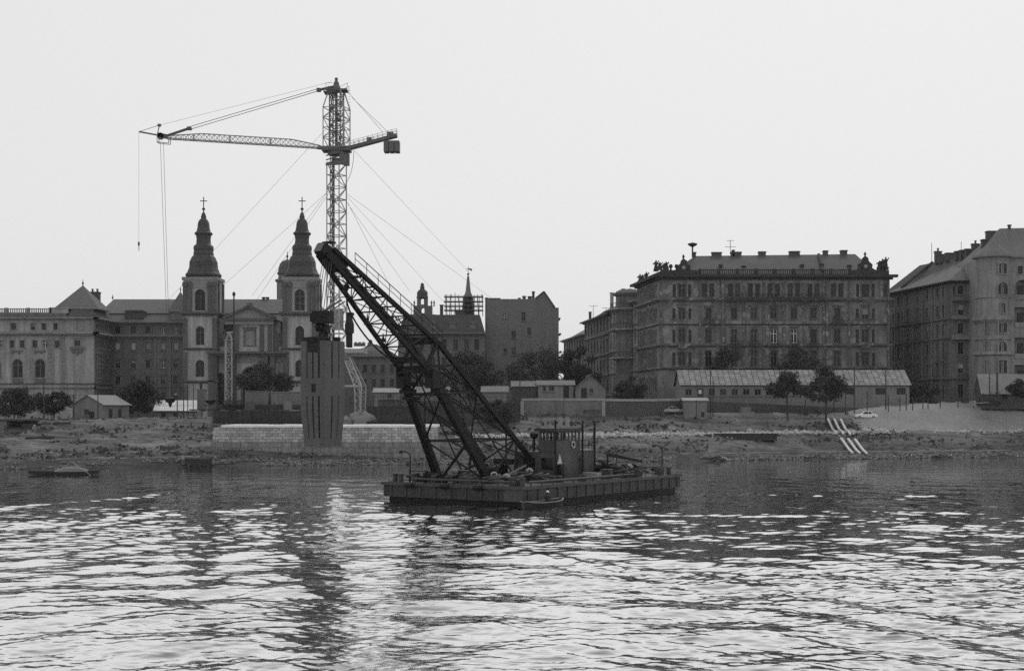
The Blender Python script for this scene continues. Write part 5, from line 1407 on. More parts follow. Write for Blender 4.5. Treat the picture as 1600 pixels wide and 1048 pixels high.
for p, t_, w_ in ((811.5, 464.5, .5), (819, 461.5, .75), (828, 462, .9), (833.5, 454.5, .6), (760, 464, .4)): chimney(gb, (gx(p), D + 1.5, gzz(468)), w_, .8, gzz(t_) - gzz(468))
for p, q in ((873, 498), (874, 522)): part_box("cornice_end", M["wing"], gb, F, gx(p), gx(p + 3), .2, 8, gzz(q), gzz(q - 1.8))

# ------------------------------------------------------------------ receding street front
def wallpt(px, Dq): return (fx(px, Dq), Dq)
C0 = (29.6, 285.0); vx = -.1116
def along(Dq): return (C0[0] + vx * (Dq - 285.0), Dq)
def row_house(name, label, Da, Db, z1a, m, nwin, floors, base=6.0, trim=None):
    fr, L_ = fr2(along(Db), along(Da))
    t = thing(name, label, "house", fr.pt(L_ / 2, 0, base))
    hs = []; fh = (z1a - base) / floors
    for j in range(floors):
        for i in range(nwin): hs.append(hole((i + .5) * L_ / nwin, base + j * fh + fh * .25, L_ / nwin * .42, fh * .55))
    w = MB(); facade(w, fr, 0, L_, 4, z1a, hs); shell(w, fr, 0, L_, 12, 4, z1a); w.build("wall", m, t)
    for h in hs: window(t, fr, h, rnd.choice(["frame", "hood", "sill"]), trim or m, blind=rnd.choice([None, None, .4]))
    for j in range(1, floors): cornice(t, trim or m, fr, 0, L_, base + j * fh - .1, .3, .35, "string_course")
    cornice(t, trim or m, fr, 0, L_, z1a - .6, .6, .9)
    return t, fr, L_
D = 325.0
t, fr, L_ = row_house("street_house", "pale streaky street house with a round balconied bay and tall chimneys beside the dark palace", 307.5, 341, fz(478, 325), M["rowlight"], 8, 5)
bay = MB(); bc_ = fr.pt(L_ - 8, 0, 0)
zb0 = fz(600, 318); zts = fz(462, 315)
bay.lathe((bc_[0], bc_[1], 0), [(3.2, zb0 - 6), (3.2, zts)], 16); bay.build("round_bay", M["rowdark"], t)
for y_ in (560, 516, 484):
    z = fz(y_, 316); g = MB(); g.lathe((bc_[0], bc_[1], 0), [(3.3, z - .5), (4.5, z - .1), (4.5, z + .2), (3.3, z + .21)], 20); g.build("balcony", M["rowlight"], t)
    g = MB()
    for k in range(22):
        a = math.pi + k / 21 * math.pi * 1.1 - .5; p = Vector((bc_[0] + 4.4 * math.cos(a), bc_[1] + 4.4 * math.sin(a), z + .2)); g.bar(p, p + Vector((0, 0, 1.1)), .07)
    g.tube([(bc_[0] + 4.4 * math.cos(a), bc_[1] + 4.4 * math.sin(a), z + 1.3) for a in np.linspace(2.6, 6.2, 20)], .06, 5); g.build("balcony_rail", M["iron"], t)
g = MB(); g.lathe((bc_[0], bc_[1], 0), [(3.7, zts), (3.7, zts + .5), (2.6, zts + 1.1), (.3, zts + 1.6)], 16); g.build("bay_roof", M["tiledark"], t)
g = MB(); hip_roof(g, fr, 0, L_, .2, 12, fz(478, 325), 5, 4, 2); g.build("roof", M["tiledark"], t)
for p, t_, Dq in ((956, 457, 338), (966, 455, 333), (970, 453, 331), (974, 451, 329)):
    chim(t, p - 2.6, p + 2.6, t_, 486, Dq, .9, M["rowlight"])
t, fr, L_ = row_house("street_house", "narrow street house with an old parapet and aerials, further back than the bay house", 341.3, 378, fz(497, 360), M["rowdark"], 8, 5)
g = MB(); hip_roof(g, fr, 0, L_, .2, 12, fz(497, 360), 3.5, 4, 4); g.build("roof", M["tiledark"], t)
w = MB(); w.prism(Fr(*fr.pt(L_ - 1.0, -.2, 0), fr.a), [(-14, fz(497, 360)), (0, fz(497, 360)), (-.5, fz(490, 350)), (-5, fz(487, 350)), (-9, fz(489, 350)), (-14, fz(494, 350))], 0, .5); w.build("shaped_parapet", M["rowdark"], t)
chim(t, 920, 924, 487, 506, 372, .6)
g = MB()
for p, y_ in ((927, 477), (947, 480)):
    b_ = P(p, 497, 362); tp = P(p, y_, 362); g.bar(b_, tp, .1); g.bar(tp + Vector((-1.1, 0, -.2)), tp + Vector((1.1, 0, -.2)), .08)
    for k in (-1, -.4, .4, 1): g.bar(tp + Vector((k, -.4, -.2)), tp + Vector((k, .4, -.2)), .06)
g.build("aerial", M["iron"], t)
t, fr, L_ = row_house("street_house", "last low house of the receding street, above the dark tree", 378.3, 415, fz(527, 395), M["rowdark"], 8, 4)
g = MB(); hip_roof(g, fr, 0, L_, .2, 12, fz(527, 395), 3.4, 3, 3); g.build("roof", M["tile"], t)

# ------------------------------------------------------------------ dark ornate palace block
D = 285.0; F = Fr(0, D, 0, 0); gx = lambda p: fx(p, D); gzz = lambda p: fz(p, D); S = D / FPX
pl = thing("ornate_palace", "large soot black palace block with balustrade, statues and many chimneys right of centre", "palace", (gx(1210), D, 6))
xl, xr = gx(1030.5), gx(1390)
hs = []
def addw(c, hw, y0, y1, st, **k): hs.append((hpx(c - hw, c + hw, y0, y1, D, k.pop("arch", False)), st, k))
single = [1107, 1147, 1178, 1209, 1240.5, 1271, 1308]
for c in (1106.5, 1147, 1178, 1209, 1240.5, 1271, 1308):
    for e in (-5.6, 5.6): addw(c + e, 3.5, 443.5, 464, "frame")
for c in (1065.5, 1352):
    addw(c, 5.6, 444, 464, "frame"); addw(c - 12, 2.5, 444, 464, "sill"); addw(c + 12, 2.5, 444, 464, "sill")
addw(1383, 3, 443, 463, "sill")
for c in single:
    addw(c, 4.6, 481, 498.5, "hood", blind=rnd.choice([None, None, .3])); addw(c, 5.0, 514, 536, "pediment" if c in (1107, 1308) else "hood", white=c in (1209, 1240.5)); addw(c, 5.0, 548, 573, "frame")
for c in (1065.5, 1352):
    addw(c, 5.4, 480, 499, "hood", blind=.6 if c == 1352 else None); addw(c, 5.4, 514, 535, "hood"); addw(c, 5.6, 551, 571, "frame")
    for e in (-12.5, 12.5): addw(c + e, 2.4, 482, 498, "sill"); addw(c + e, 2.4, 515, 535, "sill"); addw(c + e, 2.6, 551, 571, "sill")
for c in list(single) + [1065.5, 1352]: addw(c, 6.5, 588, 622, "arch", arch=True)
w = MB(); facade(w, F, xl, xr, 4, gzz(436.5), [h for h, _, _ in hs]); shell(w, F, xl, xr, 21, 4, gzz(436.5), left=False); w.build("wall", M["palace"], pl)
for h, st, k in hs: window(pl, F, h, st, M["palacetrim"], blind=k.get("blind"), white=k.get("white", False))
sfr, SL = fr2((27.0, 306.6), (xl, D))
ss = [hole(1.4 + i * 1.9, gzz(y1), .95, (y1 - y0) * S) for i in range(10) for y0, y1 in ((444, 464), (480, 499), (514, 536), (548, 573), (590, 622))]
w = MB(); facade(w, sfr, 0, SL, 4, gzz(436.5), ss); w.build("side_wall", M["palace"], pl)
for h in ss: window(pl, sfr, h, rnd.choice(["hood", "frame"]), M["palacetrim"])
for fr_, a, b in ((F, xl, xr), (sfr, 0, SL)):
    cornice(pl, M["palacedark"], fr_, a, b, gzz(437), .95, 1.1); cornice(pl, M["palacetrim"], fr_, a, b, gzz(471.5), .75, .55); cornice(pl, M["palacetrim"], fr_, a, b, gzz(542.5), .7, .5, "string_course")
    cornice(pl, M["palacetrim"], fr_, a, b, gzz(577.5), .5, .45, "string_course"); cornice(pl, M["palacedark"], fr_, a, b, gzz(508), .25, .2, "string_course")
for p0, p1 in ((1031, 1034), (1092, 1095), (1127, 1131), (1290, 1294), (1325, 1328), (1386, 1389.5)):
    for ya, yb_ in ((470.5, 438), (541, 473), (577, 544)): part_box("pilaster", M["palacetrim"], pl, F, gx(p0), gx(p1), -.3, -.004, gzz(ya), gzz(yb_))
for p in (1132, 1162, 1193.5, 1224.5, 1256, 1287):
    for ya, yb_ in ((465, 441), (506, 475), (541, 510), (576, 545)): part_box("lesene", M["palacetrim"], pl, F, gx(p - 2), gx(p + 2), -.16, -.004, gzz(ya), gzz(yb_))
def iron_balcony(a, b, z, out=1.1, hgt=1.05):
    g = MB().fbox(F, a, b, -out, -.56, z, z + .16); g.build("balcony_slab", M["palacedark"], pl)
    g = MB(); n_ = max(4, int((b - a) / .28))
    for i in range(n_ + 1): xx = a + (b - a) * i / n_; g.fbox(F, xx - .035, xx + .035, -out, -out + .06, z + .16, z + hgt)
    g.fbox(F, a, b, -out - .01, -out + .08, z + hgt, z + hgt + .08); g.fbox(F, a, b, -out - .01, -out + .07, z + .45, z + .6)
    for e in (a, b): g.fbox(F, e - .03, e + .03, -out, -.56, z + hgt, z + hgt + .07)
    g.build("balcony_rail", M["iron"], pl)
iron_balcony(gx(1131), gx(1290), gzz(471), 1.5, 1.35)
for c in (1107, 1308): iron_balcony(gx(c - 9), gx(c + 9), gzz(505), 1.3)
for c in (1147, 1178, 1209, 1240.5, 1271): iron_balcony(gx(c - 8), gx(c + 8), gzz(541.5), 1.3)
for c in (1065.5, 1352):
    w = MB(); w.prism(F, [(gx(c - 9), gzz(544)), (gx(c + 9), gzz(544)), (gx(c + 6), gzz(539)), (gx(c), gzz(537)), (gx(c - 6), gzz(539))], -.75, -.52); w.build("segmental_pediment", M["palacetrim"], pl)
balustrade(pl, M["palacedark"], F, gx(1094), gx(1328), gzz(430.3), 1.25, .42, .3, 3.9)
w = MB(); w.fbox(sfr, 0, SL, 0, .4, gzz(430.5), gzz(424)); w.build("parapet", M["palacedark"], pl)
def ornate_gable(c, hw, y0, y1, name="ornate_gable"):
    p = [(-1, 0), (1, 0), (.95, .28), (.62, .38), (.55, .62), (.3, .75), (.24, .92), (.1, 1), (-.1, 1), (-.24, .92), (-.3, .75), (-.55, .62), (-.62, .38), (-.95, .28)]
    z0, z1 = gzz(y0), gzz(y1)
    w = MB().prism(F, [(gx(c) + u * hw * S, z0 + v * (z1 - z0)) for u, v in p], -.3, .7)
    w.lathe((gx(c), D + .2, z1), [(.25, 0), (.12, .25), (.3, .5), (.05, 1.0)], 8)
    for s in (-.6, .6): w.lathe((gx(c) + s * hw * S, D + .2, z0 + .42 * (z1 - z0)), [(.22, 0), (.12, .25), (.28, .45), (.05, .8)], 8)
    w.build(name, M["palacedark"], pl)
    MB().lathe((gx(c), D - .35, z0 + .45 * (z1 - z0) - .45), [(.1, 0), (.42, .3), (.42, .6), (.1, .9)], 12).build("shield", M["wallcap"], pl)
ornate_gable(1352, 17, 430.2, 401); ornate_gable(1068, 16, 430.2, 405)
for a, b in ((1032, 1054), (1084, 1094), (1328, 1336), (1368, 1389)): part_box("parapet", M["palacedark"], pl, F, gx(a), gx(b), -.1, .6, gzz(430.3), gzz(422))
def statue(px, py, Dq, hh, par):
    c = P(px, py, Dq); w = MB()
    w.box((c[0], c[1], c[2] + .3), (.95, .9, .6)); w.lathe((c[0], c[1], c[2] + .6), [(.34, 0), (.42, hh * .18), (.3, hh * .42), (.42, hh * .62), (.36, hh * .74), (.12, hh * .8), (.15, hh * .84), (.17, hh * .92), (.06, hh)], 9)
    w.bar((c[0] - .35, c[1], c[2] + .6 + hh * .68), (c[0] - .62, c[1] - .1, c[2] + .6 + hh * .45), .17); w.bar((c[0] + .35, c[1], c[2] + .6 + hh * .68), (c[0] + .55, c[1] - .2, c[2] + .6 + hh * .9), .16)
    w.build("statue", M["palacedark"], par)
statue(1025, 424, 288, 1.7, pl); statue(1031, 422, 285.3, 1.0, pl); statue(1041, 422, 285.3, 1.1, pl); statue(1379, 422, 285.3, 1.7, pl); statue(1374, 422, 285.3, 1.3, pl); statue(1384, 421.5, 285.3, 2.0, pl)
for p, y_, Dq in ((1000, 444, 303), (1010, 441, 298), (1004, 442, 301)): statue(p, y_, Dq, 1.6 if p != 1004 else 1.0, pl)
for p in (1037, 1048, 1057): MB().lathe(P(p, 422, 285.4), [(.28, 0), (.15, .3), (.45, .7), (.3, 1.1), (.05, 1.2)], 9).build("urn", M["palacedark"], pl)
w = MB(); e0, e1, zr0, zr1 = gx(1045), gx(1376), gzz(428), gzz(399.5)
A_, B_, C_, E_ = F.pt(e0, 1, zr0), F.pt(e1, 1, zr0), F.pt(e1, 20, zr0), F.pt(e0, 20, zr0); G_, H_ = P(1086, 400, D + 9.5), P(1336, 397, D + 9.5)
w.add((A_, B_, C_, E_, G_, H_), ((0, 1, 5, 4), (1, 2, 5), (2, 3, 4, 5), (3, 0, 4), (3, 2, 1, 0))); w.build("roof", M["tiledark"], pl)
for p0, p1, t_ in ((1082, 1087, 394), (1112, 1127, 394), (1142, 1158, 393.5), (1144, 1147, 390.5), (1185, 1196, 393), (1233, 1249, 392.5), (1286, 1293, 391.5), (1313, 1323, 391)):
    chim(pl, p0, p1, t_, 403, D + 9.5, 1.0, M["tiledark"])
for p, y_ in ((1126, 413), (1162, 415), (1253, 413), (1284, 412), (1327, 414), (1070, 407)): chim(pl, p - 2.5, p + 2.5, y_, y_ + 11, D + 4, .6, M["palacedark"])
w = MB().bar(P(1279, 397, D + 9), P(1286, 424, D + 1.6), .5, .35); w.build("fire_wall", M["palacedark"], pl)
w = MB().tube([P(1082, 402, 294), P(1082, 385, 294)], .16, 8); w.lathe(P(1082, 383.5, 294), [(.2, -.35), (.95, .1), (1.0, .35), (.4, .55), (.2, .6)], 14); w.build("siren", M["iron"], pl)
w = MB(); b_ = P(1141, 398, 294); tp = P(1141, 376, 294); w.bar(b_, tp, .1)
for k, hw in ((0, .75), (-1.3, 1.1)): w.bar(tp + Vector((-hw, 0, k)), tp + Vector((hw, 0, k)), .08)
w.build("aerial", M["iron"], pl)

# ------------------------------------------------------------------ right hand blocks
Rn, Rf = (fx(1487, 276), 276.0), (fx(1385, 308.5), 308.5)
rb_ = thing("brown_apartment_block", "dark apartment block with a steep tiled roof and a row of chimneys", "apartment block", (Rn[0], Rn[1], 6))
F = Fr(0, 276, 0, 0); D = 276.0; gx = lambda p: fx(p, D); gzz = lambda p: fz(p, D); S = D / FPX
sfr, SL = fr2(Rf, Rn); ze = gzz(438.5)
hs = []
for c in (1501, 1517.5):
    for y0, y1 in ((446, 460), (475.5, 492), (505, 521), (535, 553), (567, 583), (600, 622)): hs.append(hpx(c - 4.4, c + 4.4, y0, y1, D))
hs += [hpx(1489, 1492, y0, y1, D) for y0, y1 in ((447, 459),)]
w = MB(); facade(w, F, gx(1487), gx(1536), 4, ze, hs); shell(w, F, gx(1487), gx(1536), 20, 4, ze, left=False, top=False); w.build("wall", M["right"], rb_)
for i, h in enumerate(hs): window(rb_, F, h, "frame", M["righttrim"], blind=[None, .5, None][i % 3])
ss = [hole(1.6 + i * 2.45, gzz(y1), 1.05, (y1 - y0) * S) for i in range(12) for y0, y1 in ((446, 461), (475, 492), (505, 522), (535, 553), (567, 584), (600, 622))]
ss = [h for h in ss if h["x"] + .6 < SL]
w = MB(); facade(w, sfr, 0, SL, 4, ze, ss); w.quad(sfr.pt(0, 0, 4), sfr.pt(0, 0, ze), sfr.pt(0, 16, ze), sfr.pt(0, 16, 4)); w.build("side_wall", M["right"], rb_)
for h in ss: window(rb_, sfr, h, rnd.choice(["frame", "sill", "hood"]), M["right"], blind=rnd.choice([None, None, None, .4]))
for fr_, a, b in ((F, gx(1487), gx(1536)), (sfr, 0, SL)):
    cornice(rb_, M["palacedark"], fr_, a, b, ze - .5, .5, .8)
    for y_ in (499, 529, 593): cornice(rb_, M["right"], fr_, a, b, gzz(y_), .3, .3, "string_course")
for y0, y1, m_ in ((470.5, 463.5, "right"), (499, 493, "righttrim"), (530.5, 523, "righttrim")): part_box("balcony", M[m_], rb_, F, gx(1486), gx(1526), -1.1, -.31, gzz(y0), gzz(y1))
for a in (4.8, 9.5, 14.2, 19, 23.7, 28.4): part_box("lesene", M["righttrim"], rb_, sfr, a - .2, a + .2, -.18, -.004, 6, ze - .6)
w = MB(); z0_, z1_ = ze, gzz(401)
a, b, c, d_ = sfr.pt(-.5, -.7, z0_), sfr.pt(SL + .3, -.7, z0_), F.pt(gx(1536), 20, z0_), sfr.pt(-.5, 17, z0_)
e, f_ = P(1437, 414.5, 300), P(1526, 397.5, 283); g_ = F.pt(gx(1536), -.7, z0_)
w.add((a, b, g_, c, d_, e, f_), ((0, 1, 6, 5), (1, 2, 6), (2, 3, 6), (3, 4, 5, 6), (4, 0, 5))); w.build("roof", M["tile"], rb_)
w = MB().bar(sfr.pt(7.6, .2, z0_ + .7), e.lerp(f_, .24) + Vector((0, 0, .2)), .5, .35); w.build("fire_wall", M["tiledark"], rb_)
for k, ln in ((.34, 1.3), (.43, 2.2), (.55, 1.7), (.7, 1.3), (.8, 1.7), (.9, 2.0), (1.0, 1.5)):
    p = e.lerp(f_, k * .98); chimney(rb_, (p.x, p.y, p.z - .5), .8, ln, 1.9 + (.8 if k in (.34, 1.0) else 0), sfr.a + R(90) + R(90), M["tiledark"], 1 if k in (.34, 1.0) else 0)
w = MB()
for k in (.22, .74): p = e.lerp(f_, k); w.bar(p, p + Vector((0, 0, 4.6 - 2 * k)), .08)
w.build("aerial", M["iron"], rb_)

D = 266.0; F = Fr(0, D, 0, 0); gx = lambda p: fx(p, D); gzz = lambda p: fz(p, D); S = D / FPX
tb = thing("turret_house", "grey plastered house with a round corner turret and loggia arches at the far right edge", "house", (gx(1580), D, 6))
tc_ = F.pt(gx(1556), 1.6, 0); tr_ = 3.15; ze = gzz(402)
w = MB(); hs = []
for y0, y1, a_ in ((437, 468, True), (480, 511, False), (527, 560, False), (570, 600, False)): hs.append(hpx(1585, 1612, y0, y1, D, a_))
hs += [hpx(1590, 1598, 416, 428, D), hpx(1625, 1640, 480, 500, D), hpx(1625, 1640, 440, 460, D)]
xr = gx(1680)
facade(w, F, gx(1574), xr, 4, ze, hs, .3); shell(w, F, gx(1540), xr, 18, 4, ze, top=False, y=1.0); w.build("wall", M["turret"], tb)
for h in hs[:4]:
    part_box("loggia_back", M["righttrim"], tb, F, h["x"] - h["w"] / 2, h["x"] + h["w"] / 2, 1.5, 1.6, h["z"], h["z"] + h["h"])
    part_box("loggia_parapet", M["turret"], tb, F, h["x"] - h["w"] / 2, h["x"] + h["w"] / 2, -.15, .1, h["z"], h["z"] + .9)
    MB().fbox(F, h["x"] - h["w"] / 2 - .003, h["x"] + h["w"] / 2 + .003, .302, 1.6, h["z"] - .2, h["z"] - .004).build("loggia_floor", M["righttrim"], tb)
    o = MB().fbox(F, h["x"] - .6, h["x"] + .6, 1.42, 1.498, h["z"] + .3, h["z"] + h["h"] * .75).build("loggia_door", M["glass"], tb)
for h in hs[4:]: window(tb, F, h, "frame", M["turret"])
w = MB(); w.lathe((tc_[0], tc_[1], 0), [(tr_, 4), (tr_, ze)], 28); w.build("turret_wall", M["turret"], tb)
def turret_window(y0, y1, hw, ang, arch=False):
    z0, z1 = gzz(y1), gzz(y0); a = R(ang); q = Fr(tc_[0] + (tr_ + .03) * math.sin(a), tc_[1] - (tr_ + .03) * math.cos(a), 0, a)
    h = hole(0, z0, hw * 2 * S, z1 - z0, arch)
    o = window(tb, q, h, "arch" if arch else "frame", M["turret"], depth=0.0)
    for k in o.children:
        if k.name.startswith("surround"): k.location = (0, .22, 0)
for y0, y1, hw, ar in ((413, 429, 7, False), (442, 461, 8.5, True), (474, 489, 4.2, True), (503, 520, 7, False), (534, 552, 7, True), (563, 583, 7, False)):
    turret_window(y0, y1, hw, 14, ar)
for y0, y1, hw in ((503, 520, 3), (534, 552, 3), (563, 583, 3)): turret_window(y0, y1, hw, -38)
for y_, hh, out in ((466, .3, .2), (497, .45, .3), (531, .3, .25), (556, .8, .5), (402.5, .6, .55), (596, .4, .3)):
    z = gzz(y_); w = MB(); w.lathe((tc_[0], tc_[1], 0), [(tr_ + .01, z), (tr_ + out, z + hh * .3), (tr_ + out, z + hh), (tr_ + .01, z + hh + .01)], 28); w.build("turret_cornice", M["turret"], tb)
w = MB().lathe((tc_[0], tc_[1], 0), [(tr_ + .01, gzz(506)), (tr_ + .7, gzz(500)), (tr_ + .75, gzz(495)), (tr_ + .01, gzz(494.5))], 24); w.build("turret_balcony", M["turret"], tb)
cornice(tb, M["turret"], F, gx(1574), xr, gzz(404), .5, .5)
w = MB(); w.lathe((tc_[0], tc_[1], 0), [(tr_ + .7, ze), (tr_ - .3, ze + 1.0), (1.2, gzz(382)), (.05, gzz(372))], 28); w.build("turret_roof", M["tile"], tb)
w = MB(); A_, B_, C_, E_ = F.pt(gx(1541), 1.2, ze), F.pt(xr, -.5, ze), F.pt(xr, 19, ze), F.pt(gx(1541), 19, ze); G_, H_ = P(1562, 357, D + 7), F.pt(xr, 7, fz(355, D + 7))
w.add((A_, B_, C_, E_, G_, H_), ((0, 1, 5, 4), (1, 2, 5), (2, 3, 4, 5), (3, 0, 4))); w.build("roof", M["tile"], tb)
chim(tb, 1541, 1558, 361, 400, D + 9, 1.3, M["tiledark"]); chim(tb, 1533.5, 1540, 374, 402, D + 9, 1.1, M["tiledark"])
chim(tb, 1575, 1579, 351, 359, D + 7, .4, M["tiledark"])
part_box("ornament_panel", M["righttrim"], tb, F, gx(1574), gx(1584), -.15, -.004, gzz(424), gzz(409))
# ------------------------------------------------------------------ sheds and huts on the quay
def gable_shed(name, label, cat, fr, x0, x1, d, z0, ze, zr, wall, roofm, windows_=(), group=None, ridge_x=True, panels=None, over=.35, doors=()):
    t = thing(name, label, cat, fr.pt((x0 + x1) / 2, d / 2, z0), group)
    w = MB(); facade(w, fr, x0, x1, z0 - .8, ze, list(windows_) + list(doors), .15); shell(w, fr, x0, x1, d, z0 - .8, ze, top=False)
    if ridge_x:
        for xx in (x0, x1): w.add([fr.pt(xx, 0, ze), fr.pt(xx, d, ze), fr.pt(xx, d / 2, zr)], ((0, 1, 2),))
    else:
        for yy in (0, d): w.add([fr.pt(x0, yy, ze), fr.pt(x1, yy, ze), fr.pt((x0 + x1) / 2, yy, zr)], ((0, 1, 2),))
    w.build("wall", wall, t)
    for h in windows_: window(t, fr, h, "sill", wall, depth=.14, trans=False)
    for h in doors: MB().fbox(fr, h["x"] - h["w"] / 2 + .03, h["x"] + h["w"] / 2 - .03, .08, .13, h["z"] + .02, h["z"] + h["h"] - .03).build("door", M["timber"], t)
    th = .08
    if ridge_x: sl = [((x0 - over, -over, ze - over * (zr - ze) / (d / 2)), (x1 + over, -over, ze - over * (zr - ze) / (d / 2)), (x1 + over, d / 2, zr), (x0 - over, d / 2, zr)),
                      ((x1 + over, d + over, ze - over * (zr - ze) / (d / 2)), (x0 - over, d + over, ze - over * (zr - ze) / (d / 2)), (x0 - over, d / 2, zr), (x1 + over, d / 2, zr))]
    else:
        xm = (x0 + x1) / 2; k = over * (zr - ze) / (xm - x0)
        sl = [((x0 - over, d + over, ze - k), (x0 - over, -over, ze - k), (xm, -over, zr), (xm, d + over, zr)), ((x1 + over, -over, ze - k), (x1 + over, d + over, ze - k), (xm, d + over, zr), (xm, -over, zr))]
    for si, s in enumerate(sl):
        p = [fr.pt(*q) for q in s]
        n = (p[1] - p[0]).cross(p[3] - p[0]).normalized() * th
        if panels and (si == 0 or not ridge_x):
            nx, ny = panels
            for j in range(ny):
                for i in range(nx):
                    def bl(u, v): return p[0].lerp(p[1], u).lerp(p[3].lerp(p[2], u), v)
                    u0, u1, v0, v1 = i / nx + .0012, (i + 1) / nx - .0012, j / ny, (j + 1) / ny + .02
                    q = [bl(u0, v0), bl(u1, v0), bl(u1, min(v1, 1)), bl(u0, min(v1, 1))]
                    lift = rnd.uniform(0, .025)
                    top = [q[0] + n * (1.5 + lift), q[1] + n * (1.5 + lift), q[2] + n * .9, q[3] + n * .9]
                    MB().hexa([a + n * (.95 if k_ < 2 else .5) for k_, a in enumerate(q)] + top).build("roof_sheet", roofm, t)
        MB().hexa([a - n * .2 for a in p] + [a + n * .45 for a in p]).build("roof", roofm if not panels else M["timber"], t)
    return t
def poles(lst):
    for px, y0, y1, Dq, lab, r_ in lst:
        a, b = P(px, y1, Dq), P(px, y0, Dq); a.z = (min(a.z, gz(a.x, a.y)) if px < 1400 else a.z) - .4
        o = MB().tube([a, b], r_, 7, r_ * .7).build("utility_pole", M["pole"], None, at=a)
        tag(o, lab, "pole", "wooden poles standing along the quay")

# long shed right of centre
Ds = 262.0; fs_ = Fr(0, Ds, 0, 0); gx = lambda p: fx(p, Ds); gzz = lambda p: fz(p, Ds)
ws = [hpx(c - 5, c + 5, 607.5, 617.5, Ds) for c in (1076, 1112, 1130, 1148, 1166, 1184, 1202, 1222, 1243, 1300)]
dw = [hpx(1090, 1099, 607, 620, Ds), hpx(1322, 1335, 606, 616, Ds), hpx(1368, 1384, 606, 616, Ds), hpx(1401, 1415, 606, 616, Ds)]
t = gable_shed("long_shed", "long low shed with a pale sheet roof in front of the dark palace", "shed", fs_, gx(1064), gx(1421), 9.0, gzz(634), gzz(600.5), gzz(577.5), M["hut"], M["sheet"], ws, panels=(40, 7), doors=dw)
part_box("paper_notice", M["sheetwhite"], t, fs_, gx(1091.5), gx(1096.5), .06, .075, gzz(615), gzz(609))
for p in (1104, 1162): chimney(t, (gx(p), Ds + 6.5, gzz(581)), .35, .35, gzz(572) - gzz(581), 0, M["hut"])
# gable shed at left
Dl = 229.0; gl = Fr(fx(115, Dl), Dl, 0, R(-16)); S_ = Dl / FPX
w_ = 51 * S_ * 1.02; z0 = fz(657, Dl)
t = gable_shed("gable_shed", "small brick shed with its gable end facing the river and one pale roof slope", "shed", gl, 0, w_, 7.8, z0, fz(631, Dl), fz(617, Dl), M["hut"], M["sheet"], [hole(w_ * .45, z0 + .9, .9, .9)], ridge_x=False, doors=[hole(w_ * .62, z0, .95, 1.5)])
sfd = Fr(*gl.pt(w_, 0, 0), gl.a + math.pi / 2)
for k in (2.2, 5.0): MB().fbox(sfd, k - .5, k + .5, -.05, -.003, z0 + .2, z0 + 1.9).build("side_door", M["timber"], t)
for k in range(4): MB().fbox(sfd, -.02, .35, -.04, -.004, z0 + .1 + k * .4, z0 + .3 + k * .4).build("corner_quoin", M["wallcap"], t)
# white roofed hut
Dh = 246.0; f_ = Fr(0, Dh, 0, 0); gx = lambda p: fx(p, Dh); gzz = lambda p: fz(p, Dh)
gable_shed("white_roofed_hut", "low hut with a bright white roof left of the church front", "hut", f_, gx(243), gx(309), 4.2, gzz(656), gzz(640), gzz(625.5), M["hutpale"], M["sheetwhite"], [hpx(271, 278, 645, 652, Dh)], panels=(9, 2), doors=[hpx(252, 259, 645, 656, Dh)])
# huts right of centre
def hut(p0, p1, yr, ye, yb, Dq, wall, roofm, label, wins=(), ridge_x=True, d=4.0, group=None, doors=()):
    f_ = Fr(0, Dq, 0, 0)
    return gable_shed("hut", label, "hut", f_, fx(p0, Dq), fx(p1, Dq), d, fz(yb, Dq), fz(ye, Dq), fz(yr, Dq), wall, roofm, [hpx(a, b, c, e, Dq) for a, b, c, e in wins], ridge_x=ridge_x, doors=[hpx(a, b, c, e, Dq) for a, b, c, e in doors])
hut(801, 838, 595, 602.5, 622, 268, M["walldark"], M["concrete"], "dark walled hut with a pale roof directly left of the white walled hut", [(810, 816, 606, 612)])
hut(841, 896, 594, 600.5, 622, 267, M["hutpale"], M["concrete"], "pale walled hut with a chimney between the dark hut and the gabled hut", [(858, 866, 603, 611), (848, 853, 603, 611)], doors=[(880, 889, 603, 622)])
hut(899, 946, 586, 605, 622, 266, M["hut"], M["tiledark"], "grey hut showing its gable end, right of the pale walled hut", [(921, 927, 607, 613)], ridge_x=False, doors=[(908, 917, 606, 622)])
hut(754, 792, 603, 611, 626, 262, M["hut"], M["concrete"], "plain grey lean hut behind the rear legs of the floating crane", [], ridge_x=True)
hut(1069, 1104, 621.5, 625, 650, 243, M["hut"], M["wallcap"], "square concrete kiosk standing before the long shed's left end", [], d=3.0)
hut(1535, 1625, 584, 611, 632, 256, M["walldark"], M["sheet"], "shed with a steep pale roof behind the gravel heap at the far right", [(1566, 1574, 615, 623), (1588, 1596, 615, 623)])
hut(585, 622, 606, 612, 634, 262, M["hutpale"], M["sheet"], "small white site hut right of the crane portal", [(605, 612, 615, 622)])
hut(645, 700, 604, 612, 632, 268, M["hutpale"], M["sheet"], "long white site hut seen through the legs of the floating crane", [(655, 661, 614, 621), (670, 676, 614, 621), (685, 691, 614, 621)])

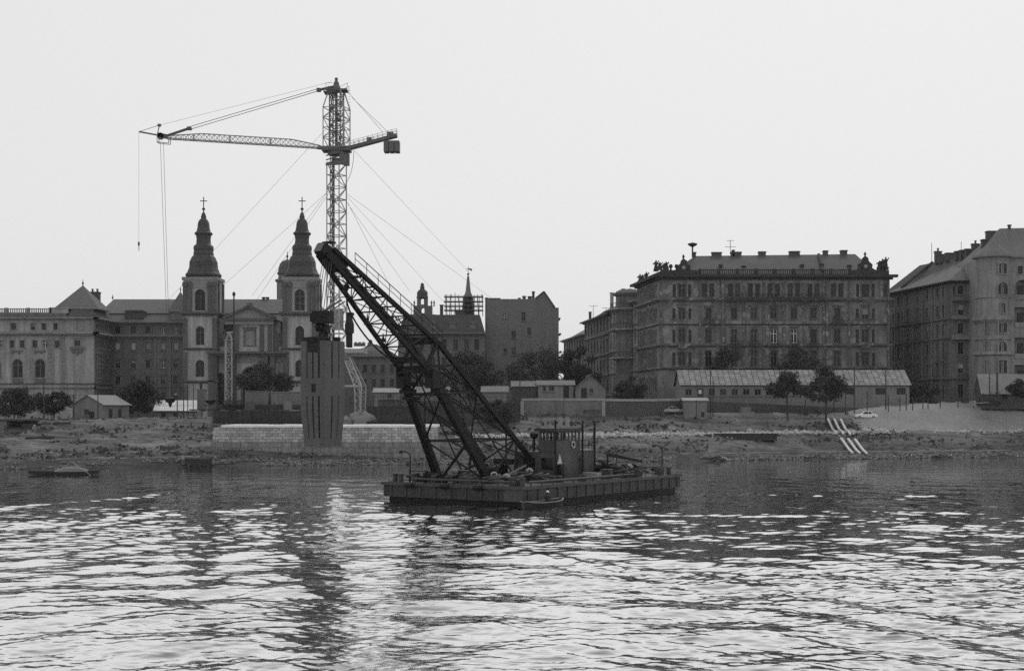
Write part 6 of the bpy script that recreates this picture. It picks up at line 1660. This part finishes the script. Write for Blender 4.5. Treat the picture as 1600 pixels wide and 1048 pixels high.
# ------------------------------------------------------------------ retaining wall and hoarding
Dw = 240.0
def wall_run(name, label, pts, m, cap, th=.6, cat="wall"):
    """pts: (px, top row, bottom row, depth)"""
    t = thing(name, label, cat, P(pts[0][0], pts[0][2], pts[0][3]))
    w, c = MB(), MB()
    for a, b in zip(pts[:-1], pts[1:]):
        A, B = P(a[0], a[1], a[3]), P(b[0], b[1], b[3]); A0, B0 = P(a[0], a[2], a[3]), P(b[0], b[2], b[3])
        y = Vector((0, th, 0)); A0.z -= .6; B0.z -= .6
        w.hexa([A0, B0, B0 + y, A0 + y, A, B, B + y, A + y])
        e = Vector((0, .12, 0)); u = Vector((0, 0, .003)); k = Vector((0, 0, .42))
        c.hexa([A - e + u, B - e + u, B + y + e + u, A + y + e + u, A - e + k, B - e + k, B + y + e + k, A + y + e + k])
    w.build("wall_body", m, t)
    if cap: c.build("coping", cap, t)
    return t
t = wall_run("quay_wall", "pale rendered retaining wall with stone coping behind the deckhouse", [(815, 626, 648, 240), (880, 626, 648, 240), (946, 626, 647, 240)], M["wallpale"], M["wallcap"])
for p in (816, 943): part_box("wall_pier", M["wallcap"], t, O, fx(p - 2.5, 240), fx(p + 2.5, 240), 239.8, 239.99, 6, fz(626.5, 240))
wall_run("quay_wall", "dark damp retaining wall with coping running right from the pale wall to the kiosk", [(946.6, 626.5, 646, 240.5), (1000, 627, 645, 242), (1068, 626, 645, 247)], M["walldark"], M["wallcap"])
wall_run("quay_wall", "low dark wall below the long shed between the kiosk and the two trees", [(1105, 627, 645, 250), (1180, 630, 645, 253), (1260, 634, 643, 256), (1340, 637, 642, 259)], M["walldark"], None)
def plank_fence(name, label, p0, p1, y0, y1, Dq, n, rails=True):
    a, b = P(p0, y1, Dq), P(p1, y1, Dq); t = thing(name, label, "hoarding", (a + b) / 2)
    zb, zt2 = fz(y1, Dq) - 1.0, fz(y0, Dq); W_ = (b.x - a.x) / n
    me = MB().fbox(O, -W_ / 2 + .012, W_ / 2 - .012, -.03, .03, 0, zt2 - zb).mesh("plank", M["timber"])
    for i in range(n): instance("plank", me, t, (a.x + (i + .5) * W_, Dq + rnd.uniform(-.03, .03), zb + rnd.uniform(-.12, .04)))
    MB().fbox(O, a.x, b.x, Dq + .05, Dq + .15, zb + .7, zb + .85).fbox(O, a.x, b.x, Dq + .05, Dq + .15, zt2 - .4, zt2 - .25).build("rail", M["timber"], t)
    return t
plank_fence("site_hoarding", "dark tarred plank hoarding along the pier under the tree", 333, 478, 641, 657, 222, 60)
plank_fence("site_hoarding", "dark tarred plank hoarding right of the crane base behind the pier", 572, 740, 634, 656, 223, 66)
plank_fence("site_hoarding", "dark plank hoarding behind the pale roofed sheds between pier and pale wall", 741, 812, 628, 650, 232, 30)
# timber platform in front of the church
pf_ = thing("timber_staging", "dark timber staging with a long deck beam in front of the church door", "staging", P(400, 650, 226))
MB().fbox(O, fx(340, 226), fx(480, 226), 225, 231, fz(640, 226), fz(632, 226)).build("deck_beam", M["timber"], pf_)
for p in (344, 362, 380, 398, 416, 434, 452, 470): MB().fbox(O, fx(p - 1.2, 226), fx(p + 1.2, 226), 225.1, 225.4, 5, fz(640.2, 226)).build("post", M["timber"], pf_)
for a, b, c, d_ in ((322, 334, 632, 634), (300, 345, 639, 641)): MB().fbox(O, fx(a, 226), fx(b, 226), 224.2, 225, fz(d_, 226), fz(c, 226)).build("side_plank", M["timber"], pf_)
def crate(p0, p1, y0, y1, Dq, label, m="concrete", d=3.0):
    t = thing("site_container", label, "container", P((p0 + p1) / 2, y1, Dq))
    x0, x1, z0, z1 = fx(p0, Dq), fx(p1, Dq), fz(y1, Dq), fz(y0, Dq)
    MB().fbox(O, x0, x1, Dq, Dq + d, z0, z1).build("container_body", M[m], t)
    g = MB()
    for i in range(7): xx = x0 + (x1 - x0) * (i + .5) / 7; g.fbox(O, xx - .06, xx + .06, Dq - .07, Dq - .003, z0 + .1, z1 - .1)
    g.build("stiffener", M[m], t); MB().fbox(O, x0 - .08, x1 + .08, Dq - .1, Dq + d + .1, z1 + .003, z1 + .14).build("container_lid", M[m], t)
    return t
crate(383, 419, 612, 632, 228, "grey concrete bin under the tree, left of two on the staging"); crate(424, 478, 613, 631.5, 228, "grey concrete bin under the tree, right of two on the staging")
crate(308, 320, 609, 640, 228, "tall narrow grey kiosk with a stub chimney left of the hoist mast", d=1.5); 
o = MB().lathe(P(314, 609, 228.7), [(.22, 0), (.22, 1.1), (.3, 1.15), (.3, 1.3)], 10).build("stove_pipe", M["iron"], None, at=P(314, 609, 228.7)); tag(o, "short dark stove pipe on top of the narrow kiosk", "pipe")
o = MB().lathe(P(329, 631.5, 226), [(.25, 0), (.5, .15), (.95, .55), (1.0, .65), (.85, .6), (.4, .25), (.05, .2)], 14).build("mortar_tub", M["iron"], None, at=P(329, 632, 226)); tag(o, "dark round mortar tub on the staging beside the hoist mast", "tub")
# lattice hoist mast
hm = thing("hoist_mast", "slim pale lattice hoist with a tall pole in front of the church facade", "hoist", P(360, 640, 230))
hf = Fr(fx(357.5, 230), 230, 0, 0); ztp = fz(531, 230); zbt = fz(640, 230)
mast_lattice(hf, .5, .5, zbt, ztp, 9, .09, .06, M["pale_steel"], hm)
mast_lattice(Fr(fx(358.5, 230), 230, 0, 0), .48, .15, ztp + .01, fz(520, 230), 1, .08, .06, M["pale_steel"], hm)
MB().tube([P(365.5, 642, 230), P(365.5, 461, 230)], .17, 8, .12).lathe(P(365.5, 463, 230), [(.1, 0), (.26, .2), (.26, .5), (.1, .75)], 8).build("pole", M["pole"], hm)
MB().bar(P(354, 519.5, 230), P(366, 518.5, 230), .16).tube([P(350, 640, 229.5), P(352.5, 600, 229.7), P(353, 530, 229.9)], .06, 5).build("pulley_beam", M["pale_steel"], hm)

# ------------------------------------------------------------------ things along the bank
D_ = 210.0
o = thing("tipped_skip", "dark tipped steel skip with a pale edge plank on the far left bank", "skip", P(38, 684, D_))
g = MB(); f_ = Fr(fx(38, D_), D_, 0, R(-10)); z0 = fz(686, D_)
g.hexa([f_.pt(-1.0, 0, z0), f_.pt(.6, 0, z0), f_.pt(.6, 3, z0), f_.pt(-1.0, 3, z0), f_.pt(-.5, .2, z0 + 2.3), f_.pt(1.3, .2, z0 + 2.3), f_.pt(1.3, 3, z0 + 2.3), f_.pt(-.5, 3, z0 + 2.3)]); g.build("skip_body", M["iron"], o)
MB().bar(f_.pt(.95, -.1, z0 - .1), f_.pt(1.75, -.1, z0 + 2.1), .45, .25).build("edge_plank", M["wallcap"], o)
o = thing("concrete_culvert", "grey concrete culvert mouth cut by the left edge of the picture", "culvert", P(-6, 686, D_))
g = MB(); f_ = Fr(fx(-10, D_), D_, 0, 0); facade(g, f_, -2.2, 1.9, fz(690, D_), fz(657, D_), [hole(.2, fz(688, D_), 1.6, 1.9, True)], 1.5); shell(g, f_, -2.2, 1.9, 4, fz(690, D_), fz(657, D_)); g.build("culvert_wall", M["concrete"], o)
MB().fbox(f_, -2.4, 5.5, -.2, 4, fz(657, D_) + .003, fz(654, D_)).build("culvert_slab", M["walldark"], o)
for i, (px, py, L_, lab) in enumerate(((62, 682, 4.0, "short dark timber baulk beside the tipped skip"), (96, 667, 2.6, "dark log lying on the slope below the gable shed"))):
    a = P(px, py, 205 + 8 * i); a.z = gz(a.x, a.y) + .15; o = MB().bar(a - Vector((L_ / 2, 0, 0)), a + Vector((L_ / 2, .4, .05)), .3).build("timber_baulk", M["timber"], None, at=a); tag(o, lab, "timber")
def punt(name, label, c, L_, wid, hh, m, rz=0.0, rim=None):
    t = thing(name, label, "boat", c); f = Fr(c[0], c[1], c[2], rz); n = 9; vs = []
    for i in range(n):
        u = -1 + 2 * i / (n - 1); xx = u * L_ / 2; k = 1 - abs(u) ** 3 * .75; lift = abs(u) ** 3 * hh * .5
        for yy, zz in ((-wid / 2 * k, hh + lift * .5), (-wid / 2 * k * .75, lift), (wid / 2 * k * .75, lift), (wid / 2 * k, hh + lift * .5), (wid / 2 * k - .08, hh + lift * .5 - .02), (wid * .34 * k, lift + .12), (-wid * .34 * k, lift + .12), (-wid / 2 * k + .08, hh + lift * .5 - .02)):
            vs.append(f.pt(xx, yy, zz))
    fs = [(i * 8 + k, (i + 1) * 8 + k, (i + 1) * 8 + (k + 1) % 8, i * 8 + (k + 1) % 8) for i in range(n - 1) for k in range(8)] + [tuple(range(8)), tuple((n - 1) * 8 + k for k in range(7, -1, -1))]
    MB().add(vs, fs).build("boat_hull", m, t)
    g = MB()
    for k in (0, 3):
        for i in range(n - 1): g.bar(vs[i * 8 + k] + Vector((0, 0, .03)), vs[(i + 1) * 8 + k] + Vector((0, 0, .03)), .1, .07)
    g.build("gunwale", rim or m, t)
    for u in (-.25, .2): MB().fbox(f, u * L_ - .15, u * L_ + .15, -wid * .45, wid * .45, hh * .65, hh * .65 + .06).build("thwart", m, t)
    return t, f
c = P(310, 690, 196.5); c.z = gz(c.x, c.y) + .1
punt("flat_punt", "dark flat punt drawn up on the bank at the left end of the stone pier", c, 3.7, 1.6, .95, M["timber"], R(4))
c = P(100, 741, 172); c.z = -.12
t, f_ = punt("moored_skiff", "long dark rowing skiff with a pale canvas hump moored at the left shore", c, 8.4, 1.6, .45, M["timber"], R(2))
g = MB(); sec = []
for i in range(7):
    u = i / 6; hh = .7 * math.sin(math.pi * (.12 + .76 * u)); sec.append([f_.pt(-1.0 + u * 4.0, y_ * .72, .45 + hh * (1 - y_ * y_)) for y_ in (-1, -.6, 0, .6, 1)])
for i in range(6):
    for k in range(4): g.quad(sec[i][k], sec[i + 1][k], sec[i + 1][k + 1], sec[i][k + 1])
g.build("canvas_cover", M["concrete"], t)
for a, b in (((-.6, -.4, .3), (1.0, -.4, 1.75)), ((1.0, -.4, 1.75), (3.4, -.8, .1)), ((-.4, -.4, .2), (-2.0, -1.4, -.1))): MB().bar(f_.pt(*a), f_.pt(*b), .06).build("oar", M["wallcap"], t)
c = P(1163, 673, 232); c.z = gz(c.x, c.y)
o = thing("steel_pontoon", "long black steel pontoon lying on the right bank above the waterline", "pontoon", c)
MB().hexa([Vector((c.x + a, c.y + b, c.z + e)) for a, b, e in ((-5.0, 0, -.3), (5.2, 0, -.3), (5.2, 1.6, -.3), (-5.0, 1.6, -.3), (-5.35, 0, .75), (5.4, 0, .75), (5.4, 1.6, .75), (-5.35, 1.6, .75))]).build("pontoon_body", M["iron"], o)
MB().fbox(O, c.x - 5.45, c.x + 5.5, c.y - .08, c.y + 1.7, c.z + .753, c.z + .83).build("pontoon_rim", M["black_steel"], o)
c = P(1124, 699, 217); c.z = gz(c.x, c.y)
o = thing("broken_landing", "small dark collapsed landing with one white plank near the water", "landing", c)
g = MB().bar(c + Vector((-1.6, 0, -.1)), c + Vector((.2, 0, .9)), .9, .2); g.bar(c + Vector((-1.5, .6, .5)), c + Vector((.6, .7, 1.0)), .25); g.build("dark_boards", M["timber"], o)
MB().bar(c + Vector((.15, 0, 1.0)), c + Vector((1.7, -.1, .35)), .5, .12).build("white_plank", M["white"], o)
# white striped stairs down the bank
def strips(label, px0, py0, px1, py1, D0, D1):
    a, b = P(px0, py0, D0), P(px1, py1, D1)
    t = thing("white_ramp_rails", label, "ramp", (a + b) / 2)
    for k in range(3):
        pts = []
        for i in range(9):
            p = a.lerp(b, i / 8) + Vector((k * 1.15, 0, 0)); p.z = gz(p.x, p.y) + .32; pts.append(p)
        g = MB()
        for q, r_ in zip(pts[:-1], pts[1:]): g.bar(q, r_ + (r_ - q) * .03, .38, .25)
        g.build("white_rail", M["white"], t)
strips("upper set of three white painted concrete rails on the right bank", 1293, 648, 1307, 668, 250, 239)
strips("lower set of three white painted concrete rails running down to the water", 1314, 677, 1332, 711, 236.5, 228)
# tarpaulin bundle
c = P(565, 654, 219)
r = np.random.RandomState(4); vs = []; nu, nv = 22, 8
g = MB()
for j in range(nv + 1):
    for i in range(nu):
        a = 2 * math.pi * i / nu; k = math.cos(j / nv * math.pi / 2); hh = math.sin(j / nv * math.pi / 2)
        vs.append((c.x + 2.0 * k * math.cos(a) * (1 + .2 * math.sin(3 * a + j)), c.y + 1.0 * k * math.sin(a), c.z - .4 + 1.25 * hh * (1 + .25 * math.sin(2.2 * a + 1)) + r.uniform(-.07, .07)))
g.add(vs, [(j * nu + i, j * nu + (i + 1) % nu, (j + 1) * nu + (i + 1) % nu, (j + 1) * nu + i) for j in range(nv) for i in range(nu)])
tag(g.build("tarpaulin_heap", M["tarp"], None, True, at=c), "crumpled grey tarpaulin heap on the pier under the crane portal", "tarpaulin")
# gravel heap
nx_, ny_ = 150, 46
U, Vv = np.meshgrid(np.linspace(0, 1, nx_), np.linspace(0, 1, ny_))
X = 59 + U * 60; yb0 = shore(X) + 13.5
Y = yb0 + Vv * 22
hgt = np.interp(U, [0, .06, .16, .35, 1], [0, .35, .75, .98, 1.0]) * np.interp(Vv, [0, .1, .55, .8, 1], [0, .2, .93, 1, .55]) 
ztop = 8.95
base = bank_z(X, Y)
Z = base - .25 + np.maximum(ztop + .25 - base, 0) * hgt + (vnoise(X * .5, Y * .5, 31) - .5) * .7 * hgt + (vnoise(X * 2.3, Y * 2.3, 32) - .5) * .25
me = np_mesh("gravel_heap", np.stack([X, Y, Z], -1).reshape(-1, 3), grid_faces(ny_, nx_), M["gravel"], True)
o = link("gravel_heap", me); tag(o, "wide pale heap of gravel on the right bank below the brown block", "gravel", kind="stuff")

# ------------------------------------------------------------------ cars
def car(c, rz, label, L_=3.9, paint="car"):
    t = thing("parked_car", label, "car", c, "cars parked on the quay"); f = Fr(c[0], c[1], c[2], rz); k = L_ / 4.2
    def sec_body(prof, hw, name, m):
        g = MB(); n = len(prof)
        vs = [f.pt(x * k, -hw * k, z * k) for x, z in prof] + [f.pt(x * k, hw * k, z * k) for x, z in prof]
        g.add(vs, [tuple(range(n)), tuple(range(2 * n - 1, n - 1, -1))] + [(i, i + n, (i + 1) % n + n, (i + 1) % n) for i in range(n)])
        o = g.build(name, m, t)
        bv = o.modifiers.new("soft_edges", 'BEVEL'); bv.width = .06; bv.segments = 2; return o
    sec_body([(-2.1, .35), (2.1, .35), (2.12, .62), (2.0, .85), (1.0, .95), (-1.2, .97), (-2.0, .9), (-2.12, .6)], .8, "body", M[paint])
    sec_body([(-1.25, .96), (1.0, .94), (.45, 1.42), (.1, 1.5), (-.6, 1.5), (-.95, 1.42)], .68, "roof", M[paint])
    for s in (-1, 1):
        for a in ([(-1.05, 1.0), (-.4, 1.0), (-.4, 1.42), (-.8, 1.4)], [(-.3, 1.0), (.75, 1.0), (.38, 1.38), (-.3, 1.42)]):
            MB().prism(f if s < 0 else f, [(x * k, z * k) for x, z in a], s * .69 * k, s * .70 * k).build("side_window", M["glass"], t)
        for x in (-1.3, 1.3):
            o = MB().tube([f.pt(x * k, s * .62 * k, .31 * k), f.pt(x * k, s * .82 * k, .31 * k)], .31 * k, 16).build("wheel", M["rubber"], t)
            link("hub_cap", MB().tube([f.pt(x * k, s * .821 * k, .31 * k), f.pt(x * k, s * .84 * k, .31 * k)], .15 * k, 12).mesh("hub_cap", M["wallcap"], False, WL[t]), o)
        MB().lathe(f.pt(-2.1 * k, s * .55 * k, .62 * k), [(.12, -.1), (.14, 0), (.12, .1)], 10).build("headlight", M["wallcap"], t)
    for x in (-2.15, 2.13): MB().fbox(f, (x - .05) * k, (x + .05) * k, -.8 * k, .8 * k, .4 * k, .52 * k).build("bumper", M["pale_steel"], t)
c = P(1353, 639, 252); c.z = gz(c.x, c.y) + .12
car(c, R(176), "white saloon car parked beside the fence under the long shed", 3.9)
c = P(1052, 646, 245.5); c.z = gz(c.x, c.y) + .15
car(c, R(2), "dull grey car beside the square concrete kiosk", 3.5, "car_grey")
# bulldozer by the right shed
c = P(1545, 632, 252); c.z = 8.4
bd = thing("bulldozer", "dark tracked loader standing before the steep roofed shed above the gravel heap", "bulldozer", c)
for s in (-.8, .8):
    g = MB(); pts = [Vector((c.x + x, c.y + s, c.z + z)) for x, z in ((-1.6, .15), (1.6, .15), (2.0, .45), (1.7, .85), (-1.7, .85), (-2.0, .45))]
    g.add([p + Vector((0, -.22, 0)) for p in pts] + [p + Vector((0, .22, 0)) for p in pts], [tuple(range(6)), tuple(range(11, 5, -1))] + [(i, i + 6, (i + 1) % 6 + 6, (i + 1) % 6) for i in range(6)]); g.build("track", M["rubber"], bd)
MB().box(c + Vector((-.5, 0, 1.15)), (2.2, 1.0, .8)).build("engine_hood", M["hull"], bd)
g = MB().box(c + Vector((1.0, 0, 2.45)), (1.5, 1.4, .1))
for sx in (-.7, .7):
    for sy in (-.65, .65): g.bar(c + Vector((1.0 + sx, sy, .9)), c + Vector((1.0 + sx, sy, 2.45)), .09)
g.box(c + Vector((1.2, 0, 1.2)), (.9, 1.2, .5)); g.build("cab", M["hull_rim"], bd)
g = MB().bar(c + Vector((-2.9, -1.4, .5)), c + Vector((-2.9, 1.4, .5)), .2, .95)
for s in (-1, 1): g.bar(c + Vector((-2.9, s, .5)), c + Vector((-.4, s, .7)), .16)
g.build("blade", M["wallcap"], bd)
MB().tube([c + Vector((-.9, .2, 1.5)), c + Vector((-.9, .2, 2.3))], .07, 6).build("exhaust", M["iron"], bd)

# ------------------------------------------------------------------ poles and fence posts
poles([(68.5, 603, 656, 222, "tall bare pole before the arched windows of the pale palace", .14), (115, 617, 656, 222, "pole at the left corner of the gable shed", .16), (153, 612, 656, 221, "pole in front of the gable shed's right half", .10),
       (277, 606, 655, 226, "short pole in front of the white roofed hut, leftmost of three", .10), (287, 590, 655, 226, "leaning pair pole, middle of three before the white roofed hut", .09), (293.5, 598, 655, 226, "pole at the right end before the white roofed hut", .09),
       (302, 600, 655, 227, "thin pole just left of the narrow kiosk", .08),
       (812.5, 570, 650, 236, "tall pole at the left end of the pale retaining wall", .11), (881, 600, 648, 238, "thin pole in the middle of the pale retaining wall", .06),
       (1110, 575, 645, 246, "tall pole before the left part of the long shed", .12), (1114, 592, 645, 246, "shorter pole paired with the tall one before the long shed", .09), (1335, 572, 640, 255, "tall pole right of the two bank trees before the long shed", .12), (1384, 572, 640, 255, "tall pole before the right end of the long shed", .13),
       (1546, 582, 632, 252, "pole against the left end of the steep roofed shed", .12), (1558, 582, 632, 252, "thick pole crossing the pale roof of the steep roofed shed", .22)])
posts = [(1088, 625, 650, 241), (1303, 613, 642, 251), (1321, 612, 643, 252), (1355, 612, 641, 252), (1388, 617, 638, 252), (1406, 620, 637, 252), (1416, 615, 636, 252), (1442, 618, 634, 252), (1450, 620, 634, 252), (1469, 611, 633, 252), (1497, 613, 632, 252), (1521, 615, 632, 252), (1426, 622, 636, 252), (1258, 622, 642, 250)]
fence = thing("wire_fence", "sparse wire fence of thin dark posts along the top of the right bank", "fence", P(1400, 636, 252))
for px, y0, y1, Dq in posts:
    a = P(px, y1, Dq); MB().bar(a + Vector((0, 0, -.6)), P(px, y0, Dq), .14).build("fence_post", M["pole"], fence)
g = MB()
for k in (.35, .7):
    for (p, q) in zip(posts[1:-2], posts[2:-1]): g.tube([P(p[0], p[2] + (p[1] - p[2]) * k, p[3]), P(q[0], q[2] + (q[1] - q[2]) * k, q[3])], .02, 4)
g.build("fence_wire", M["cable"], fence)
rail = thing("quay_railing", "thin iron railing along the quay edge behind the hoarding", "railing", P(640, 632, 232))
g = MB(); 
for k in range(30):
    p = P(575 + k * 8, 634, 232); g.bar(p, p + Vector((0, 0, 1.5)), .07)
for z in (.8, 1.5): g.bar(P(575, 634, 232) + Vector((0, 0, z)), P(807, 634, 232) + Vector((0, 0, z)), .06)
g.build("railing_bars", M["iron"], rail)
lw = thing("quay_railing", "low pale kerb wall along the quay top at the left", "kerb wall", P(180, 658, 222))
MB().fbox(O, fx(60, 222), fx(330, 222), 221.5, 221.9, 5.2, fz(656.5, 222)).build("kerb", M["wallcap"], lw)

# ------------------------------------------------------------------ trees
def tree(label, px, yt, yb, wpx, Dq, m, seed, trunk_px=None, n=5200, leaf=.34, low=.28, group="trees along the quay", name="broadleaf_tree", lobes=13):
    r = np.random.RandomState(seed)
    base = P(px, yb, Dq); base.z = min(base.z, gz(base.x, base.y) + .2) if px < 1420 else base.z
    top = fz(yt, Dq); H_ = top - base.z; Wd = wpx / FPX * Dq * 1.22; n = int(n * 1.35); lobes = int(lobes * 1.5); leaf *= 1.12
    t = thing(name, label, "tree", base, group)
    tr = MB(); fork = base + Vector((r.uniform(-.2, .2), 0, H_ * (low + .12)))
    tw = trunk_px or max(.12, H_ * .022)
    tr.tube([base - Vector((0, 0, .4)), base.lerp(fork, .5) + Vector((r.uniform(-.15, .15), 0, 0)), fork], tw, 8, tw * .7)
    cs = []
    for k in range(lobes):
        a = r.uniform(0, 6.28); rad = math.sqrt(r.uniform(0, 1)) * .40; zz = r.uniform(low + .12, .88)
        taper = 1.0 - .75 * max(0, (zz - .62) / .38)
        c = Vector((base.x + math.cos(a) * rad * Wd * taper, base.y + math.sin(a) * rad * Wd * taper, base.z + H_ * zz))
        s = Wd * r.uniform(.06, .20) * (.6 + .4 * taper); cs.append((c, s))
    cs.append((Vector((base.x + r.uniform(-.08, .08) * Wd, base.y, top - Wd * .13)), Wd * .13))
    for s_ in (-1, 1): cs.append((Vector((base.x + s_ * Wd * .36, base.y, base.z + H_ * r.uniform(.5, .66))), Wd * .14))
    for c, s in cs:
        mid = fork.lerp(c, .5) + Vector((r.uniform(-.2, .2), r.uniform(-.2, .2), -.1 * H_ * .3)); tr.tube([fork - Vector((0, 0, .2)), mid, c], tw * .4, 5, tw * .12)
    tr.build("trunk", M["bark"], t)
    wts = np.array([s ** 2 for _, s in cs]); idx = r.choice(len(cs), n, p=wts / wts.sum())
    C = np.array([c for c, _ in cs])[idx]; S_ = np.array([s for _, s in cs])[idx]
    d = r.normal(0, 1, (n, 3)); d /= np.linalg.norm(d, axis=1, keepdims=True)
    rr = r.uniform(.25, 1.12, n) ** .6
    wob = 1 + .35 * np.sin(d[:, 0] * 5 + idx) * np.sin(d[:, 2] * 6 + idx * 2)
    p = C + d * (S_ * rr * wob)[:, None] * np.array([1, 1, .82])
    nrm = d + r.normal(0, .7, (n, 3)); nrm /= np.linalg.norm(nrm, axis=1, keepdims=True)
    u = np.cross(nrm, r.normal(0, 1, (n, 3))); u /= np.linalg.norm(u, axis=1, keepdims=True); v = np.cross(nrm, u)
    sz = leaf * r.uniform(.5, 1.25, n)[:, None]
    q = np.stack([p - u * sz * .5, p - v * sz * .32, p + u * sz * .5 , p + v * sz * .32], 1) - np.array(base)
    o = link("crown", np_mesh("crown", q.reshape(-1, 3), np.arange(n * 4).reshape(-1, 4), m), t)
    return t
tree("bushy dark tree in front of the arched windows at the far left", 22, 606, 656, 64, 236, M["leafdark"], 1, low=.1, n=4200)
tree("second dark tree beside the tall bare pole at the far left", 86, 610, 656, 48, 238, M["leafdark"], 2, low=.12, n=3200)
tree("round dark tree between the gable shed and the white roofed hut", 216, 592, 657, 68, 240, M["leafdark"], 3, low=.14, n=6500, lobes=16)
tree("leafy tree in front of the church facade above the concrete bins", 412, 562, 632, 74, 252, M["leaf"], 4, low=.22, n=7500, lobes=17)
tree("broad tree before the grey mansard block", 735, 546, 632, 98, 300, M["leafdark"], 5, low=.1, n=6500, leaf=.42, lobes=18)
tree("large tree in front of the blank gable wall's right half", 848, 539, 612, 108, 305, M["leafdark"], 6, low=.08, n=7000, leaf=.42, lobes=18)
tree("dark tree at the end of the receding street", 903, 538, 612, 62, 308, M["leafdark"], 7, low=.08, n=6000, leaf=.42, lobes=15)
tree("low dense tree at the foot of the street houses beside the gabled hut", 985, 585, 624, 46, 272, M["leafdark"], 8, low=.08, n=3200)
tree("young bank tree with thin trunk, left of the pair before the long shed", 1231, 577, 641, 60, 247, M["leaf"], 9, low=.36, n=4600, lobes=12)
tree("taller bank tree, right of the pair before the long shed", 1291, 567, 641, 62, 247.5, M["leaf"], 10, low=.30, n=5600, lobes=14)
tree("street tree against the palace's fourth bay, above the shed roof", 1138, 538, 612, 62, 276, M["leafdark"], 11, low=.3, n=3600)
tree("wide street tree before the palace above the two bank trees", 1255, 536, 606, 84, 276, M["leafdark"], 12, low=.3, n=4200)
tree("dark shrub like tree at the foot of the brown block", 1440, 598, 634, 50, 268, M["leafdark"], 13, low=.06, n=3000)
tree("half hidden tree behind the pale roofed shed at the far right", 1596, 590, 634, 40, 252, M["leafdark"], 14, low=.2, n=2200)
tree("small bush by the rear legs of the floating crane on the bank", 775, 622, 652, 44, 229, M["leafdark"], 15, low=.04, n=2400, name="bush")
tree("overgrown bush on the slope behind the pier's right end", 712, 668, 706, 46, 222, M["leafdark"], 16, low=.04, n=2600, name="bush")

# ------------------------------------------------------------------ building site clutter
def timber_stack(px, py, Dq, L_, rows_, label, rz=0.0):
    c = P(px, py, Dq); c.z = max(c.z, gz(c.x, c.y)) 
    t = thing("timber_stack", label, "timber stack", c, "timber stacked on the site"); f = Fr(c[0], c[1], c[2], rz)
    me = MB().fbox(O, -L_ / 2, L_ / 2, -.13, .13, 0, .11).mesh("plank", M["timber"])
    for j in range(rows_):
        for i in range(4): instance("plank", me, t, f.pt(rnd.uniform(-.15, .15), i * .3, .05 + j * .15), f.a + rnd.uniform(-.015, .015))
timber_stack(610, 637, 230, 3.6, 9, "stack of dark planks beside the white site hut, left of two", .05)
timber_stack(668, 637, 230, 4.2, 7, "stack of dark planks seen through the jib legs, right of two", -.05)
timber_stack(365, 634, 224.5, 3.2, 6, "stack of planks lying on the staging before the church door")
timber_stack(1195, 646, 245, 3.0, 5, "small stack of planks on the bank top below the long shed", .1)
for i, (px, py, Dq, lab) in enumerate(((700, 656, 222.4, "lone oil drum before the hoarding beside the jib leg"), (352, 657, 219, "oil drum at the left end of the pier's hoarding"), (338, 657, 219, "oil drum nearest the slope at the pier's left end"), (1098, 651, 240, "oil drum in front of the concrete kiosk"))):
    c = P(px, py, Dq); c.z = max(gz(c.x, c.y), c.z) - .05
    tag(MB().lathe(c, [(.29, 0), (.29, .28), (.31, .3), (.29, .32), (.29, .58), (.31, .6), (.29, .62), (.29, .88), (.26, .9)], 12).build("oil_drum", M["iron"], None, at=c), lab, "drum", "oil drums on the site")
for i, (px, py, Dq, w_, h_, m_, lab) in enumerate(((103, 656, 222, 1.1, 1.0, "wallcap", "pale wooden box left of the gable shed"), (390, 640, 223, 1.5, 1.2, "walldark", "dark box under the staging"), (450, 640, 223, 1.3, 1.4, "concrete", "grey box under the right end of the staging"), (1165, 644, 246, 1.6, .9, "concrete", "grey box below the long shed"), (925, 645, 238, 2.6, .5, "walldark", "dark low trough lying before the pale retaining wall"))):
    c = P(px, py, Dq); c.z = max(gz(c.x, c.y), c.z) - .05; t = thing("wooden_box", lab, "box", c)
    MB().box(c + Vector((0, 0, h_ / 2)), (w_, 1.0, h_), .1 * i).build("box_body", M[m_], t); MB().box(c + Vector((0, 0, h_ + .05)), (w_ * 1.06, 1.06, .09), .1 * i).build("box_lid", M[m_], t)

# ------------------------------------------------------------------ thin river haze
hz_ = MB().fbox(O, -1650, 1650, -75, 1950, -5, 78).mesh("haze", None)
hm_ = bpy.data.materials.new("river_haze"); hm_.use_nodes = True
nt_ = hm_.node_tree; nt_.nodes.clear()
pv = nd(nt_, "ShaderNodeVolumePrincipled"); pv.inputs["Color"].default_value = (.97, .97, .97, 1); pv.inputs["Density"].default_value = HAZE
ov = nd(nt_, "ShaderNodeOutputMaterial"); nt_.links.new(pv.outputs[0], ov.inputs["Volume"])
hz_.materials.append(hm_); ho = link("haze", hz_); ho["kind"] = "stuff"; tag(ho, "thin river haze over the whole view", "haze")
